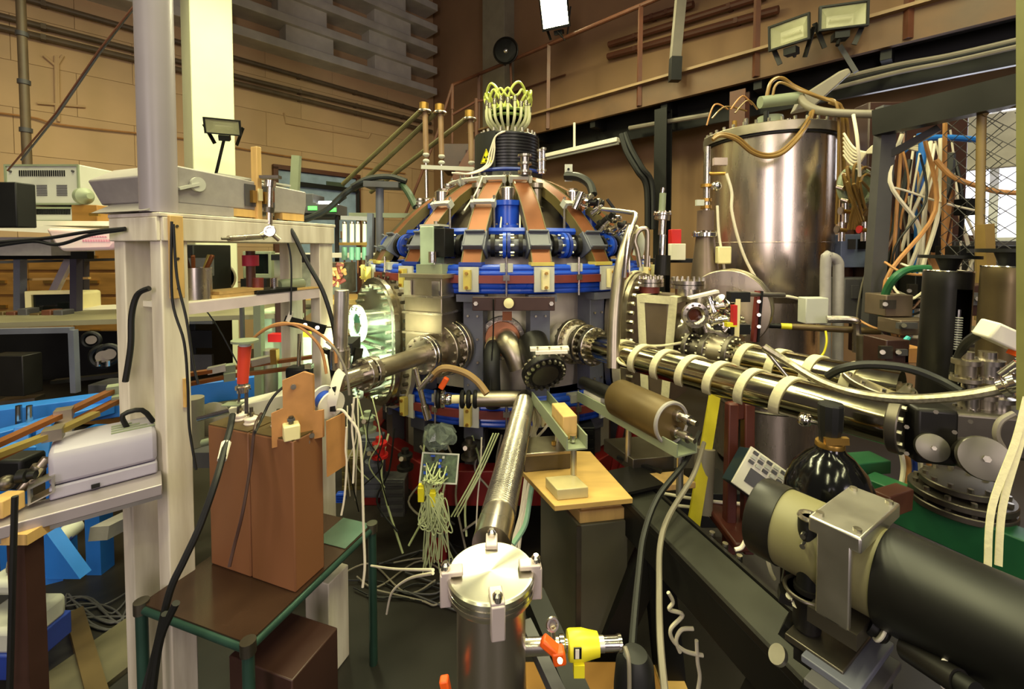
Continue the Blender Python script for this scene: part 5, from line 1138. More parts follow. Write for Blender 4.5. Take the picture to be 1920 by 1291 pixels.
# plates beneath
for k, (px, py, Yp, w, h, m_) in enumerate(((1555,1192,0.86,0.15,0.10,m_dksteel),(1590,1222,0.83,0.18,0.09,m_greyblue),(1600,1262,0.80,0.19,0.09,m_dkgrey))):
    p = P(px,py,Yp); dh = Vector((d.x,d.y,0)).normalized(); M().boxf(p, (w,h,0.014), x, dh, ZUP).build('stage_plate', m_, t, bevel=0.002)
    M().boxf(p-ZUP*0.022, (w*0.94,h*0.7,0.03), x, dh, ZUP).build('stage_body', m_blkmet, t)
p = P(1590,1250,0.83); M().boxf(p-ZUP*0.12, (0.14,0.1,0.18), x, dh, ZUP).build('riser', m_black, t)
for k in range(5): M().cyl(P(1480+12*k,1120+16*k,0.88), P(1480+12*k,1116+16*k,0.87), 0.007, n=8).build('small_screw', m_bolt, t)
M().bar(P(1460,1110,0.9), P(1560,1150,0.86), 0.03, 0.02).build('slide_arm', m_blkmet, t)
M().bar(P(1470,1165,0.9), P(1530,1215,0.86), 0.05, 0.03).build('slide_arm', m_black, t)
M().cyl(P(1590,1180,0.83), P(1640,1165,0.8), 0.008, n=10).build('drive_rod', m_brass, t)
M().lathe(P(1628,1165,0.8), Vector((0.75,-0.5,-0.4)), [(0.001,0),(0.02,0),(0.02,0.025),(0.016,0.03),(0.001,0.03)], 20).build('drive_knob', m_black, t); M().torus(P(1650,1180,0.78), Vector((0.75,-0.5,-0.4)), 0.02, 0.003, 20, 6).build('knob_ring', m_white, t)
M().cyl(P(1462,1230,0.86), P(1456,1225,0.86), 0.019, n=24).build('round_knob', m_alu, t)
M().box(PZ(1540,1285,0.62)-ZUP*0.06, (0.2,0.12,0.12)).build('green_foot', mat('dark_green_base', (18,60,44), 0.5), t, bevel=0.004)
t = thing('lower_black_rod', 'black rod with pale band under the telescope tube', 'rod', P(1760,1250,0.7))
M().cyl(P(1700,1215,0.74), P(1800,1280,0.66), 0.02, n=20).build('rod', m_blkmet, t); M().torus(P(1782,1265,0.68), P(1800,1280,0.66)-P(1700,1215,0.74), 0.021, 0.004, 20, 6).build('band', m_white, t)
M().cyl(P(1800,1280,0.66), P(1830,1300,0.64), 0.016, n=16).build('tip', m_black, t)
# ---- black gas bottle
BA = P(1556, 840, 1.28); BA0 = Vector((BA.x, BA.y, 0)); zt = BA.z
t = thing('gas_bottle', 'glossy black gas bottle with valve cap', 'gas bottle', BA0)
M().lathe(BA0, ZUP, [(0.1,0.0),(0.118,0.02),(0.118,zt-0.16),(0.112,zt-0.11),(0.092,zt-0.06),(0.06,zt-0.022),(0.04,zt-0.005),(0.036,zt+0.01),(0.001,zt+0.01)], 48).build('body', m_blackgl, t)
M().lathe(BA0, ZUP, [(0.036,zt+0.0),(0.038,zt+0.012),(0.036,zt+0.02)], 32).build('neck_ring', m_brass, t)
M().lathe(BA0, ZUP, [(0.028,zt+0.015),(0.028,zt+0.05),(0.031,zt+0.06),(0.033,zt+0.13),(0.03,zt+0.135),(0.001,zt+0.137)], 12).build('valve_cap', m_rubber, t, smooth=20)
M().bar(BA+Vector((-0.03,-0.02,0.03)), BA+Vector((0.03,-0.03,0.035)), 0.015, 0.02).build('valve_arm', m_brass, t)
# ---- green beams
a1, e1 = PZ(1628,888,0.92), PZ(1990,1028,0.92)
t = thing('green_beam', 'long dark green steel beam behind the gas bottle', 'beam', a1-ZUP*0.1)
M().bar(a1-ZUP*0.06, e1-ZUP*0.06, 0.09, 0.12).build('beam', m_green, t, bevel=0.004)
M().bar(PZ(1580,862,0.94)-ZUP*0.02, PZ(1650,856,0.94)-ZUP*0.02, 0.09, 0.05).build('cross_beam', m_green, t, bevel=0.004)
one(M().bar(P(1650,945,1.35), P(1695,930,1.42), 0.05, 0.07), 'brown_clamp', m_brownsteel, 'brown iron clamp between black tube and green beam', 'clamp', bevel=0.004)
# ---- valve block at tube ends
t = thing('valve_block', 'large dark valve block with two turned metal caps', 'valve', P(1800,900,1.25))
M().boxf(P(1810,800,1.34), (0.36,0.14,0.13), Vector((0.96,-0.27,0)), Vector((0.27,0.96,0)), ZUP).build('body', m_dksteel, t, bevel=0.012)
M().boxf(P(1725,800,1.30), (0.1,0.16,0.16), Vector((0.96,-0.27,0)), Vector((0.27,0.96,0)), ZUP).build('port_body', m_blkmet, t, bevel=0.01)
fd = Vector((-0.45,-0.85,0.28)).normalized()
for px, py, R, Yc in ((1745,838,0.038,1.22),(1842,858,0.055,1.14)):
    p = P(px,py,Yc); M().cyl(p-fd*0.10, p, R*0.8, n=28).build('barrel', m_dksteel, t)
    cp_ = M().lathe(p, fd, [(R,0),(R,0.012),(R*0.97,0.016),(R*0.3,0.022),(0.001,0.022)], 40).build('turned_cap', mat('turned_cap_metal',(120,116,104),0.42,0.9), t)
    M().cyl(p+fd*0.02, p+fd*0.028, R*0.16, n=6).build('cap_nut', m_bolt, cp_)
for px, py in ((1700,800),(1700,850),(1755,772),(1790,810),(1820,790)): M().cyl(P(px,py,1.2), P(px,py,1.188), 0.006, n=6).build('body_bolt', m_dksteel, t)
t = thing('stacked_flange', 'stack of dark flanges below the valve block', 'flange', P(1800,930,1.3))
for k, (y0, R) in enumerate(((900,0.10),(918,0.13),(936,0.13))): flange(t, P(1800,y0+12,1.42), ZUP, R, 0.022, 12, m_dksteel, rb=0.008)
# ---- two black tube furnaces with springs
def column_actuator(label, x0, y0, x1, y1, Y, R, m_):
    a = P(x1,y1,Y); e = P(x0,y0,Y); d_ = (e-a).normalized(); L = (e-a).length
    q = thing('column_actuator', label, 'actuator', a)
    x_, y_, z_ = frame(d_)
    n = 40; v = []; f = []
    M().lathe(a, d_, [(R,0),(R,L*0.2)], 40, 0, 2*math.pi).build('lower_sleeve', m_, q)
    # slotted shell: open arc facing right/front
    ang = math.atan2(Vector((0.02,-1,0)).dot(y_), Vector((0.02,-1,0)).dot(x_))
    sh = M().lathe(a+d_*(L*0.2), d_, [(R,0),(R,L*0.68),(R*0.92,L*0.68),(R*0.92,0),(R,0)], 40, ang+0.42, ang+2*math.pi-0.42).build('slotted_shell', m_, q)
    M().lathe(a+d_*(L*0.88), d_, [(R,0),(R,L*0.12-0.004),(R*0.97,L*0.12),(0.001,L*0.12)], 40).build('top_cap', m_, q)
    M().torus(e, d_, R*0.98, 0.003, 36, 6).build('top_rim', m_chrome, q)
    p = a+x_*(R*0.85*math.cos(ang))+y_*(R*0.85*math.sin(ang))
    for k in range(30):
        if k in (14, 15): continue
        M().torus(p-(x_*math.cos(ang)+y_*math.sin(ang))*0.014+d_*(L*0.2+L*0.5*k/30), d_, 0.013, 0.0026, 12, 5).build('spring_coil', m_ltgrey, q)
    M().cyl(p-(x_*math.cos(ang)+y_*math.sin(ang))*0.014+d_*(L*0.2), p-(x_*math.cos(ang)+y_*math.sin(ang))*0.014+d_*(L*0.74), 0.008, n=10).build('spindle', m_chrome, q)
    st_ = M().cyl(e, e+d_*0.05, R*0.3, R*0.55, n=20).build('handwheel_stem', m_black, q)
    M().lathe(e+d_*0.05, d_, [(0.001,0),(R*1.25,0.0),(R*1.25,0.012),(0.001,0.014)], 32).build('handwheel', m_black, q)
    return q
column_actuator('left black slotted column with white spring at right', 1778, 508, 1760, 770, 1.75, 0.075, m_blkmet)
column_actuator('right bronze-lit slotted column cut by the photo edge', 1890, 500, 1872, 760, 1.55, 0.068, mat('bronze_lit_tube', (96,82,58), 0.35, 0.7))  # bronze light painted into the black tube's colour
t = thing('white_sensor_head', 'white angular sensor head on the end of black cable', 'sensor', P(1885,645,1.2))
uq = Vector((0.86,-0.1,-0.42)).normalized(); vq = Vector((0.1,0.9,0.1)).cross(uq).normalized(); wq = uq.cross(vq)
M().boxf(P(1885,632,1.2), (0.115,0.05,0.06), uq, vq, wq).build('head', m_white, t, bevel=0.006)
M().boxf(P(1912,660,1.18), (0.03,0.03,0.03), uq, vq, wq).build('orange_foot', m_orange, t)
cable('black cable rising to the white sensor head', [P(1842,622,1.22),P(1810,645,1.3),P(1790,690,1.35),P(1785,730,1.38)], 0.012, m_rubber)
cable('thick black cable arching over the rear beam tube', [P(1552,704,1.55),P(1580,690,1.5),P(1630,683,1.45),P(1700,690,1.4),P(1760,712,1.35),P(1802,735,1.3)], 0.014, m_rubber)
cable('braided steel hose sagging across the right beam tubes', [P(1432,650,1.5),P(1480,680,1.45),P(1540,715,1.35),P(1610,738,1.25),P(1700,748,1.18),P(1800,742,1.12),P(1880,728,1.08)], 0.013, mat('braided_steel', (176,168,146), 0.35, 0.9, var=0.3, scale=120), 'braided_hose', 'hose')
t = thing('hose_fitting', 'bright steel coupling at braided hose end by right edge', 'coupling', P(1895,735,1.07))
c0 = P(1878,729,1.08); c1 = P(1916,718,1.05)
M().lathe(c0, c1-c0, [(0.013,0),(0.022,0.002),(0.022,0.014),(0.016,0.016),(0.016,0.024),(0.026,0.026),(0.026,0.04),(0.02,0.044),(0.001,0.05)], 24).build('coupling', m_chrome, t)
M().cyl(P(1880,705,1.12), P(1912,682,1.1), 0.014, n=16).build('tube', m_chrome, t)
rnd = random.Random(17)
for k, (px, py, r) in enumerate(((1815,760,0.03),(1845,765,0.026),(1870,770,0.034),(1810,700,0.03),(1850,700,0.035))):
    q = thing('pump_fitting', ['leftmost','middle','rightmost','upper left','upper right'][k]+' steel fitting standing above the valve block', 'fitting', P(px,py+14,1.32))
    M().lathe(P(px,py+14,1.32), ZUP, [(r*1.2,0),(r*1.2,0.012),(r*0.8,0.014),(r*0.8,0.05),(r*1.1,0.052),(r*1.1,0.066),(r*0.6,0.07),(r*0.6,0.09),(0.001,0.09)], 24).build('body', m_steel2 if k % 2 else m_steel, q)
    M().bolts(P(px,py+14,1.32)+ZUP*0.012, ZUP, r, 6, 0.005, 0.008).build('bolts', m_bolt, q, kind='stuff')
for k, (x0, x1) in enumerate(((1925,1852),(1935,1872))):
    one(M().ribbon(catmull([P(x0,745,0.98),P(x0-22,830,0.96),P(x1+8,950,0.94),P(x1,1060,0.92)],6), 0.012, 0.003, Vector((0.9,-0.3,0.2))), 'woven_strap', m_band, ['left woven strap hanging at the right photo edge','right woven strap hanging at the right photo edge'][k], 'strap')
cable('grey loop of cable round the valve block cap', [P(1900,775,1.15),P(1875,790,1.15),P(1868,815,1.15),P(1880,840,1.15)], 0.008, m_hose)
t = thing('edge_post', 'yellow-green post at the far right photo edge', 'post', P(1925,760,1.0))
M().bar(P(1922,770,1.0), P(1922,-60,1.0), 0.018, 0.02).build('post', mat('yellow_green_post', (128,126,76), 0.5), t)
for k, (x, y, c_) in enumerate(((1690,905,m_whitecable),(1700,915,m_tanboard),(1712,900,m_dkblue),(1722,912,m_whitecable),(1738,905,m_tanboard))):
    cable(['leftmost','second','third','fourth','rightmost'][k]+' lead hanging behind the green beam', [P(x,850,1.6),P(x+4,880,1.6),P(x-4,930,1.58)], 0.008, c_)
# ================================================================ foreground left: white timber rack
ZT = 1.86
RA = P(316, 430, 1.52); RC = P(602, 440, 2.16)
dr = Vector((RC.x-RA.x, RC.y-RA.y, 0)); RL = dr.length; dr.normalize(); dn = Vector((-dr.y, dr.x, 0))   # dn points left/back
RA0 = Vector((RA.x, RA.y, 0))
def RK(s, w, z): return RA0+dr*s+dn*w+ZUP*z
DW = 0.20
t = thing('timber_rack', 'whitewashed timber rack frame with one shelf', 'rack', RK(RL/2, DW/2, 0))
for s, w, nm in ((0,0,'a'),(RL,0,'b'),(0,DW,'c'),(RL,DW,'d')):
    M().boxf(RK(s,w,ZT/2), (0.085,0.06,ZT), dr, dn, ZUP).build('post', m_wood_w, t, bevel=0.004)
M().boxf(RK(RL/2,-0.036,ZT-0.04), (RL+0.085,0.014,0.08), dr, dn, ZUP).build('front_board', m_wood_w, t, bevel=0.003)
M().boxf(RK(RL/2,DW+0.036,ZT-0.04), (RL+0.085,0.014,0.08), dr, dn, ZUP).build('back_board', m_wood_w, t, bevel=0.003)
M().boxf(RK(-0.049,DW/2,ZT-0.04), (0.014,DW+0.06,0.08), dr, dn, ZUP).build('side_board', m_wood_w, t, bevel=0.003)
M().boxf(RK(RL+0.049,DW/2,ZT-0.04), (0.014,DW+0.06,0.08), dr, dn, ZUP).build('side_board', m_wood_w, t, bevel=0.003)
M().boxf(RK(RL/2,DW/2,ZT+0.008), (RL+0.105,DW+0.085,0.014), dr, dn, ZUP).build('top_board', m_wood_w, t, bevel=0.003)
ZS = 1.555
M().boxf(RK(RL/2,DW/2,ZS), (RL-0.02,DW+0.04,0.022), dr, dn, ZUP).build('shelf', m_white, t, bevel=0.002)
M().boxf(RK(RL/2,-0.02,ZS-0.014), (RL-0.02,0.012,0.04), dr, dn, ZUP).build('shelf_edge', mat('lilac_edge',(206,190,196),0.5), t)
M().boxf(RK(-0.008,-0.05,1.725), (0.042,0.014,0.28), dr, dn, ZUP).build('pine_patch', m_wood, t, bevel=0.002)
M().boxf(RK(0.02,-0.034,1.25), (0.012,0.014,0.10), dr, dn, ZUP).build('notch_block', m_wood2, t)
scr = M()
for z in (1.62,1.72,1.83): scr.cyl(RK(-0.008,-0.055,z), RK(-0.008,-0.060,z), 0.005, n=8)
scr.build('screws', m_dksteel, t, kind='stuff')
one(M().bar(RK(RL*0.52,0.02,ZT+0.01), RK(RL*0.52,0.02,ZT+0.32), 0.035, 0.022, dr), 'pine_upright', m_wood, 'pale pine stick standing upright on the rack top', 'timber', bevel=0.002)
# tall grey duct on the rack
p = RK(-0.01, 0.03, 0)
one(M().cyl(p+ZUP*(ZT+0.018), p+ZUP*3.2, 0.054, n=40), 'grey_duct', mat('grey_duct_paint', (144,136,142), 0.4, var=0.05), 'tall round grey duct standing on the rack corner', 'duct')
# grey metal case on the rack
cb = RK(RL*0.42, DW*0.8, ZT+0.02); 
t = thing('grey_instrument_case', 'flat grey metal case with lever lying on rack top', 'instrument', cb)
M().prism([(-0.30,0.035),(0.32,0.035),(0.33,0.08),(0.33,0.145),(-0.26,0.17),(-0.34,0.12)], cb-dn*0.14, dr, ZUP, dn*0.34).build('case', m_grey, t, bevel=0.006)
M().boxf(cb+ZUP*0.02-dn*0.12, (0.12,0.05,0.03), dr, dn, ZUP).build('wood_foot', m_wood, t); M().boxf(cb+ZUP*0.02-dn*0.12+dr*0.25, (0.12,0.05,0.03), dr, dn, ZUP).build('wood_foot', m_wood, t)
fc = cb-dn*0.145
M().cyl(fc-dr*0.18+ZUP*0.11, fc-dr*0.18+ZUP*0.11-dn*0.012, 0.026, n=24).build('round_lever_head', m_ltgrey, t); M().bar(fc-dr*0.18+ZUP*0.11-dn*0.008, fc-dr*0.25+ZUP*0.085-dn*0.008, 0.01, 0.02, dn).build('lever_arm', m_ltgrey, t)
M().boxf(fc+dr*0.08+ZUP*0.095, (0.14,0.004,0.09), dr, dn, ZUP).build('terminal_panel', m_dkgrey, t)
for k in range(4): M().boxf(fc+dr*(0.04+0.028*k)+ZUP*(0.09+0.01*(k % 2))-dn*0.01, (0.018,0.02,0.05), dr, dn, ZUP).build('terminal', (m_brass,m_cream,m_brass,m_copper)[k], t)
M().prism([(-0.36,0.0),(-0.3,0.035),(-0.05,0.035),(-0.05,0.0)], cb-dn*0.16, dr, ZUP, dn*0.3).build('sloped_skirt', m_grey, t)
M().boxf(cb+ZUP*0.168+dn*0.02+dr*0.1, (0.34,0.26,0.008), dr, dn, ZUP).build('top_sheet', m_ltgrey, t)
t = thing('crank_pipe', 'bent grey crank pipe left of the tall duct', 'pipe', P(245,362,1.75))
M().tube([P(245,358,1.75),P(246,338,1.75),P(254,328,1.75),P(268,328,1.75)], 0.008, 10).build('pipe', m_grey, t); M().cyl(P(236,362,1.75), P(255,362,1.75), 0.007, n=10).build('foot', m_grey, t); M().box(P(270,326,1.75), (0.03,0.02,0.04)).build('joint', m_grey, t)
# clamp assembly and cylinder on the rack right
t = thing('boss_head_clamp', 'steel clamp and rod fixed to the pine stick', 'clamp', P(505,400,1.85))
M().cyl(P(505,420,1.85), P(507,340,1.85), 0.012, n=14).build('rod', m_steel, t); M().boxf(P(507,332,1.85), (0.08,0.03,0.012), Vector((1,0,0)), Vector((0,1,0)), ZUP).build('bar', m_dksteel, t); M().cyl(P(506,350,1.85), P(507,338,1.85), 0.022, n=16).build('collar', m_steel, t); M().cyl(P(504,398,1.85), P(505,388,1.85), 0.02, n=16).build('nut', m_dksteel, t)
t = thing('gas_spring', 'small steel cylinder lying against rack front board', 'cylinder', P(460,448,1.66))
M().cyl(P(428,447,1.60), P(490,443,1.72), 0.011, n=16).build('barrel', m_steel, t); M().cyl(P(415,447,1.58), P(430,447,1.60), 0.005, n=10).build('rod', m_dksteel, t); M().cyl(P(490,443,1.72), P(505,434,1.74), 0.016, n=14).build('end_eye', m_steel, t); M().cyl(P(505,434,1.74), P(524,450,1.76), 0.009, n=12).build('side_arm', m_steel2, t); M().torus(P(506,433,1.72), (0.2,-1,0.1), 0.018, 0.005, 16, 6).build('ring', m_chrome, t)
# items on the shelf
def sh(s, w=0.06): return RK(s, w, ZS+0.011)
p = sh(RL*0.16, 0.04)
t = thing('steel_can', 'steel can full of taps and tool handles on shelf', 'can', p)
M().lathe(p, ZUP, [(0.052,0),(0.054,0.002),(0.054,0.118),(0.051,0.118),(0.051,0.004),(0.001,0.004)], 36).build('can', m_steel, t)
for k in range(5):
    a = k*1.3; q = p+Vector((0.028*math.cos(a),0.028*math.sin(a),0.08)); M().bar(q, q+Vector((0.04*math.cos(a),0.03*math.sin(a),0.085)), 0.013, 0.013).build('tool_handle', (m_copper,m_yellowgl,m_brownsteel,m_brass,m_copper)[k], t, bevel=0.003)
for k in range(2):
    one(M().boxf(sh(RL*(0.36+0.02*k),0.05)+ZUP*(0.006+0.013*k), (0.22-0.03*k,0.12,0.012), dr, dn, ZUP), 'pine_offcut', m_wood, ['lower thin pine board beside the steel can','upper thin pine board beside the steel can'][k], 'board')
p = sh(RL*0.60,0.03)
one(M().boxf(p+ZUP*0.008, (0.2,0.12,0.016), dr, dn, ZUP), 'black_tray', m_black, 'flat black tray on the shelf', 'tray', bevel=0.002)
one(M().cyl(p+ZUP*0.017-dr*0.05, p+ZUP*0.065-dr*0.05, 0.022, n=20), 'small_jar', m_maroon, 'small dark jar with red top on the black tray', 'jar')
one(M().cyl(p+ZUP*0.017+dr*0.03, p+ZUP*0.06+dr*0.03, 0.016, n=20), 'small_tin', m_chrome, 'small bright tin on the black tray', 'tin')
p = sh(RL*0.80,0.05)
one(M().lathe(p-dr*0.07+ZUP*0.022, dr, [(0.001,0),(0.024,0),(0.028,0.01),(0.028,0.13),(0.02,0.14),(0.001,0.14)], 20), 'green_roll', m_grass, 'grey-green roll lying on the shelf', 'roll')
one(M().boxf(p+ZUP*0.004-dn*0.05, (0.2,0.05,0.006), dr, dn, ZUP), 'wood_ruler', m_wood, 'thin wooden strip in front of grey-green roll', 'strip')
p = RK(RL*0.72, DW*1.2, ZS-0.0)
t = thing('brown_hanging_tube', 'brown tube with red collar hanging inside rack', 'tube', p)
M().cyl(p, p+ZUP*0.19, 0.02, n=20).build('tube', m_brownsteel, t); M().cyl(p+ZUP*0.12, p+ZUP*0.17, 0.035, n=20).build('red_collar', mat('red_collar',(196,44,70),0.5), t)
# black strap plate and tag under shelf
t = thing('black_bracket_strip', 'black metal strip with two bolts under rack shelf', 'bracket', P(570,610,2.02))
M().bar(P(533,600,1.98), P(610,618,2.1), 0.008, pxs(18,2.0), Vector((0,0,1))).build('strip', m_black, t)
for x_, y_ in ((572,609),(595,614)): M().cyl(P(x_,y_,1.99), P(x_,y_,1.97), 0.009, n=12).build('bolt', m_chrome, t)
M().cyl(P(610,613,2.09), P(626,613,2.05), 0.004, n=8).build('pin', m_steel, t)
one(M().boxf(P(543,593,1.96), (0.018,0.004,0.05), Vector((0.9,0,-0.4)), Vector((0,1,0)), Vector((0.4,0,0.9))), 'paper_tag', m_white, 'white paper tag hanging under the shelf', 'tag')
# ---- brown capacitors on a dark table
TZ = 0.60
T1, T2, T3 = PZ(265,1130,TZ), PZ(465,1205,TZ), PZ(705,985,TZ)
tx = (T2-T1); ty = (T3-T2); tw, td = tx.length, ty.length; tx.normalize(); ty = (ty-tx*ty.dot(tx)).normalized()
def TB(a_, b_, z): return T1+tx*a_+ty*b_+ZUP*(z-TZ)
t = thing('dark_table', 'low dark table with green tube frame under brown capacitors', 'table', TB(tw/2,td/2,0))
M().boxf(TB(tw/2,td/2,TZ-0.006), (tw,td,0.012), tx, ty, ZUP).build('tabletop', mat('dark_brown_top', (56,38,28), 0.22, var=0.25, scale=5), t)
m_gt = mat('teal_tube_frame', (54,84,74), 0.3, 0.5)
for p0, p1 in ((TB(0,0,TZ-0.018),TB(tw,0,TZ-0.018)),(TB(tw,0,TZ-0.018),TB(tw,td,TZ-0.018)),(TB(tw,td,TZ-0.018),TB(0,td,TZ-0.018)),(TB(0,td,TZ-0.018),TB(0,0,TZ-0.018))):
    M().cyl(p0, p1, 0.013, n=14).build('frame_tube', m_gt, t)
for a_, b_ in ((0,0),(tw,0),(tw,td),(0,td)):
    lg = M().cyl(TB(a_,b_,0), TB(a_,b_,TZ-0.01), 0.017, n=16).build('leg', m_gt, t); M().cyl(TB(a_,b_,TZ-0.03), TB(a_,b_,TZ+0.008), 0.022, n=14).build('corner_cap', m_dksteel, lg)
one(M().boxf(TB(tw*0.97-0.06,td*0.86,TZ+0.002), (0.14,0.16,0.003), tx, ty, ZUP), 'metal_sheet', mat('teal_sheet', (120,140,128), 0.3, 0.9), 'shiny metal sheet on table behind the capacitors', 'sheet')
C1, C2, C3 = PZ(395,1056,TZ+0.001), PZ(555,1112,TZ+0.001), PZ(622,1066,TZ+0.001)
cx = C2-C1; cw = cx.length; cx.normalize(); cy = (C3-C2); cy = (cy-cx*cy.dot(cx)); cdp = cy.length; cy.normalize(); CH = 0.515
for k in range(2):
    o = C1+cx*(cw/2*k)
    t = thing('brown_capacitor', ['left tall brown box capacitor with porcelain terminals','right tall brown box capacitor below the tan board'][k], 'capacitor', o+cx*cw/4+cy*cdp/2, 'tall brown capacitors')
    M().prism([(0.002,0),(cw/2-0.002,0),(cw/2-0.002,cdp),(0.002,cdp)], o, cx, cy, ZUP*CH).build('case', m_tan, t, bevel=0.005)
    M().prism([(0.004,0.002),(cw/2-0.004,0.002),(cw/2-0.004,cdp-0.002),(0.004,cdp-0.002)], o+ZUP*CH, cx, cy, ZUP*0.004).build('lid', m_olive, t)
    for a_, b_ in ((0.35,0.55),(0.72,0.45)) if k == 0 else ((0.25,0.6),):
        p = o+cx*(cw/2*a_)+cy*(cdp*b_)+ZUP*(CH+0.003)
        pi = M().lathe(p, ZUP, [(0.024,0),(0.026,0.004),(0.02,0.01),(0.024,0.015),(0.024,0.02),(0.016,0.026),(0.001,0.027)], 24).build('porcelain_terminal', mat('porcelain',(226,212,200),0.25), t)
        M().cyl(p+ZUP*0.025, p+ZUP*0.06, 0.006, n=10).build('terminal_stud', m_dksteel, pi); M().cyl(p+ZUP*0.035, p+ZUP*0.043, 0.011, n=6).build('terminal_nut', m_bolt, pi)
# tan insulating board with white block
bo = C1+cx*(cw*0.80)+ZUP*(CH-0.03)-cy*0.004
t = thing('tan_insulating_board', 'notched tan insulating board bolted on the right capacitor', 'board', bo)
M().prism([(0.0,0.0),(0.16,0.0),(0.16,0.1),(0.13,0.1),(0.13,0.23),(0.10,0.245),(0.035,0.225),(0.035,0.13),(0.0,0.12)], bo, Vector((cx.x*0.6+cy.x*0.8, cx.y*0.6+cy.y*0.8, 0)).normalized(), ZUP, -cy*0.01).build('board', m_tanboard, t, bevel=0.002)
ub_ = Vector((cx.x*0.6+cy.x*0.8, cx.y*0.6+cy.y*0.8, 0)).normalized(); nb2 = Vector((ub_.y,-ub_.x,0))
wb = M().boxf(bo+ub_*0.05+ZUP*0.055+nb2*0.03, (0.05,0.05,0.05), ub_, nb2, ZUP).build('white_block', m_cream, t, bevel=0.004)
M().cyl(bo+ub_*0.05+ZUP*0.08+nb2*0.03, bo+ub_*0.05+ZUP*0.105+nb2*0.03, 0.008, n=10).build('block_stud', m_dksteel, wb); M().cyl(bo+ub_*0.05+ZUP*0.09+nb2*0.03, bo+ub_*0.05+ZUP*0.098+nb2*0.03, 0.013, n=6).build('block_nut', m_dkgrey, wb); M().cyl(bo+ub_*0.05+ZUP*0.015+nb2*0.03, bo+ub_*0.05+ZUP*0.03+nb2*0.03, 0.013, n=6).build('block_nut', m_dkgrey, wb)
for q_, zq in ((0.115,0.02),(0.1,0.0),(0.06,0.2)): M().cyl(bo+ub_*q_+ZUP*zq+nb2*0.01, bo+ub_*q_+ZUP*zq+nb2*0.02, 0.009, n=10).build('bolt', m_bolt, t)
one(M().boxf(C3+ZUP*(CH-0.07)+cy*0.03, (0.005,0.09,0.2), cx, cy, ZUP), 'side_board', m_tanboard, 'second tan board on the side of right capacitor', 'board')
# red insulator with stand
t = thing('red_insulator', 'red tapered insulator with grey disc top above capacitors', 'insulator', P(458,775,1.52))
Y = 1.52
M().cyl(P(455,717,Y), P(459,648,Y), pxs(9.5,Y), pxs(11.5,Y), n=28).build('red_body', mat('red_insulator',(206,66,44),0.35), t)
M().cyl(P(459,641,Y), P(459,637,Y), pxs(23,Y), n=32).build('disc', m_grass, t); M().cyl(P(459,649,Y), P(459,641,Y), pxs(10,Y), n=24).build('neck', m_ltgrey, t)
M().lathe(P(455,735,Y), ZUP, [(pxs(10,Y),0),(pxs(10,Y),0.01),(pxs(13,Y),0.012),(pxs(13,Y),0.022),(pxs(9,Y),0.026),(pxs(9,Y),0.034)], 20).build('clamp', m_steel, t)
M().bar(P(449,735,Y), P(446,775,Y), 0.006, 0.006).build('leg', m_steel, t); M().bar(P(462,735,Y), P(462,775,Y), 0.01, 0.006).build('leg', m_steel, t); M().boxf(P(437,757,Y), (0.06,0.04,0.004), Vector((1,0,0)), Vector((0,1,0)), ZUP).build('bracket_plate', m_grass, t)
m_blkcab = m_rubber
cable('thick black cable with taped joint running down across brown capacitor', [P(436,777,1.50),P(432,800,1.46),P(420,845,1.38),P(405,900,1.30),P(375,985,1.25),P(345,1050,1.22),P(318,1110,1.2),P(292,1220,1.18),P(270,1300,1.15)], 0.010, m_blkcab)
one(M().tube([P(424,830,1.41),P(416,862,1.36)], lambda q: 0.017-0.006*abs(q-0.4), 10, 0), 'tape_wrap', m_white, 'white tape wrap on the thick black cable', 'tape')
cable('thin dark cable falling down between the two capacitors', [P(490,775,1.52),P(478,800,1.42),P(470,870,1.38),P(455,960,1.32),P(440,1020,1.3),P(430,1062,1.28)], 0.005, m_choc)
cable('black cable bent over the capacitor tops', [P(545,715,1.6),P(520,735,1.57),P(505,755,1.55),P(493,780,1.52),P(478,810,1.4)], 0.005, m_blkcab)
for k, (pts, r) in enumerate((([(620,770),(640,768),(652,780),(672,810),(678,860),(680,920),(682,1000),(684,1060),(680,1100)], 0.005),([(650,800),(648,840),(650,870),(646,930),(640,965)], 0.004),([(664,745),(660,800),(664,850),(662,905)], 0.004),([(612,640),(632,660),(650,700),(655,740)], 0.005))):
    cable(['long white','short white','middle white','upper grey'][k]+' cord hanging right of the brown capacitors', [P(x_,y_,1.6) for x_,y_ in pts], r, m_whitecable if k < 3 else m_hose)
one(M().box(TB(tw*0.9,td*0.3,0.22), (0.26,0.2,0.44), math.atan2(tx.y,tx.x)), 'brown_crate', m_choc, 'dark brown crate under the low table', 'box', bevel=0.004)
one(M().box(TB(tw*0.6,td*0.9,0.2), (0.12,0.12,0.4), math.atan2(tx.y,tx.x)), 'white_footing', m_wood_w, 'white wooden block under the table back', 'block', bevel=0.004)
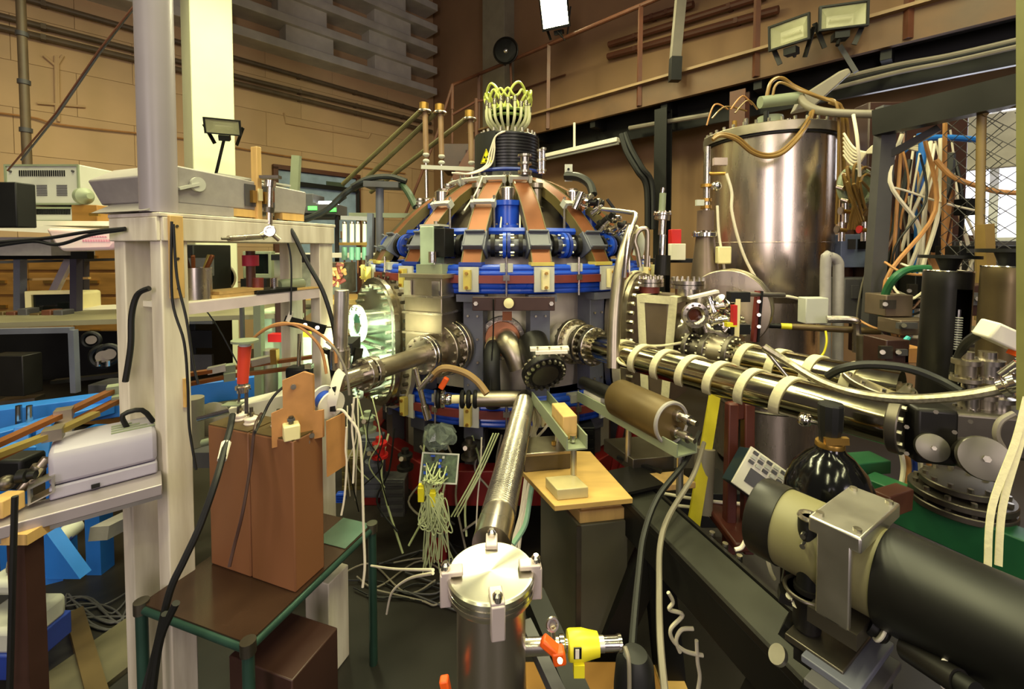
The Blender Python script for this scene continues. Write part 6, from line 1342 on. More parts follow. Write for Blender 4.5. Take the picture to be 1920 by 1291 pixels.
# black cables draping over rack
for k, (pts, r, lb) in enumerate((([(520,413),(545,430),(575,490),(605,545),(625,610),(630,660)], 0.010, 'thick black cable sweeping down from rack top past right post'), ([(322,415),(323,560),(345,640),(352,720),(355,800),(368,880)], 0.004, 'thin wire hanging down the rack front post'), ([(325,420),(332,520),(350,600),(362,680),(372,720)], 0.004, 'second thin wire crossing the rack opening'), ([(531,430),(545,480),(546,560),(545,590)], 0.004, 'wire holding the white paper tag'), ([(280,540),(258,552),(247,590),(245,650),(235,715)], 0.009, 'black cable curving beside the rear rack post'), ([(348,540),(400,600),(450,690),(470,730)], 0.003, 'thin wire running diagonally inside the rack'))):
    cable(lb, [P(x_,y_,(1.42 if pts[0][0] < 340 else 1.95) if k != 4 else 1.46) for x_,y_ in pts], r, m_rubber)
for k, pts in enumerate(([(470,640),(500,615),(550,607),(590,620),(625,650),(630,680)], [(485,625),(520,607),(560,612),(600,650),(612,700)])):
    cable(['outer','inner'][k]+' beige hose arching through the rack to capacitor board', [P(x_,y_,1.75) for x_,y_ in pts], 0.006, m_tanboard, 'hose', 'hose')
# dark cable lines on left
for k, (pts, r, lb) in enumerate((([(-20,455),(90,446),(160,435),(235,428)], 0.006, 'upper black cable strung from left edge to the rack'), ([(-20,463),(60,452),(110,458),(170,440),(235,430)], 0.006, 'lower black cable strung from left edge to the rack'), ([(28,930),(26,1000),(22,1150),(18,1300)], 0.007, 'black cable hanging straight at the lower left'), ([(330,1130),(300,1200),(285,1300)], 0.010, 'black cable pair member slanting under the table'), ([(310,1150),(296,1210),(278,1300)], 0.010, 'outer black cable slanting under the table'))):
    cable(lb, [P(x_,y_,1.5 if k < 2 else 1.15) for x_,y_ in pts], r, m_rubber)
# ================================================================ left: projector case, rails, blue frame
zr = 1.0
a, e = PZ(-60,985,zr), PZ(303,892,zr); d = (e-a).normalized(); x, y, z = frame(d)
m_lil = mat('lilac_aluminium', (170,160,166), 0.4, 0.5, var=0.06)
t = thing('aluminium_rail', 'long aluminium rail carrying the grey hooded case', 'rail', (a+e)/2-ZUP*0.06)
M().bar(a-ZUP*0.02, e-ZUP*0.02, 0.12, 0.035).build('rail', m_lil, t, bevel=0.003)
M().bar(a-ZUP*0.045, e-ZUP*0.045, 0.09, 0.02).build('lower_lip', m_alu, t)
one(M().bar(Vector((-1.38,1.22,0)), Vector((-1.38,1.22,0.94)), 0.05, 0.05), 'iron_post', m_choc, 'rusty dark post holding up rail at far left', 'post')
one(M().box((-1.38,1.22,0.955), (0.1,0.08,0.03)), 'wood_pad', m_wood, 'small wooden pad between rust post and rail', 'timber')
c0 = PZ(92,940,zr+0.0); c1 = PZ(296,886,zr+0.0); dd = (c1-c0); dd.z = 0; Lc = dd.length; dd.normalize(); nn = Vector((-dd.y, dd.x, 0)); 
t = thing('grey_hooded_case', 'long grey hooded metal case with rounded lid', 'case', (c0+c1)/2)
sec = [(0,0.0),(0.0,0.045),(0.22,0.045),(0.22,0.0)]
M().prism([(0,0),(Lc,0),(Lc,0.21),(0,0.21)], c0, dd, nn, ZUP*0.04).build('base', mat('lilac_grey_hood', (160,154,172), 0.38, var=0.06), t, bevel=0.006)
hood = [(0,0.042),(0.0,0.12),(0.012,0.138),(0.03,0.145),(0.18,0.145),(0.2,0.138),(0.21,0.12),(0.21,0.042)]
M().prism(hood, c0+dd*0.0, nn, ZUP, dd*Lc).build('hood', MATS['lilac_grey_hood'], t, bevel=0.012)
for k in range(4): M().bar(c0+dd*0.14+nn*(0.06+0.025*k)+ZUP*0.1465, c0+dd*(Lc-0.02*k)+nn*(0.06+0.025*k)+ZUP*0.1465, 0.008, 0.004).build('lid_rib', m_grass, t)
M().tube([c0+dd*0.18+nn*0.1+ZUP*0.145, c0+dd*0.17+nn*0.1+ZUP*0.19, c0+dd*0.22+nn*0.1+ZUP*0.195, c0+dd*0.25+nn*0.1+ZUP*0.145], 0.008, 10, 3).build('handle', m_black, t)
M().boxf(c0-nn*0.003+dd*(Lc*0.4)+ZUP*0.012, (0.02,0.006,0.012), dd, nn, ZUP).build('latch', m_black, t)
t = thing('steel_joint_fitting', 'steel ball joint fitting at the left end of rail', 'fitting', P(50,925,1.3))
M().cyl(P(40,918,1.28), P(88,858,1.32), 0.012, n=16).build('rod', m_steel2, t); M().cyl(P(60,895,1.3), P(75,872,1.31), 0.018, n=16).build('collar', m_steel2, t); M().ball(P(12,905,1.26), 0.022).build('ball', m_dksteel, t); M().lathe(P(35,893,1.27), (1,0.3,0), [(0.001,0),(0.02,0),(0.02,0.02),(0.012,0.022),(0.012,0.04),(0.001,0.04)], 14).build('knuckle', m_black, t)
one(M().box(P(20,880,1.42), (0.16,0.08,0.10)), 'black_motor', m_black, 'small black motor box behind steel joint fitting', 'motor', bevel=0.01)
one(M().box(P(10,945,1.22), (0.05,0.06,0.05)), 'pine_wedge', m_wood, 'pine wedge on the rail at left edge', 'timber', bevel=0.004)
t = thing('open_bracket_box', 'open square metal bracket on rail left of case', 'bracket', P(65,935,1.25))
o = P(52,948,1.25); M().ringprism([(0,0),(0.055,0.02),(0.055,0.07),(0,0.05)], [(0.006,0.006),(0.049,0.022),(0.049,0.062),(0.006,0.046)], o, dd, ZUP, nn*0.05).build('frame', m_alu, t)
# copper waveguide bars
m_wg = mat('copper_waveguide', (140,86,44), 0.4, 0.6, var=0.25); m_wg2 = mat('brass_waveguide', (150,130,70), 0.4, 0.6, var=0.2)
for k, (pts, m_, lb) in enumerate((([(-40,848,1.25),(120,775,1.5),(215,730,1.72),(310,708,1.86),(430,690,2.02),(590,668,2.2)], m_wg, 'upper copper waveguide bar crossing the rack'), ([(-40,872,1.24),(120,800,1.47),(225,748,1.7),(310,728,1.84),(430,705,2.0),(590,684,2.18)], m_wg, 'lower copper waveguide bar crossing the rack'), ([(-40,865,1.2),(100,812,1.36),(180,775,1.5)], m_wg2, 'short brass bar alongside copper waveguides'))):
    q = thing('waveguide_bar', lb, 'waveguide', P(*pts[1])); pp_ = [P(*p_) for p_ in pts]
    for i in range(len(pp_)-1): M().bar(pp_[i], pp_[i+1], 0.03, 0.016).build('bar', m_, q)
    for i in range(1, len(pp_)-1): M().boxf(pp_[i], (0.045,0.05,0.035), Vector((0.8,0.6,0)), Vector((-0.6,0.8,0)), ZUP).build('joint', m_steel2 if i % 2 else m_grass, q)
t = thing('phase_shifter', 'steel coupling block on copper waveguide inside rack', 'coupling', P(420,692,2.0))
M().bar(P(390,695,1.97), P(424,688,2.0), 0.035, 0.03).build('block', m_alu, t); M().bar(P(470,680,2.05), P(505,672,2.1), 0.04, 0.03).build('block', m_alu, t); M().box(P(515,668,2.1), (0.03,0.03,0.07)).build('flange_plate', m_brass, t)
# blue frame
m_sb = m_skyblue
t = thing('blue_floor_frame', 'bright blue steel frame behind the grey hooded case', 'frame', P(150,800,2.2))
for k, (p0, p1, w, h) in enumerate((((-40,792,2.1),(520,715,2.7),0.1,0.12),((-40,830,1.9),(210,762,2.3),0.07,0.06),((40,870,1.95),(45,800,2.0),0.05,0.08),((80,860,2.0),(85,795,2.05),0.05,0.05),((-20,850,1.8),(60,845,1.9),0.1,0.06))):
    M().bar(P(*p0), P(*p1), w, h).build('beam', m_sb, t, bevel=0.004)
for px in (35,55): M().cyl(P(px,795,2.05), P(px,760,2.05), 0.012, n=10).build('stud', m_chrome, t)
for px in (20,110,180,330): M().bar(P(px,800,2.35), Vector((P(px,800,2.35).x,P(px,800,2.35).y,0)), 0.08, 0.08).build('leg', m_sb, t)
t = thing('blue_bracket', 'angular blue steel bracket on the floor at left', 'bracket', P(60,1080,1.7))
M().prism([(0,0),(0.25,0.0),(0.1,0.22),(0.02,0.25)], P(35,1085,1.75), Vector((1,0,0)), ZUP, Vector((0,0.05,0))).build('plate', m_sb, t); M().bar(P(20,1100,1.7), P(120,1075,1.8), 0.05, 0.03).build('flange', m_sb, t)
t = thing('grey_cylinder_pump', 'grey pump body under the rack behind capacitors', 'pump', P(360,830,2.3))
M().cyl(P(362,835,2.3), P(362,745,2.3), 0.05, n=24).build('body', m_hose, t); M().lathe(P(398,785,2.4), (0.3,-1,0.2), [(0.08,-0.03),(0.09,0),(0.09,0.02),(0.05,0.03),(0.001,0.03)], 28).build('wheel', m_hose, t); M().cyl(P(372,785,2.2), P(450,765,2.2), 0.014, n=12).build('shaft', m_chrome, t); M().cyl(P(380,830,2.2), P(440,815,2.2), 0.018, n=12).build('pipe', m_grass, t); M().box(P(380,850,2.3), (0.2,0.15,0.08)).build('base', m_dkgrey, t)
one(M().bar(P(440,775,2.1), P(600,735,2.2), 0.12, 0.09), 'white_trough', m_white, 'white trough behind the porcelain terminals', 'trough', bevel=0.004)
one(M().cyl(P(505,750,2.5), P(505,655,2.5), 0.045, n=24), 'grey_cylinder', m_alu, 'grey upright cylinder seen between rack posts', 'cylinder')
one(M().bar(P(488,760,2.45), P(485,560,2.45), 0.04, 0.04), 'pale_bar', m_grass, 'pale green upright bar seen inside the rack', 'bar')
t = thing('black_bulb_mount', 'black rounded clamp mount by the right rack post', 'mount', P(565,700,2.05))
M().box(P(562,697,2.05), (0.11,0.07,0.06)).build('block', m_black, t, bevel=0.015); M().cyl(P(560,690,2.05), P(562,625,2.05), 0.009, n=12).build('chrome_rod', m_chrome, t); M().box(P(580,686,2.02), (0.03,0.03,0.02)).build('screw', m_chrome, t)
# ---- dark machine table at left
t = thing('dark_machine_bench', 'wide grey-topped bench full of dark optics at left', 'bench', P(120,760,2.6))
M().prism([(0,0),(1.9,0.0),(1.9,0.8),(0,0.8)], P(-120,612,2.45)-ZUP*0.02, Vector((0.97,0.24,0)), Vector((-0.24,0.97,0)), ZUP*0.03).build('worktop', mat('grey_green_top', (122,116,92), 0.5, var=0.1), t)
M().bar(P(-60,622,2.4), P(135,618,2.4), 0.03, 0.03).build('frame_rail', m_greyblue, t)
M().bar(P(137,618,2.4), P(142,735,2.4), 0.03, 0.03).build('frame_post', m_greyblue, t)
M().box(P(60,745,2.75), (1.3,0.5,0.08)).build('lower_deck', m_black, t)
M().box(P(60,690,3.2), (1.9,0.03,0.55)).build('back_panel', m_black, t)
M().box(P(28,700,2.4), (0.2,0.1,0.22)).build('dark_block', m_blkmet, t, bevel=0.004)
M().box(P(210,745,2.6), (0.14,0.15,0.2)).build('dark_block', m_dkgrey, t, bevel=0.004)
for px, py, r in ((171,637,0.04),(193,668,0.055),(205,664,0.05)):
    w_ = M().torus(P(px,py,2.5), (0.3,-1,0), r, r*0.3, 24, 8).build('wheel', m_black, t); M().cyl(P(px,py,2.5), P(px,py,2.48), r*0.6, n=20).build('hub', m_dksteel, w_)
for px in (184,202): M().cyl(P(px,686,2.45), P(px,676,2.45), 0.012, n=10).build('knob', m_chrome, t)
M().bar(P(100,715,2.6), P(235,700,2.7), 0.05, 0.02).build('slide', m_blkmet, t); M().bar(P(0,752,2.4), P(75,745,2.45), 0.08, 0.02).build('slide', m_dksteel, t)
t = thing('crt_monitor', 'old beige monitor turned left on the grey bench', 'monitor', P(98,600,3.0))
o = P(98,575,3.0); ux_ = Vector((0.96,0.26,0)).normalized(); uy_ = Vector((-ux_.y,ux_.x,0))
M().ringprism([(-0.15,-0.13),(0.15,-0.13),(0.15,0.11),(-0.15,0.11)], [(-0.115,-0.09),(0.115,-0.09),(0.115,0.085),(-0.115,0.085)], o, ux_, ZUP, uy_*0.05).build('bezel', m_cream, t, bevel=0.004)
M().boxf(o+uy_*0.03, (0.235,0.02,0.19), ux_, uy_, ZUP).build('screen', m_glassd, t); M().boxf(o+uy_*0.18-ZUP*0.01, (0.24,0.26,0.2), ux_, uy_, ZUP).build('back_shell', m_cream, t, bevel=0.02)
one(M().boxf(P(190,578,3.2), (0.42,0.3,0.02), ux_, uy_, ZUP), 'white_sheet', m_white, 'white board lying right of beige monitor', 'board')
for k in range(6): one(M().box(P(10+22*k,590+3*(k % 2),2.85), (0.06,0.08,0.05+0.02*(k % 3))), 'bench_clutter', (m_olive,m_brownsteel,m_dkgrey)[k % 3], ['olive tin first on the bench','brown block next to olive tin on bench','grey block third from left on bench','olive block below the monitor left corner','brown block in front of the monitor screen','grey block below monitor right corner'][k], 'block', bevel=0.004)
# drawer cabinets
t0 = None
for k, px in enumerate((10, 98, 182)):
    Yc = 4.3; o = P(px,520,Yc)
    q = thing('drawer_cabinet', ['leftmost wooden drawer cabinet behind dark post','middle wooden drawer cabinet behind the pale strip','rightmost wooden drawer cabinet near the rack'][k], 'cabinet', Vector((o.x,o.y,0)), 'wooden drawer cabinets')
    M().box(Vector((o.x,o.y+0.2,0.9)), (0.45,0.4,1.75)).build('carcass', m_drawer, q)
    for j in range(7):
        dw = M().box(Vector((o.x,o.y-0.01,1.66-0.24*j)), (0.41,0.03,0.21)).build('drawer', m_drawer, q, bevel=0.004)
        M().box(Vector((o.x,o.y-0.035,1.68-0.24*j)), (0.09,0.02,0.03)).build('handle', m_brass, dw)
# dark steel shelving with instruments
t = thing('dark_shelving', 'dark blue steel shelving under the old instruments', 'shelving', P(90,600,3.1))
for px, Yp in ((38,3.0),(143,3.0),(157,3.35)): M().bar(P(px,600,Yp), P(px,475,Yp), 0.045, 0.045).build('post', m_greyblue if px < 50 else mat('navy_post',(48,44,58),0.45), t)
M().bar(P(-40,480,3.0), P(170,478,3.0), 0.05, 0.05).build('rail', m_black, t); M().bar(P(-40,492,3.2), P(220,486,3.4), 0.04, 0.02).build('rail', m_dkgrey, t)
M().bar(P(133,482,3.1), P(95,560,3.1), 0.03, 0.05).build('diagonal_strip', m_lil, t)
M().bar(P(28,524,3.05), P(168,521,3.15), 0.03, 0.015).build('thin_shelf', m_wood2, t)
M().box(P(70,462,3.0), (0.5,0.3,0.12)).build('drawer_unit', m_grey, t)
t = thing('upper_shelf', 'white-edged shelf at left under the old instruments', 'shelf', P(100,425,2.9))
M().prism([(0,0),(1.05,0.1),(1.05,0.5),(0,0.4)], P(-60,422,2.75), Vector((1,0,0)), Vector((0,1,0)), ZUP*0.03).build('board', m_white, t)
M().bar(P(-60,422,2.74), P(245,438,2.86), 0.01, 0.045).build('white_edge', m_white, t)  # white strip along the front edge of the shelf
def oscill(label, px, py, w, h):
    Yo = 2.98; o = P(px,py,Yo); q = thing('oscilloscope', label, 'instrument', o-ZUP*h/2)
    M().box(o+Vector((0,0.2,0)), (w,0.4,h)).build('case', m_ltgrey, q, bevel=0.008)
    M().ringprism([(-w/2,-h/2),(w/2,-h/2),(w/2,h/2),(-w/2,h/2)], [(-w/2+0.012,-h/2+0.012),(w/2-0.012,-h/2+0.012),(w/2-0.012,h/2-0.012),(-w/2+0.012,h/2-0.012)], o-Vector((0,0.008,0)), Vector((1,0,0)), ZUP, Vector((0,0.01,0))).build('rim', m_grass, q)
    sl = M()
    for k in range(22): sl.box(o+Vector((-w*0.3+w*0.6*k/21,-0.001,h*0.28 if h > 0.2 else 0.02)), (0.007,0.006,0.04))
    sl.build('vent_slots', m_black, q, kind='stuff')
    if h > 0.2:
        for j in range(3):
            s2 = M()
            for k in range(7): s2.box(o+Vector((-w*0.28+w*0.27*j,-0.001,-0.005-0.011*k)), (0.07,0.006,0.005))
            s2.build('louvre_group', m_dkgrey, q, kind='stuff')
    for s in (-1,1): M().cyl(o+Vector((s*w*0.42,0,h*0.33)), o+Vector((s*w*0.42,-0.01,h*0.33)), 0.008, n=8).build('screw', m_dkgrey, q)
    return q
oscill('upper old light grey instrument with rows of vents', 80, 346, 0.50, 0.27)
oscill('lower old light grey instrument resting on white shelf', 98, 402, 0.40, 0.10)
one(M().lathe(P(150,368,2.95), (1,-0.3,0), [(0.001,0),(0.03,0),(0.055,0.02),(0.055,0.05),(0.03,0.07),(0.02,0.1),(0.001,0.1)], 24), 'green_motor', m_grass, 'small green motor right of upper instrument', 'motor')
q = thing('wooden_box', 'small yellow wooden box with handle on white shelf', 'box', P(178,418,3.0)); M().box(P(178,402,3.0), (0.17,0.15,0.115)).build('body', m_drawer, q, bevel=0.004); M().box(P(178,402,2.9)-ZUP*0.0, (0.06,0.02,0.02)).build('handle', m_brass, q)
one(M().box(P(214,408,3.1), (0.09,0.1,0.07)), 'green_box', m_grass, 'small green box right of the wooden box', 'box', bevel=0.004)
one(M().box(P(12,385,2.4), (0.22,0.1,0.24)), 'black_speaker', m_black, 'black box at the left edge over the shelf', 'box', bevel=0.006)
# pink bag
t = thing('pink_plastic_bag', 'pink and white plastic bag hanging below the shelf', 'bag', P(160,474,2.75))
M().prism([(-0.22,0.075),(0.22,0.06),(0.235,0.0),(0.19,-0.06),(-0.12,-0.07),(-0.16,-0.03)], P(150,450,2.72), Vector((1,0,0)), ZUP, Vector((0,0.09,0))).build('bag', mat('pink_bag', (240,190,204), 0.35, var=0.1, scale=7, rgb2=(250,240,236)), t, bevel=0.02)
pr = M()
for k in range(11): pr.box(P(150,452,2.717)+Vector((0.02+0.016*k,0,0.004)), (0.010,0.002,0.014))
for k in range(9): pr.box(P(150,452,2.717)+Vector((0.03+0.016*k,0,0.028)), (0.011,0.002,0.007))
pr.build('printed_lettering', mat('pink_print',(226,150,176),0.4), t, kind='stuff')
# lower left floor clutter
t = thing('white_pump_casting', 'white cast pump with blue base on the floor at left', 'pump', P(40,1200,1.75))
M().box(P(30,1165,1.75), (0.22,0.2,0.10)).build('casting', m_ltgrey, t, bevel=0.02); M().cyl(P(48,1142,1.7), P(48,1136,1.7), 0.035, n=20).build('bore', m_black, t); M().box(P(30,1205,1.75), (0.24,0.22,0.10)).build('base', m_dkblue, t, bevel=0.006); M().box(P(45,1080,1.8), (0.2,0.15,0.06)).build('top_casting', m_ltgrey, t, bevel=0.02); M().cyl(P(20,1050,1.8), P(80,1040,1.85), 0.045, n=20).build('motor_barrel', m_hose, t)
t = thing('blue_motor', 'blue and grey motor lying under the rail', 'motor', P(120,1020,1.85)); M().cyl(P(105,1015,1.85), P(142,985,1.95), 0.035, n=20).build('barrel', m_ltgrey, t); M().cyl(P(112,1010,1.87), P(126,998,1.91), 0.037, n=20).build('band', m_blue, t); M().box(P(98,1022,1.84), (0.06,0.06,0.06)).build('gearbox', m_black, t)
one(M().bar(P(70,1000,1.9), P(245,915,2.3), 0.06, 0.05), 'black_duct', m_black, 'black square duct slanting under the rail', 'duct')
one(M().bar(P(185,1000,2.0), P(245,970,2.2), 0.08, 0.06), 'perforated_channel', m_grey, 'grey perforated channel under the rail', 'channel')
one(M().prism([(0,0),(0.3,0),(0.3,0.7),(0,0.7)], PZ(30,1310,0.0), Vector((0.9,-0.3,0)), Vector((0.3,0.9,0)), ZUP*0.02), 'floor_board', mat('greenish_floor_board',(84,78,58),0.6,var=0.3), 'greenish board lying flat on floor at lower left', 'board')
one(M().bar(PZ(140,1150,0.02), PZ(190,1330,0.02), 0.06, 0.04), 'floor_plank', m_olive, 'narrow plank on the floor at lower left', 'plank')
rnd = random.Random(41)
for k in range(9):
    x0, y0 = rnd.uniform(70,150), rnd.uniform(1060,1110)
    cable('loose dark grey cable strewn on the dark floor at left', [PZ(x0,y0+60,0.02),PZ(140+rnd.uniform(-20,40),1130+rnd.uniform(-20,30),0.015),PZ(190+rnd.uniform(-20,40),1120+rnd.uniform(-20,60),0.012),PZ(250,1120+rnd.uniform(-20,80),0.012)], 0.0045, m_dkgrey, 'cable', 'cable', 'cables strewn on the floor at left')
cable('orange cord running along the floor at lower left', [PZ(80,1300,0.015),PZ(130,1270,0.012),PZ(180,1240,0.012),PZ(250,1195,0.012),PZ(330,1160,0.012)], 0.006, m_orange)
cable('short orange wire with red plug on floor', [PZ(105,1165,0.015),PZ(130,1158,0.02),PZ(150,1160,0.02),PZ(160,1175,0.012)], 0.005, m_orange)
rnd = random.Random(51)
for k in range(12):
    x0 = rnd.uniform(640,760); y0 = rnd.uniform(1040,1120)
    cable(('grey','black','dark grey')[k % 3]+' cable trailing over the dark floor before the machine', [PZ(x0,y0,0.02),PZ(x0+60+rnd.uniform(-30,30),y0+rnd.uniform(-30,30),0.015),PZ(x0+120,y0+rnd.uniform(-50,40),0.015),PZ(x0+190+rnd.uniform(-20,20),y0+rnd.uniform(-60,20),0.02)], 0.0045, (m_hose,m_rubber,m_dkgrey)[k % 3], 'cable', 'cable', 'cables on the floor before the machine')
cable('pale cord tied across to the canister clamp', [P(696,1060,1.7),P(740,1066,1.5),P(812,1068,1.05)], 0.004, m_whitecable)
cable('pale cord curling below the tied cord', [P(725,1150,1.6),P(735,1110,1.5),P(765,1085,1.35),P(812,1074,1.1)], 0.004, m_whitecable)
# ================================================================ background behind the rack and dome
wl2 = PL(612,430,0.03)
dr1 = struct(M().boxf(PL(600,440,0.02), (1.5,0.06,2.3), UL, NL, ZUP), 'door_1', mat('pale_blue_door', (150,172,196), 0.45))
for s in (-1,1): M().boxf(PL(600,440,0.06)+UL*(0.78*s), (0.08,0.1,2.4), UL, NL, ZUP).build('door_frame', m_brownsteel, dr1)
M().boxf(PL(600,440,0.06)+ZUP*1.2, (1.64,0.1,0.08), UL, NL, ZUP).build('door_frame', m_brownsteel, dr1)
M().boxf(PL(640,440,0.08), (0.06,0.06,0.14), UL, NL, ZUP).build('door_handle', m_chrome, dr1)
one(M().boxf(PL(629,349,0.06), (0.36,0.03,0.16), UL, NL, ZUP), 'door_sign', mat('green_sign',(70,84,66),0.5), 'small dark green sign above the blue door', 'sign')
one(M().bar(P(550,405,5.5), P(556,292,5.5), 0.1, 0.06), 'marked_post', m_grass, 'pale green post left of blue door', 'post')
t = thing('door_lintel', 'dark lintel bar crossing above the blue door', 'bar', PL(565,345,0.1)); M().bar(PL(563,345,0.1), PL(672,358,0.1), 0.06, 0.08).build('bar', m_black, t); M().bar(PL(672,358,0.1), PL(672,450,0.1), 0.06, 0.06).build('drop', m_black, t)
# bench instruments with green displays
t = thing('instrument_bench', 'far bench with shelf behind the timber rack', 'bench', P(590,540,4.2))
M().box(P(585,407,4.2), (0.6,0.4,0.025)).build('upper_shelf', m_black, t); M().box(P(620,478,4.0), (1.0,0.4,0.04)).build('middle_shelf', m_white, t); M().box(P(560,560,4.0), (1.9,0.5,0.04)).build('worktop', m_wood2, t)
for px in (535,632,700): M().bar(P(px,560,4.05), P(px,405,4.05), 0.03, 0.03).build('upright', m_black, t)
m_lcd = mat('green_display', (90,255,90), 0.4, emit=2.0)
for k, (px, py, w, h, lb) in enumerate(((570,392,0.34,0.1,'lower left dark meter with green display on far bench'),(572,375,0.26,0.09,'upper dark meter on far bench by blue door'),(622,395,0.2,0.1,'right dark meter with green display on far bench'))):
    q = thing('bench_meter', lb, 'meter', P(px,py,4.15)-ZUP*h/2); M().box(P(px,py,4.15), (w,0.25,h)).build('case', m_dkgrey, q, bevel=0.005)
    if k != 1: M().box(P(px+16 if k == 0 else px,py-2,4.02), (0.08,0.01,0.035)).build('display', m_lcd, q)
    M().cyl(P(px-14,py,4.02), P(px-14,py,4.0), 0.015, n=12).build('knob', m_ltgrey, q)
t = thing('bench_lamp', 'slim white fluorescent task lamp before blue door', 'lamp', P(610,380,4.1)); M().cyl(P(598,381,4.1), P(634,381,4.1), 0.02, n=12).build('tube', mat('cool_tube',(240,246,255),0.4,emit=6), t); M().tube([P(634,381,4.1),P(642,374,4.08),P(648,370,4.05)], 0.012, 8).build('arm', m_black, t)
cable('thick dark hose sloping from far bench to cable tray', [P(570,412,3.9),P(610,395,3.9),P(650,360,3.9),P(680,345,3.9),P(720,343,3.9)], 0.028, m_rubber)
t = thing('cable_tray', 'dark cable tray on a post left of the dome', 'tray', P(712,500,3.9))
M().bar(P(688,347,3.9), P(752,349,3.9), 0.2, 0.05).build('tray', m_dkgrey, t); M().cyl(P(712,505,3.9), P(712,350,3.9), 0.035, n=16).build('post', m_greyblue, t); M().bar(P(655,403,3.9), P(775,404,3.9), 0.03, 0.04).build('cross_bar', m_grass, t)
M().tube([P(752,345,3.9),P(765,360,3.8),P(780,388,3.7)], 0.03, 10).build('conduit', mat('dark_green_hose',(52,70,50),0.5), t)
cable('dark cable looped over the cable tray', [P(660,350,3.85),P(690,335,3.85),P(730,331,3.85),P(762,340,3.85)], 0.025, m_rubber)
# insulator stand
t = thing('insulator_stand', 'rack of green ceramic insulators left of the dome', 'stand', P(668,500,3.3))
M().bar(P(640,408,3.3), P(694,410,3.3), 0.03, 0.03).build('top_bar', m_grey, t); M().bar(P(695,400,3.3), P(693,500,3.3), 0.04, 0.04).build('upright', m_greyblue, t); M().bar(P(638,457,3.3), P(690,457,3.3), 0.05, 0.02).build('middle_bar', m_brass, t)
for k, px in enumerate((646,660,671,684)):
    g_ = M().cyl(P(px,487,3.3), P(px,463,3.3), 0.02, n=16).build('green_insulator', mat('green_ceramic',(110,150,124),0.35), t); M().cyl(P(px,455,3.3), P(px,420,3.3), 0.016, n=14).build('white_tube', m_white, g_); M().ball(P(px,418,3.3), 0.016).build('tip', m_chrome, g_); M().cyl(P(px,512,3.3), P(px,487,3.3), 0.006, n=8).build('lead_rod', m_copper, g_)
# things seen through the rack
t = thing('black_equipment_rack', 'black equipment rack seen through left of timber rack', 'rack', P(362,760,3.2))
M().box(P(362,600,3.2), (0.32,0.4,1.1)).build('cabinet', m_black, t, bevel=0.006)
for k in range(5): M().box(P(362,500+45*k,3.0)-Vector((0,0.005,0)), (0.28,0.02,0.12)).build('front_panel', (m_dkgrey,m_blkmet,m_ltgrey,m_black,m_dkgrey)[k], t)
t = thing('wall_socket_box', 'white power meter on the pillar inside rack', 'meter', P(416,525,3.9)); M().box(P(416,513,3.9), (0.13,0.05,0.13)).build('case', m_white, t, bevel=0.01); M().box(P(416,515,3.87), (0.05,0.02,0.03)).build('dial', m_dkgrey, t)
M().torus(P(416,520,3.9), (0,-1,0), 0.12, 0.01, 28, 6).build('cable_loop', m_hose, t)
t = thing('computer_monitor', 'old grey monitor on bench seen through the rack', 'monitor', P(482,530,3.4)); o = P(482,495,3.4)
M().ringprism([(-0.11,-0.11),(0.11,-0.11),(0.11,0.1),(-0.11,0.1)], [(-0.085,-0.075),(0.085,-0.075),(0.085,0.078),(-0.085,0.078)], o, Vector((1,0,0)), ZUP, Vector((0,0.06,0))).build('bezel', m_grass, t, bevel=0.004); M().box(o+Vector((0,0.04,0)), (0.18,0.02,0.17)).build('screen', m_glassd, t); M().box(o+Vector((0,0.16,0)), (0.18,0.2,0.16)).build('back_shell', m_grass, t); M().box(o-ZUP*0.15+Vector((0,0.05,0)), (0.2,0.2,0.08)).build('stand_unit', m_black, t)
t = thing('vent_grille_unit', 'grey ribbed unit under black bar seen through rack', 'instrument', P(560,530,3.3)); M().box(P(560,505,3.3), (0.26,0.2,0.16)).build('case', m_hose, t)
for k in range(9): M().box(P(560,505,3.19)+Vector((-0.11+0.0275*k,0,0)), (0.008,0.01,0.13)).build('fin', m_dkgrey, t)
M().box(P(560,482,3.25), (0.3,0.2,0.04)).build('black_bar', m_black, t)
one(M().box(P(525,660,3.0), (0.2,0.2,0.6)), 'pale_cabinet', mat('green_lit_cabinet',(190,210,170),0.5), 'pale green-lit cabinet seen through the lower rack', 'cabinet', bevel=0.006)  # green light falling on the cabinet is put into its colour
one(M().box(P(575,655,2.9), (0.25,0.2,0.2)), 'green_lit_case', mat('green_lit_shell',(170,200,160),0.4), 'green-lit case behind right rack post', 'case', bevel=0.01)  # case colour carries the same green light as the cabinet
one(M().box(P(523,632,2.8), (0.11,0.06,0.05)), 'red_flag_box', m_red, 'small red box on the green-lit cabinet', 'box')
one(M().box(P(590,632,2.85), (0.15,0.05,0.08)), 'yellow_folder', mat('olive_yellow',(180,166,30),0.5), 'olive yellow folder behind right rack post', 'folder')
one(M().box(P(455,640,2.75), (0.02,0.02,0.0)+Vector((0,0,0.6)) if False else (0.02,0.02,0.5)), 'thin_post', m_dkgrey, 'thin dark post standing inside rack view', 'post')
one(M().box(P(545,585,2.9), (0.16,0.1,0.28)), 'brown_transformer', m_choc, 'dark brown transformer hanging behind rack shelf', 'transformer', bevel=0.008)
one(M().box(P(610,520,3.2), (0.34,0.3,0.22)), 'resistor_bank', mat('speckled_components',(84,76,64),0.5,var=0.35,scale=30), 'bank of small components right of the rack post', 'component bank')
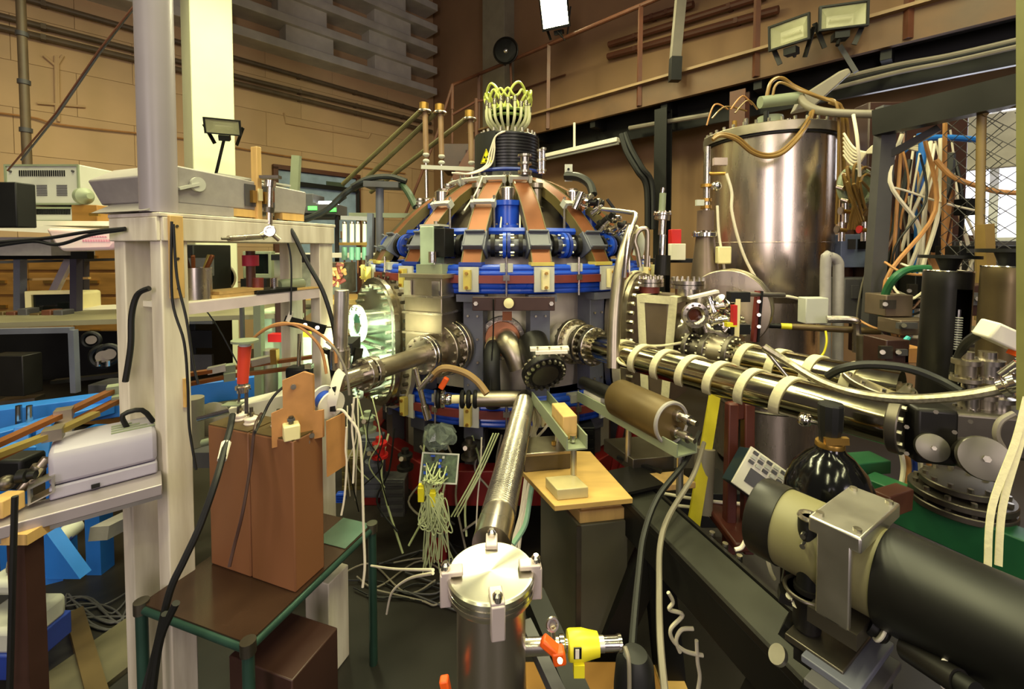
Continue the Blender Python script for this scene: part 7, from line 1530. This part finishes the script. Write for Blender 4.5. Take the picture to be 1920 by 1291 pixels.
for k in range(14):
    one(M().cyl(P(618+rnd.uniform(0,30),495+rnd.uniform(-8,40),3.0), P(618+rnd.uniform(0,30),500+rnd.uniform(-8,40),2.97), 0.012, n=8), 'red_terminal', m_maroon if k % 2 else m_tanboard, 'small terminal knob on component bank right of rack' , 'terminal', 'terminals on the component bank')
# ================================================================ more right-hand clutter and hanging leads
one(M().box(P(1700,430,3.4), (0.75,0.15,1.9)), 'dark_cabinet', m_choc, 'tall dark brown cupboard behind the hanging leads at right', 'cupboard', bevel=0.01)
one(M().box(P(1625,430,3.5), (0.35,0.12,0.8)), 'brown_cupboard', m_brownsteel, 'low reddish brown cupboard behind the chrome taps', 'cupboard', bevel=0.006)
rnd = random.Random(77)
mm = (m_whitecable, m_tanboard, m_rubber, m_hose, m_brownsteel, m_whitecable)
for k in range(26):
    x0 = rnd.uniform(1660,1790); y0 = rnd.uniform(240,300); x1 = x0+rnd.uniform(-70,30); y1 = rnd.uniform(470,680); Yk = rnd.uniform(2.65,3.1)
    cable(('white','tan','black','grey','reddish brown','white')[k % 6]+' lead hanging in the tangled bundle right of tank', [P(x0,y0,Yk),P(x0+rnd.uniform(-25,20),y0+(y1-y0)*0.35,Yk-0.05),P(x1+rnd.uniform(-20,25),y0+(y1-y0)*0.7,Yk-0.05),P(x1,y1,Yk)], rnd.choice((0.006,0.008,0.012)), mm[k % 6], 'cable', 'cable', 'leads of the bundle right of tank', n=6)
for k in range(10):
    x0 = rnd.uniform(1600,1700); y0 = rnd.uniform(480,640)
    cable(('white','tan','black','grey','reddish brown','white')[k % 6]+' short lead draped between apparatus right of tank', [P(x0,y0,2.6),P(x0+40,y0+rnd.uniform(10,50),2.5),P(x0+90+rnd.uniform(-20,20),y0+rnd.uniform(-30,30),2.5),P(x0+140,y0+rnd.uniform(-20,60),2.45)], 0.007, mm[k % 6], 'cable', 'cable', 'short leads right of tank', n=6)
for k, (px, py, w, h, Y, m_, lb) in enumerate(((1665,570,0.15,0.12,2.5,m_box,'tan brown block under green hose'),(1700,610,0.2,0.08,2.4,m_box,'brown cross block left of black column'),(1660,660,0.12,0.16,2.3,m_choc,'dark brown block low behind the black cable arc'),(1690,660,0.1,0.08,2.3,m_tanboard,'tan block low behind the black cable arc'),(1710,545,0.1,0.2,2.7,m_black,'black box behind green hose'),(1840,560,0.25,0.15,2.2,m_choc,'brown housing between the two columns'),(1830,640,0.15,0.12,2.0,m_steel2,'steel housing between the two columns'),(1855,470,0.5,0.06,2.6,m_black,'black shelf below the window'))):
    q = thing('machine_block', lb, 'block', P(px,py,Y)-ZUP*h/2); M().box(P(px,py,Y), (w,0.15,h)).build('body', m_, q, bevel=0.005); M().box(P(px,py,Y-0.08), (w*0.5,0.02,h*0.4)).build('plate', m_dkgrey if k % 2 else m_dksteel, q); M().cyl(P(px-5,py,Y-0.08), P(px-5,py,Y-0.11), 0.012, n=8).build('bolt', m_bolt, q)
cable('turquoise wire end beside brown cross block', [P(1690,650,2.25),P(1696,640,2.25),P(1704,632,2.25)], 0.012, mat('turquoise',(50,170,180),0.5), 'wire', 'wire')
# cables under the walkway at upper right
for k in range(3):
    cable(['upper','middle','lower'][k]+' cable running along under the walkway at upper right', [PM(1560,150+8*k,0.9),PM(1680,122+7*k,0.9),PM(1780,104+6*k,0.9),PM(1920,72+6*k,0.9)], 0.022, m_hose if k != 1 else m_rubber)
one(M().bar(PM(1575,86,1.05), PM(1605,135,1.05), 0.04, 0.04), 'lamp_strut', m_dkgrey, 'bent grey strut below the forward flood lamp', 'strut')
# wires by the oval port, green light put into their colour; small parts below
rnd = random.Random(88)
for k in range(9):
    x0 = rnd.uniform(650,705)
    cable(('pale green','black','white')[k % 3]+' thin wire hanging left of the machine by the oval port', [P(x0,rnd.uniform(740,780),2.3),P(x0+rnd.uniform(-12,18),820,2.25),P(x0+rnd.uniform(-14,20),870,2.25),P(x0+rnd.uniform(-20,30),rnd.uniform(900,960),2.3)], 0.0035, (m_wire, m_rubber, m_whitecable)[k % 3], 'wire', 'wire', 'wires left of the machine', n=6)
for k in range(14):
    x0 = rnd.uniform(720,960)
    cable(('black','grey','pale green')[k % 3]+' lead dangling under the machine', [P(x0,rnd.uniform(800,840),2.45),P(x0+rnd.uniform(-25,25),880,2.4),P(x0+rnd.uniform(-35,35),940,2.35),P(x0+rnd.uniform(-50,50),rnd.uniform(980,1060),2.3)], 0.006, (m_rubber, m_hose, m_wire)[k % 3], 'cable', 'cable', 'leads under the machine', n=6)
for k, (px, py, m_, lb) in enumerate(((690,790,m_grass,'grey-green valve body below the oval port'),(700,850,m_greyblue,'slate valve body lowest below oval port'),(712,838,m_red,'small red knob below the oval port'),(880,840,m_dksteel,'dark pump flange left of bellows'),(760,860,m_blkmet,'dark cylinder under the left blue ring'))):
    q = thing('small_valve', lb, 'valve', P(px,py+15,2.35)); M().lathe(P(px,py+18,2.35), ZUP, [(0.045,0),(0.045,0.015),(0.028,0.018),(0.028,0.06),(0.04,0.063),(0.04,0.08),(0.02,0.085),(0.02,0.11),(0.001,0.11)], 20).build('body', m_, q); M().cyl(P(px,py,2.33), P(px-8,py,2.25), 0.012, n=10).build('side_port', m_steel2, q)
# dark tool boxes along the floor behind the pedestal
one(M().box(P(1290,930,2.6), (0.5,0.3,0.2)), 'floor_box', m_black, 'low black box on floor behind yellow strip', 'box', bevel=0.006)
# pale tags on left coil, signal leads to dome
for k, (x0,y0,x1,y1) in enumerate(((905,330,870,395),(935,345,938,430),(965,340,975,430))):
    cable(['left','middle','right'][k]+' thin white lead down the dome front between coil arms', [P(x0,y0,2.95),P((x0+x1)/2+4,(y0+y1)/2,2.8),P(x1,y1,2.6)], 0.005, m_whitecable)
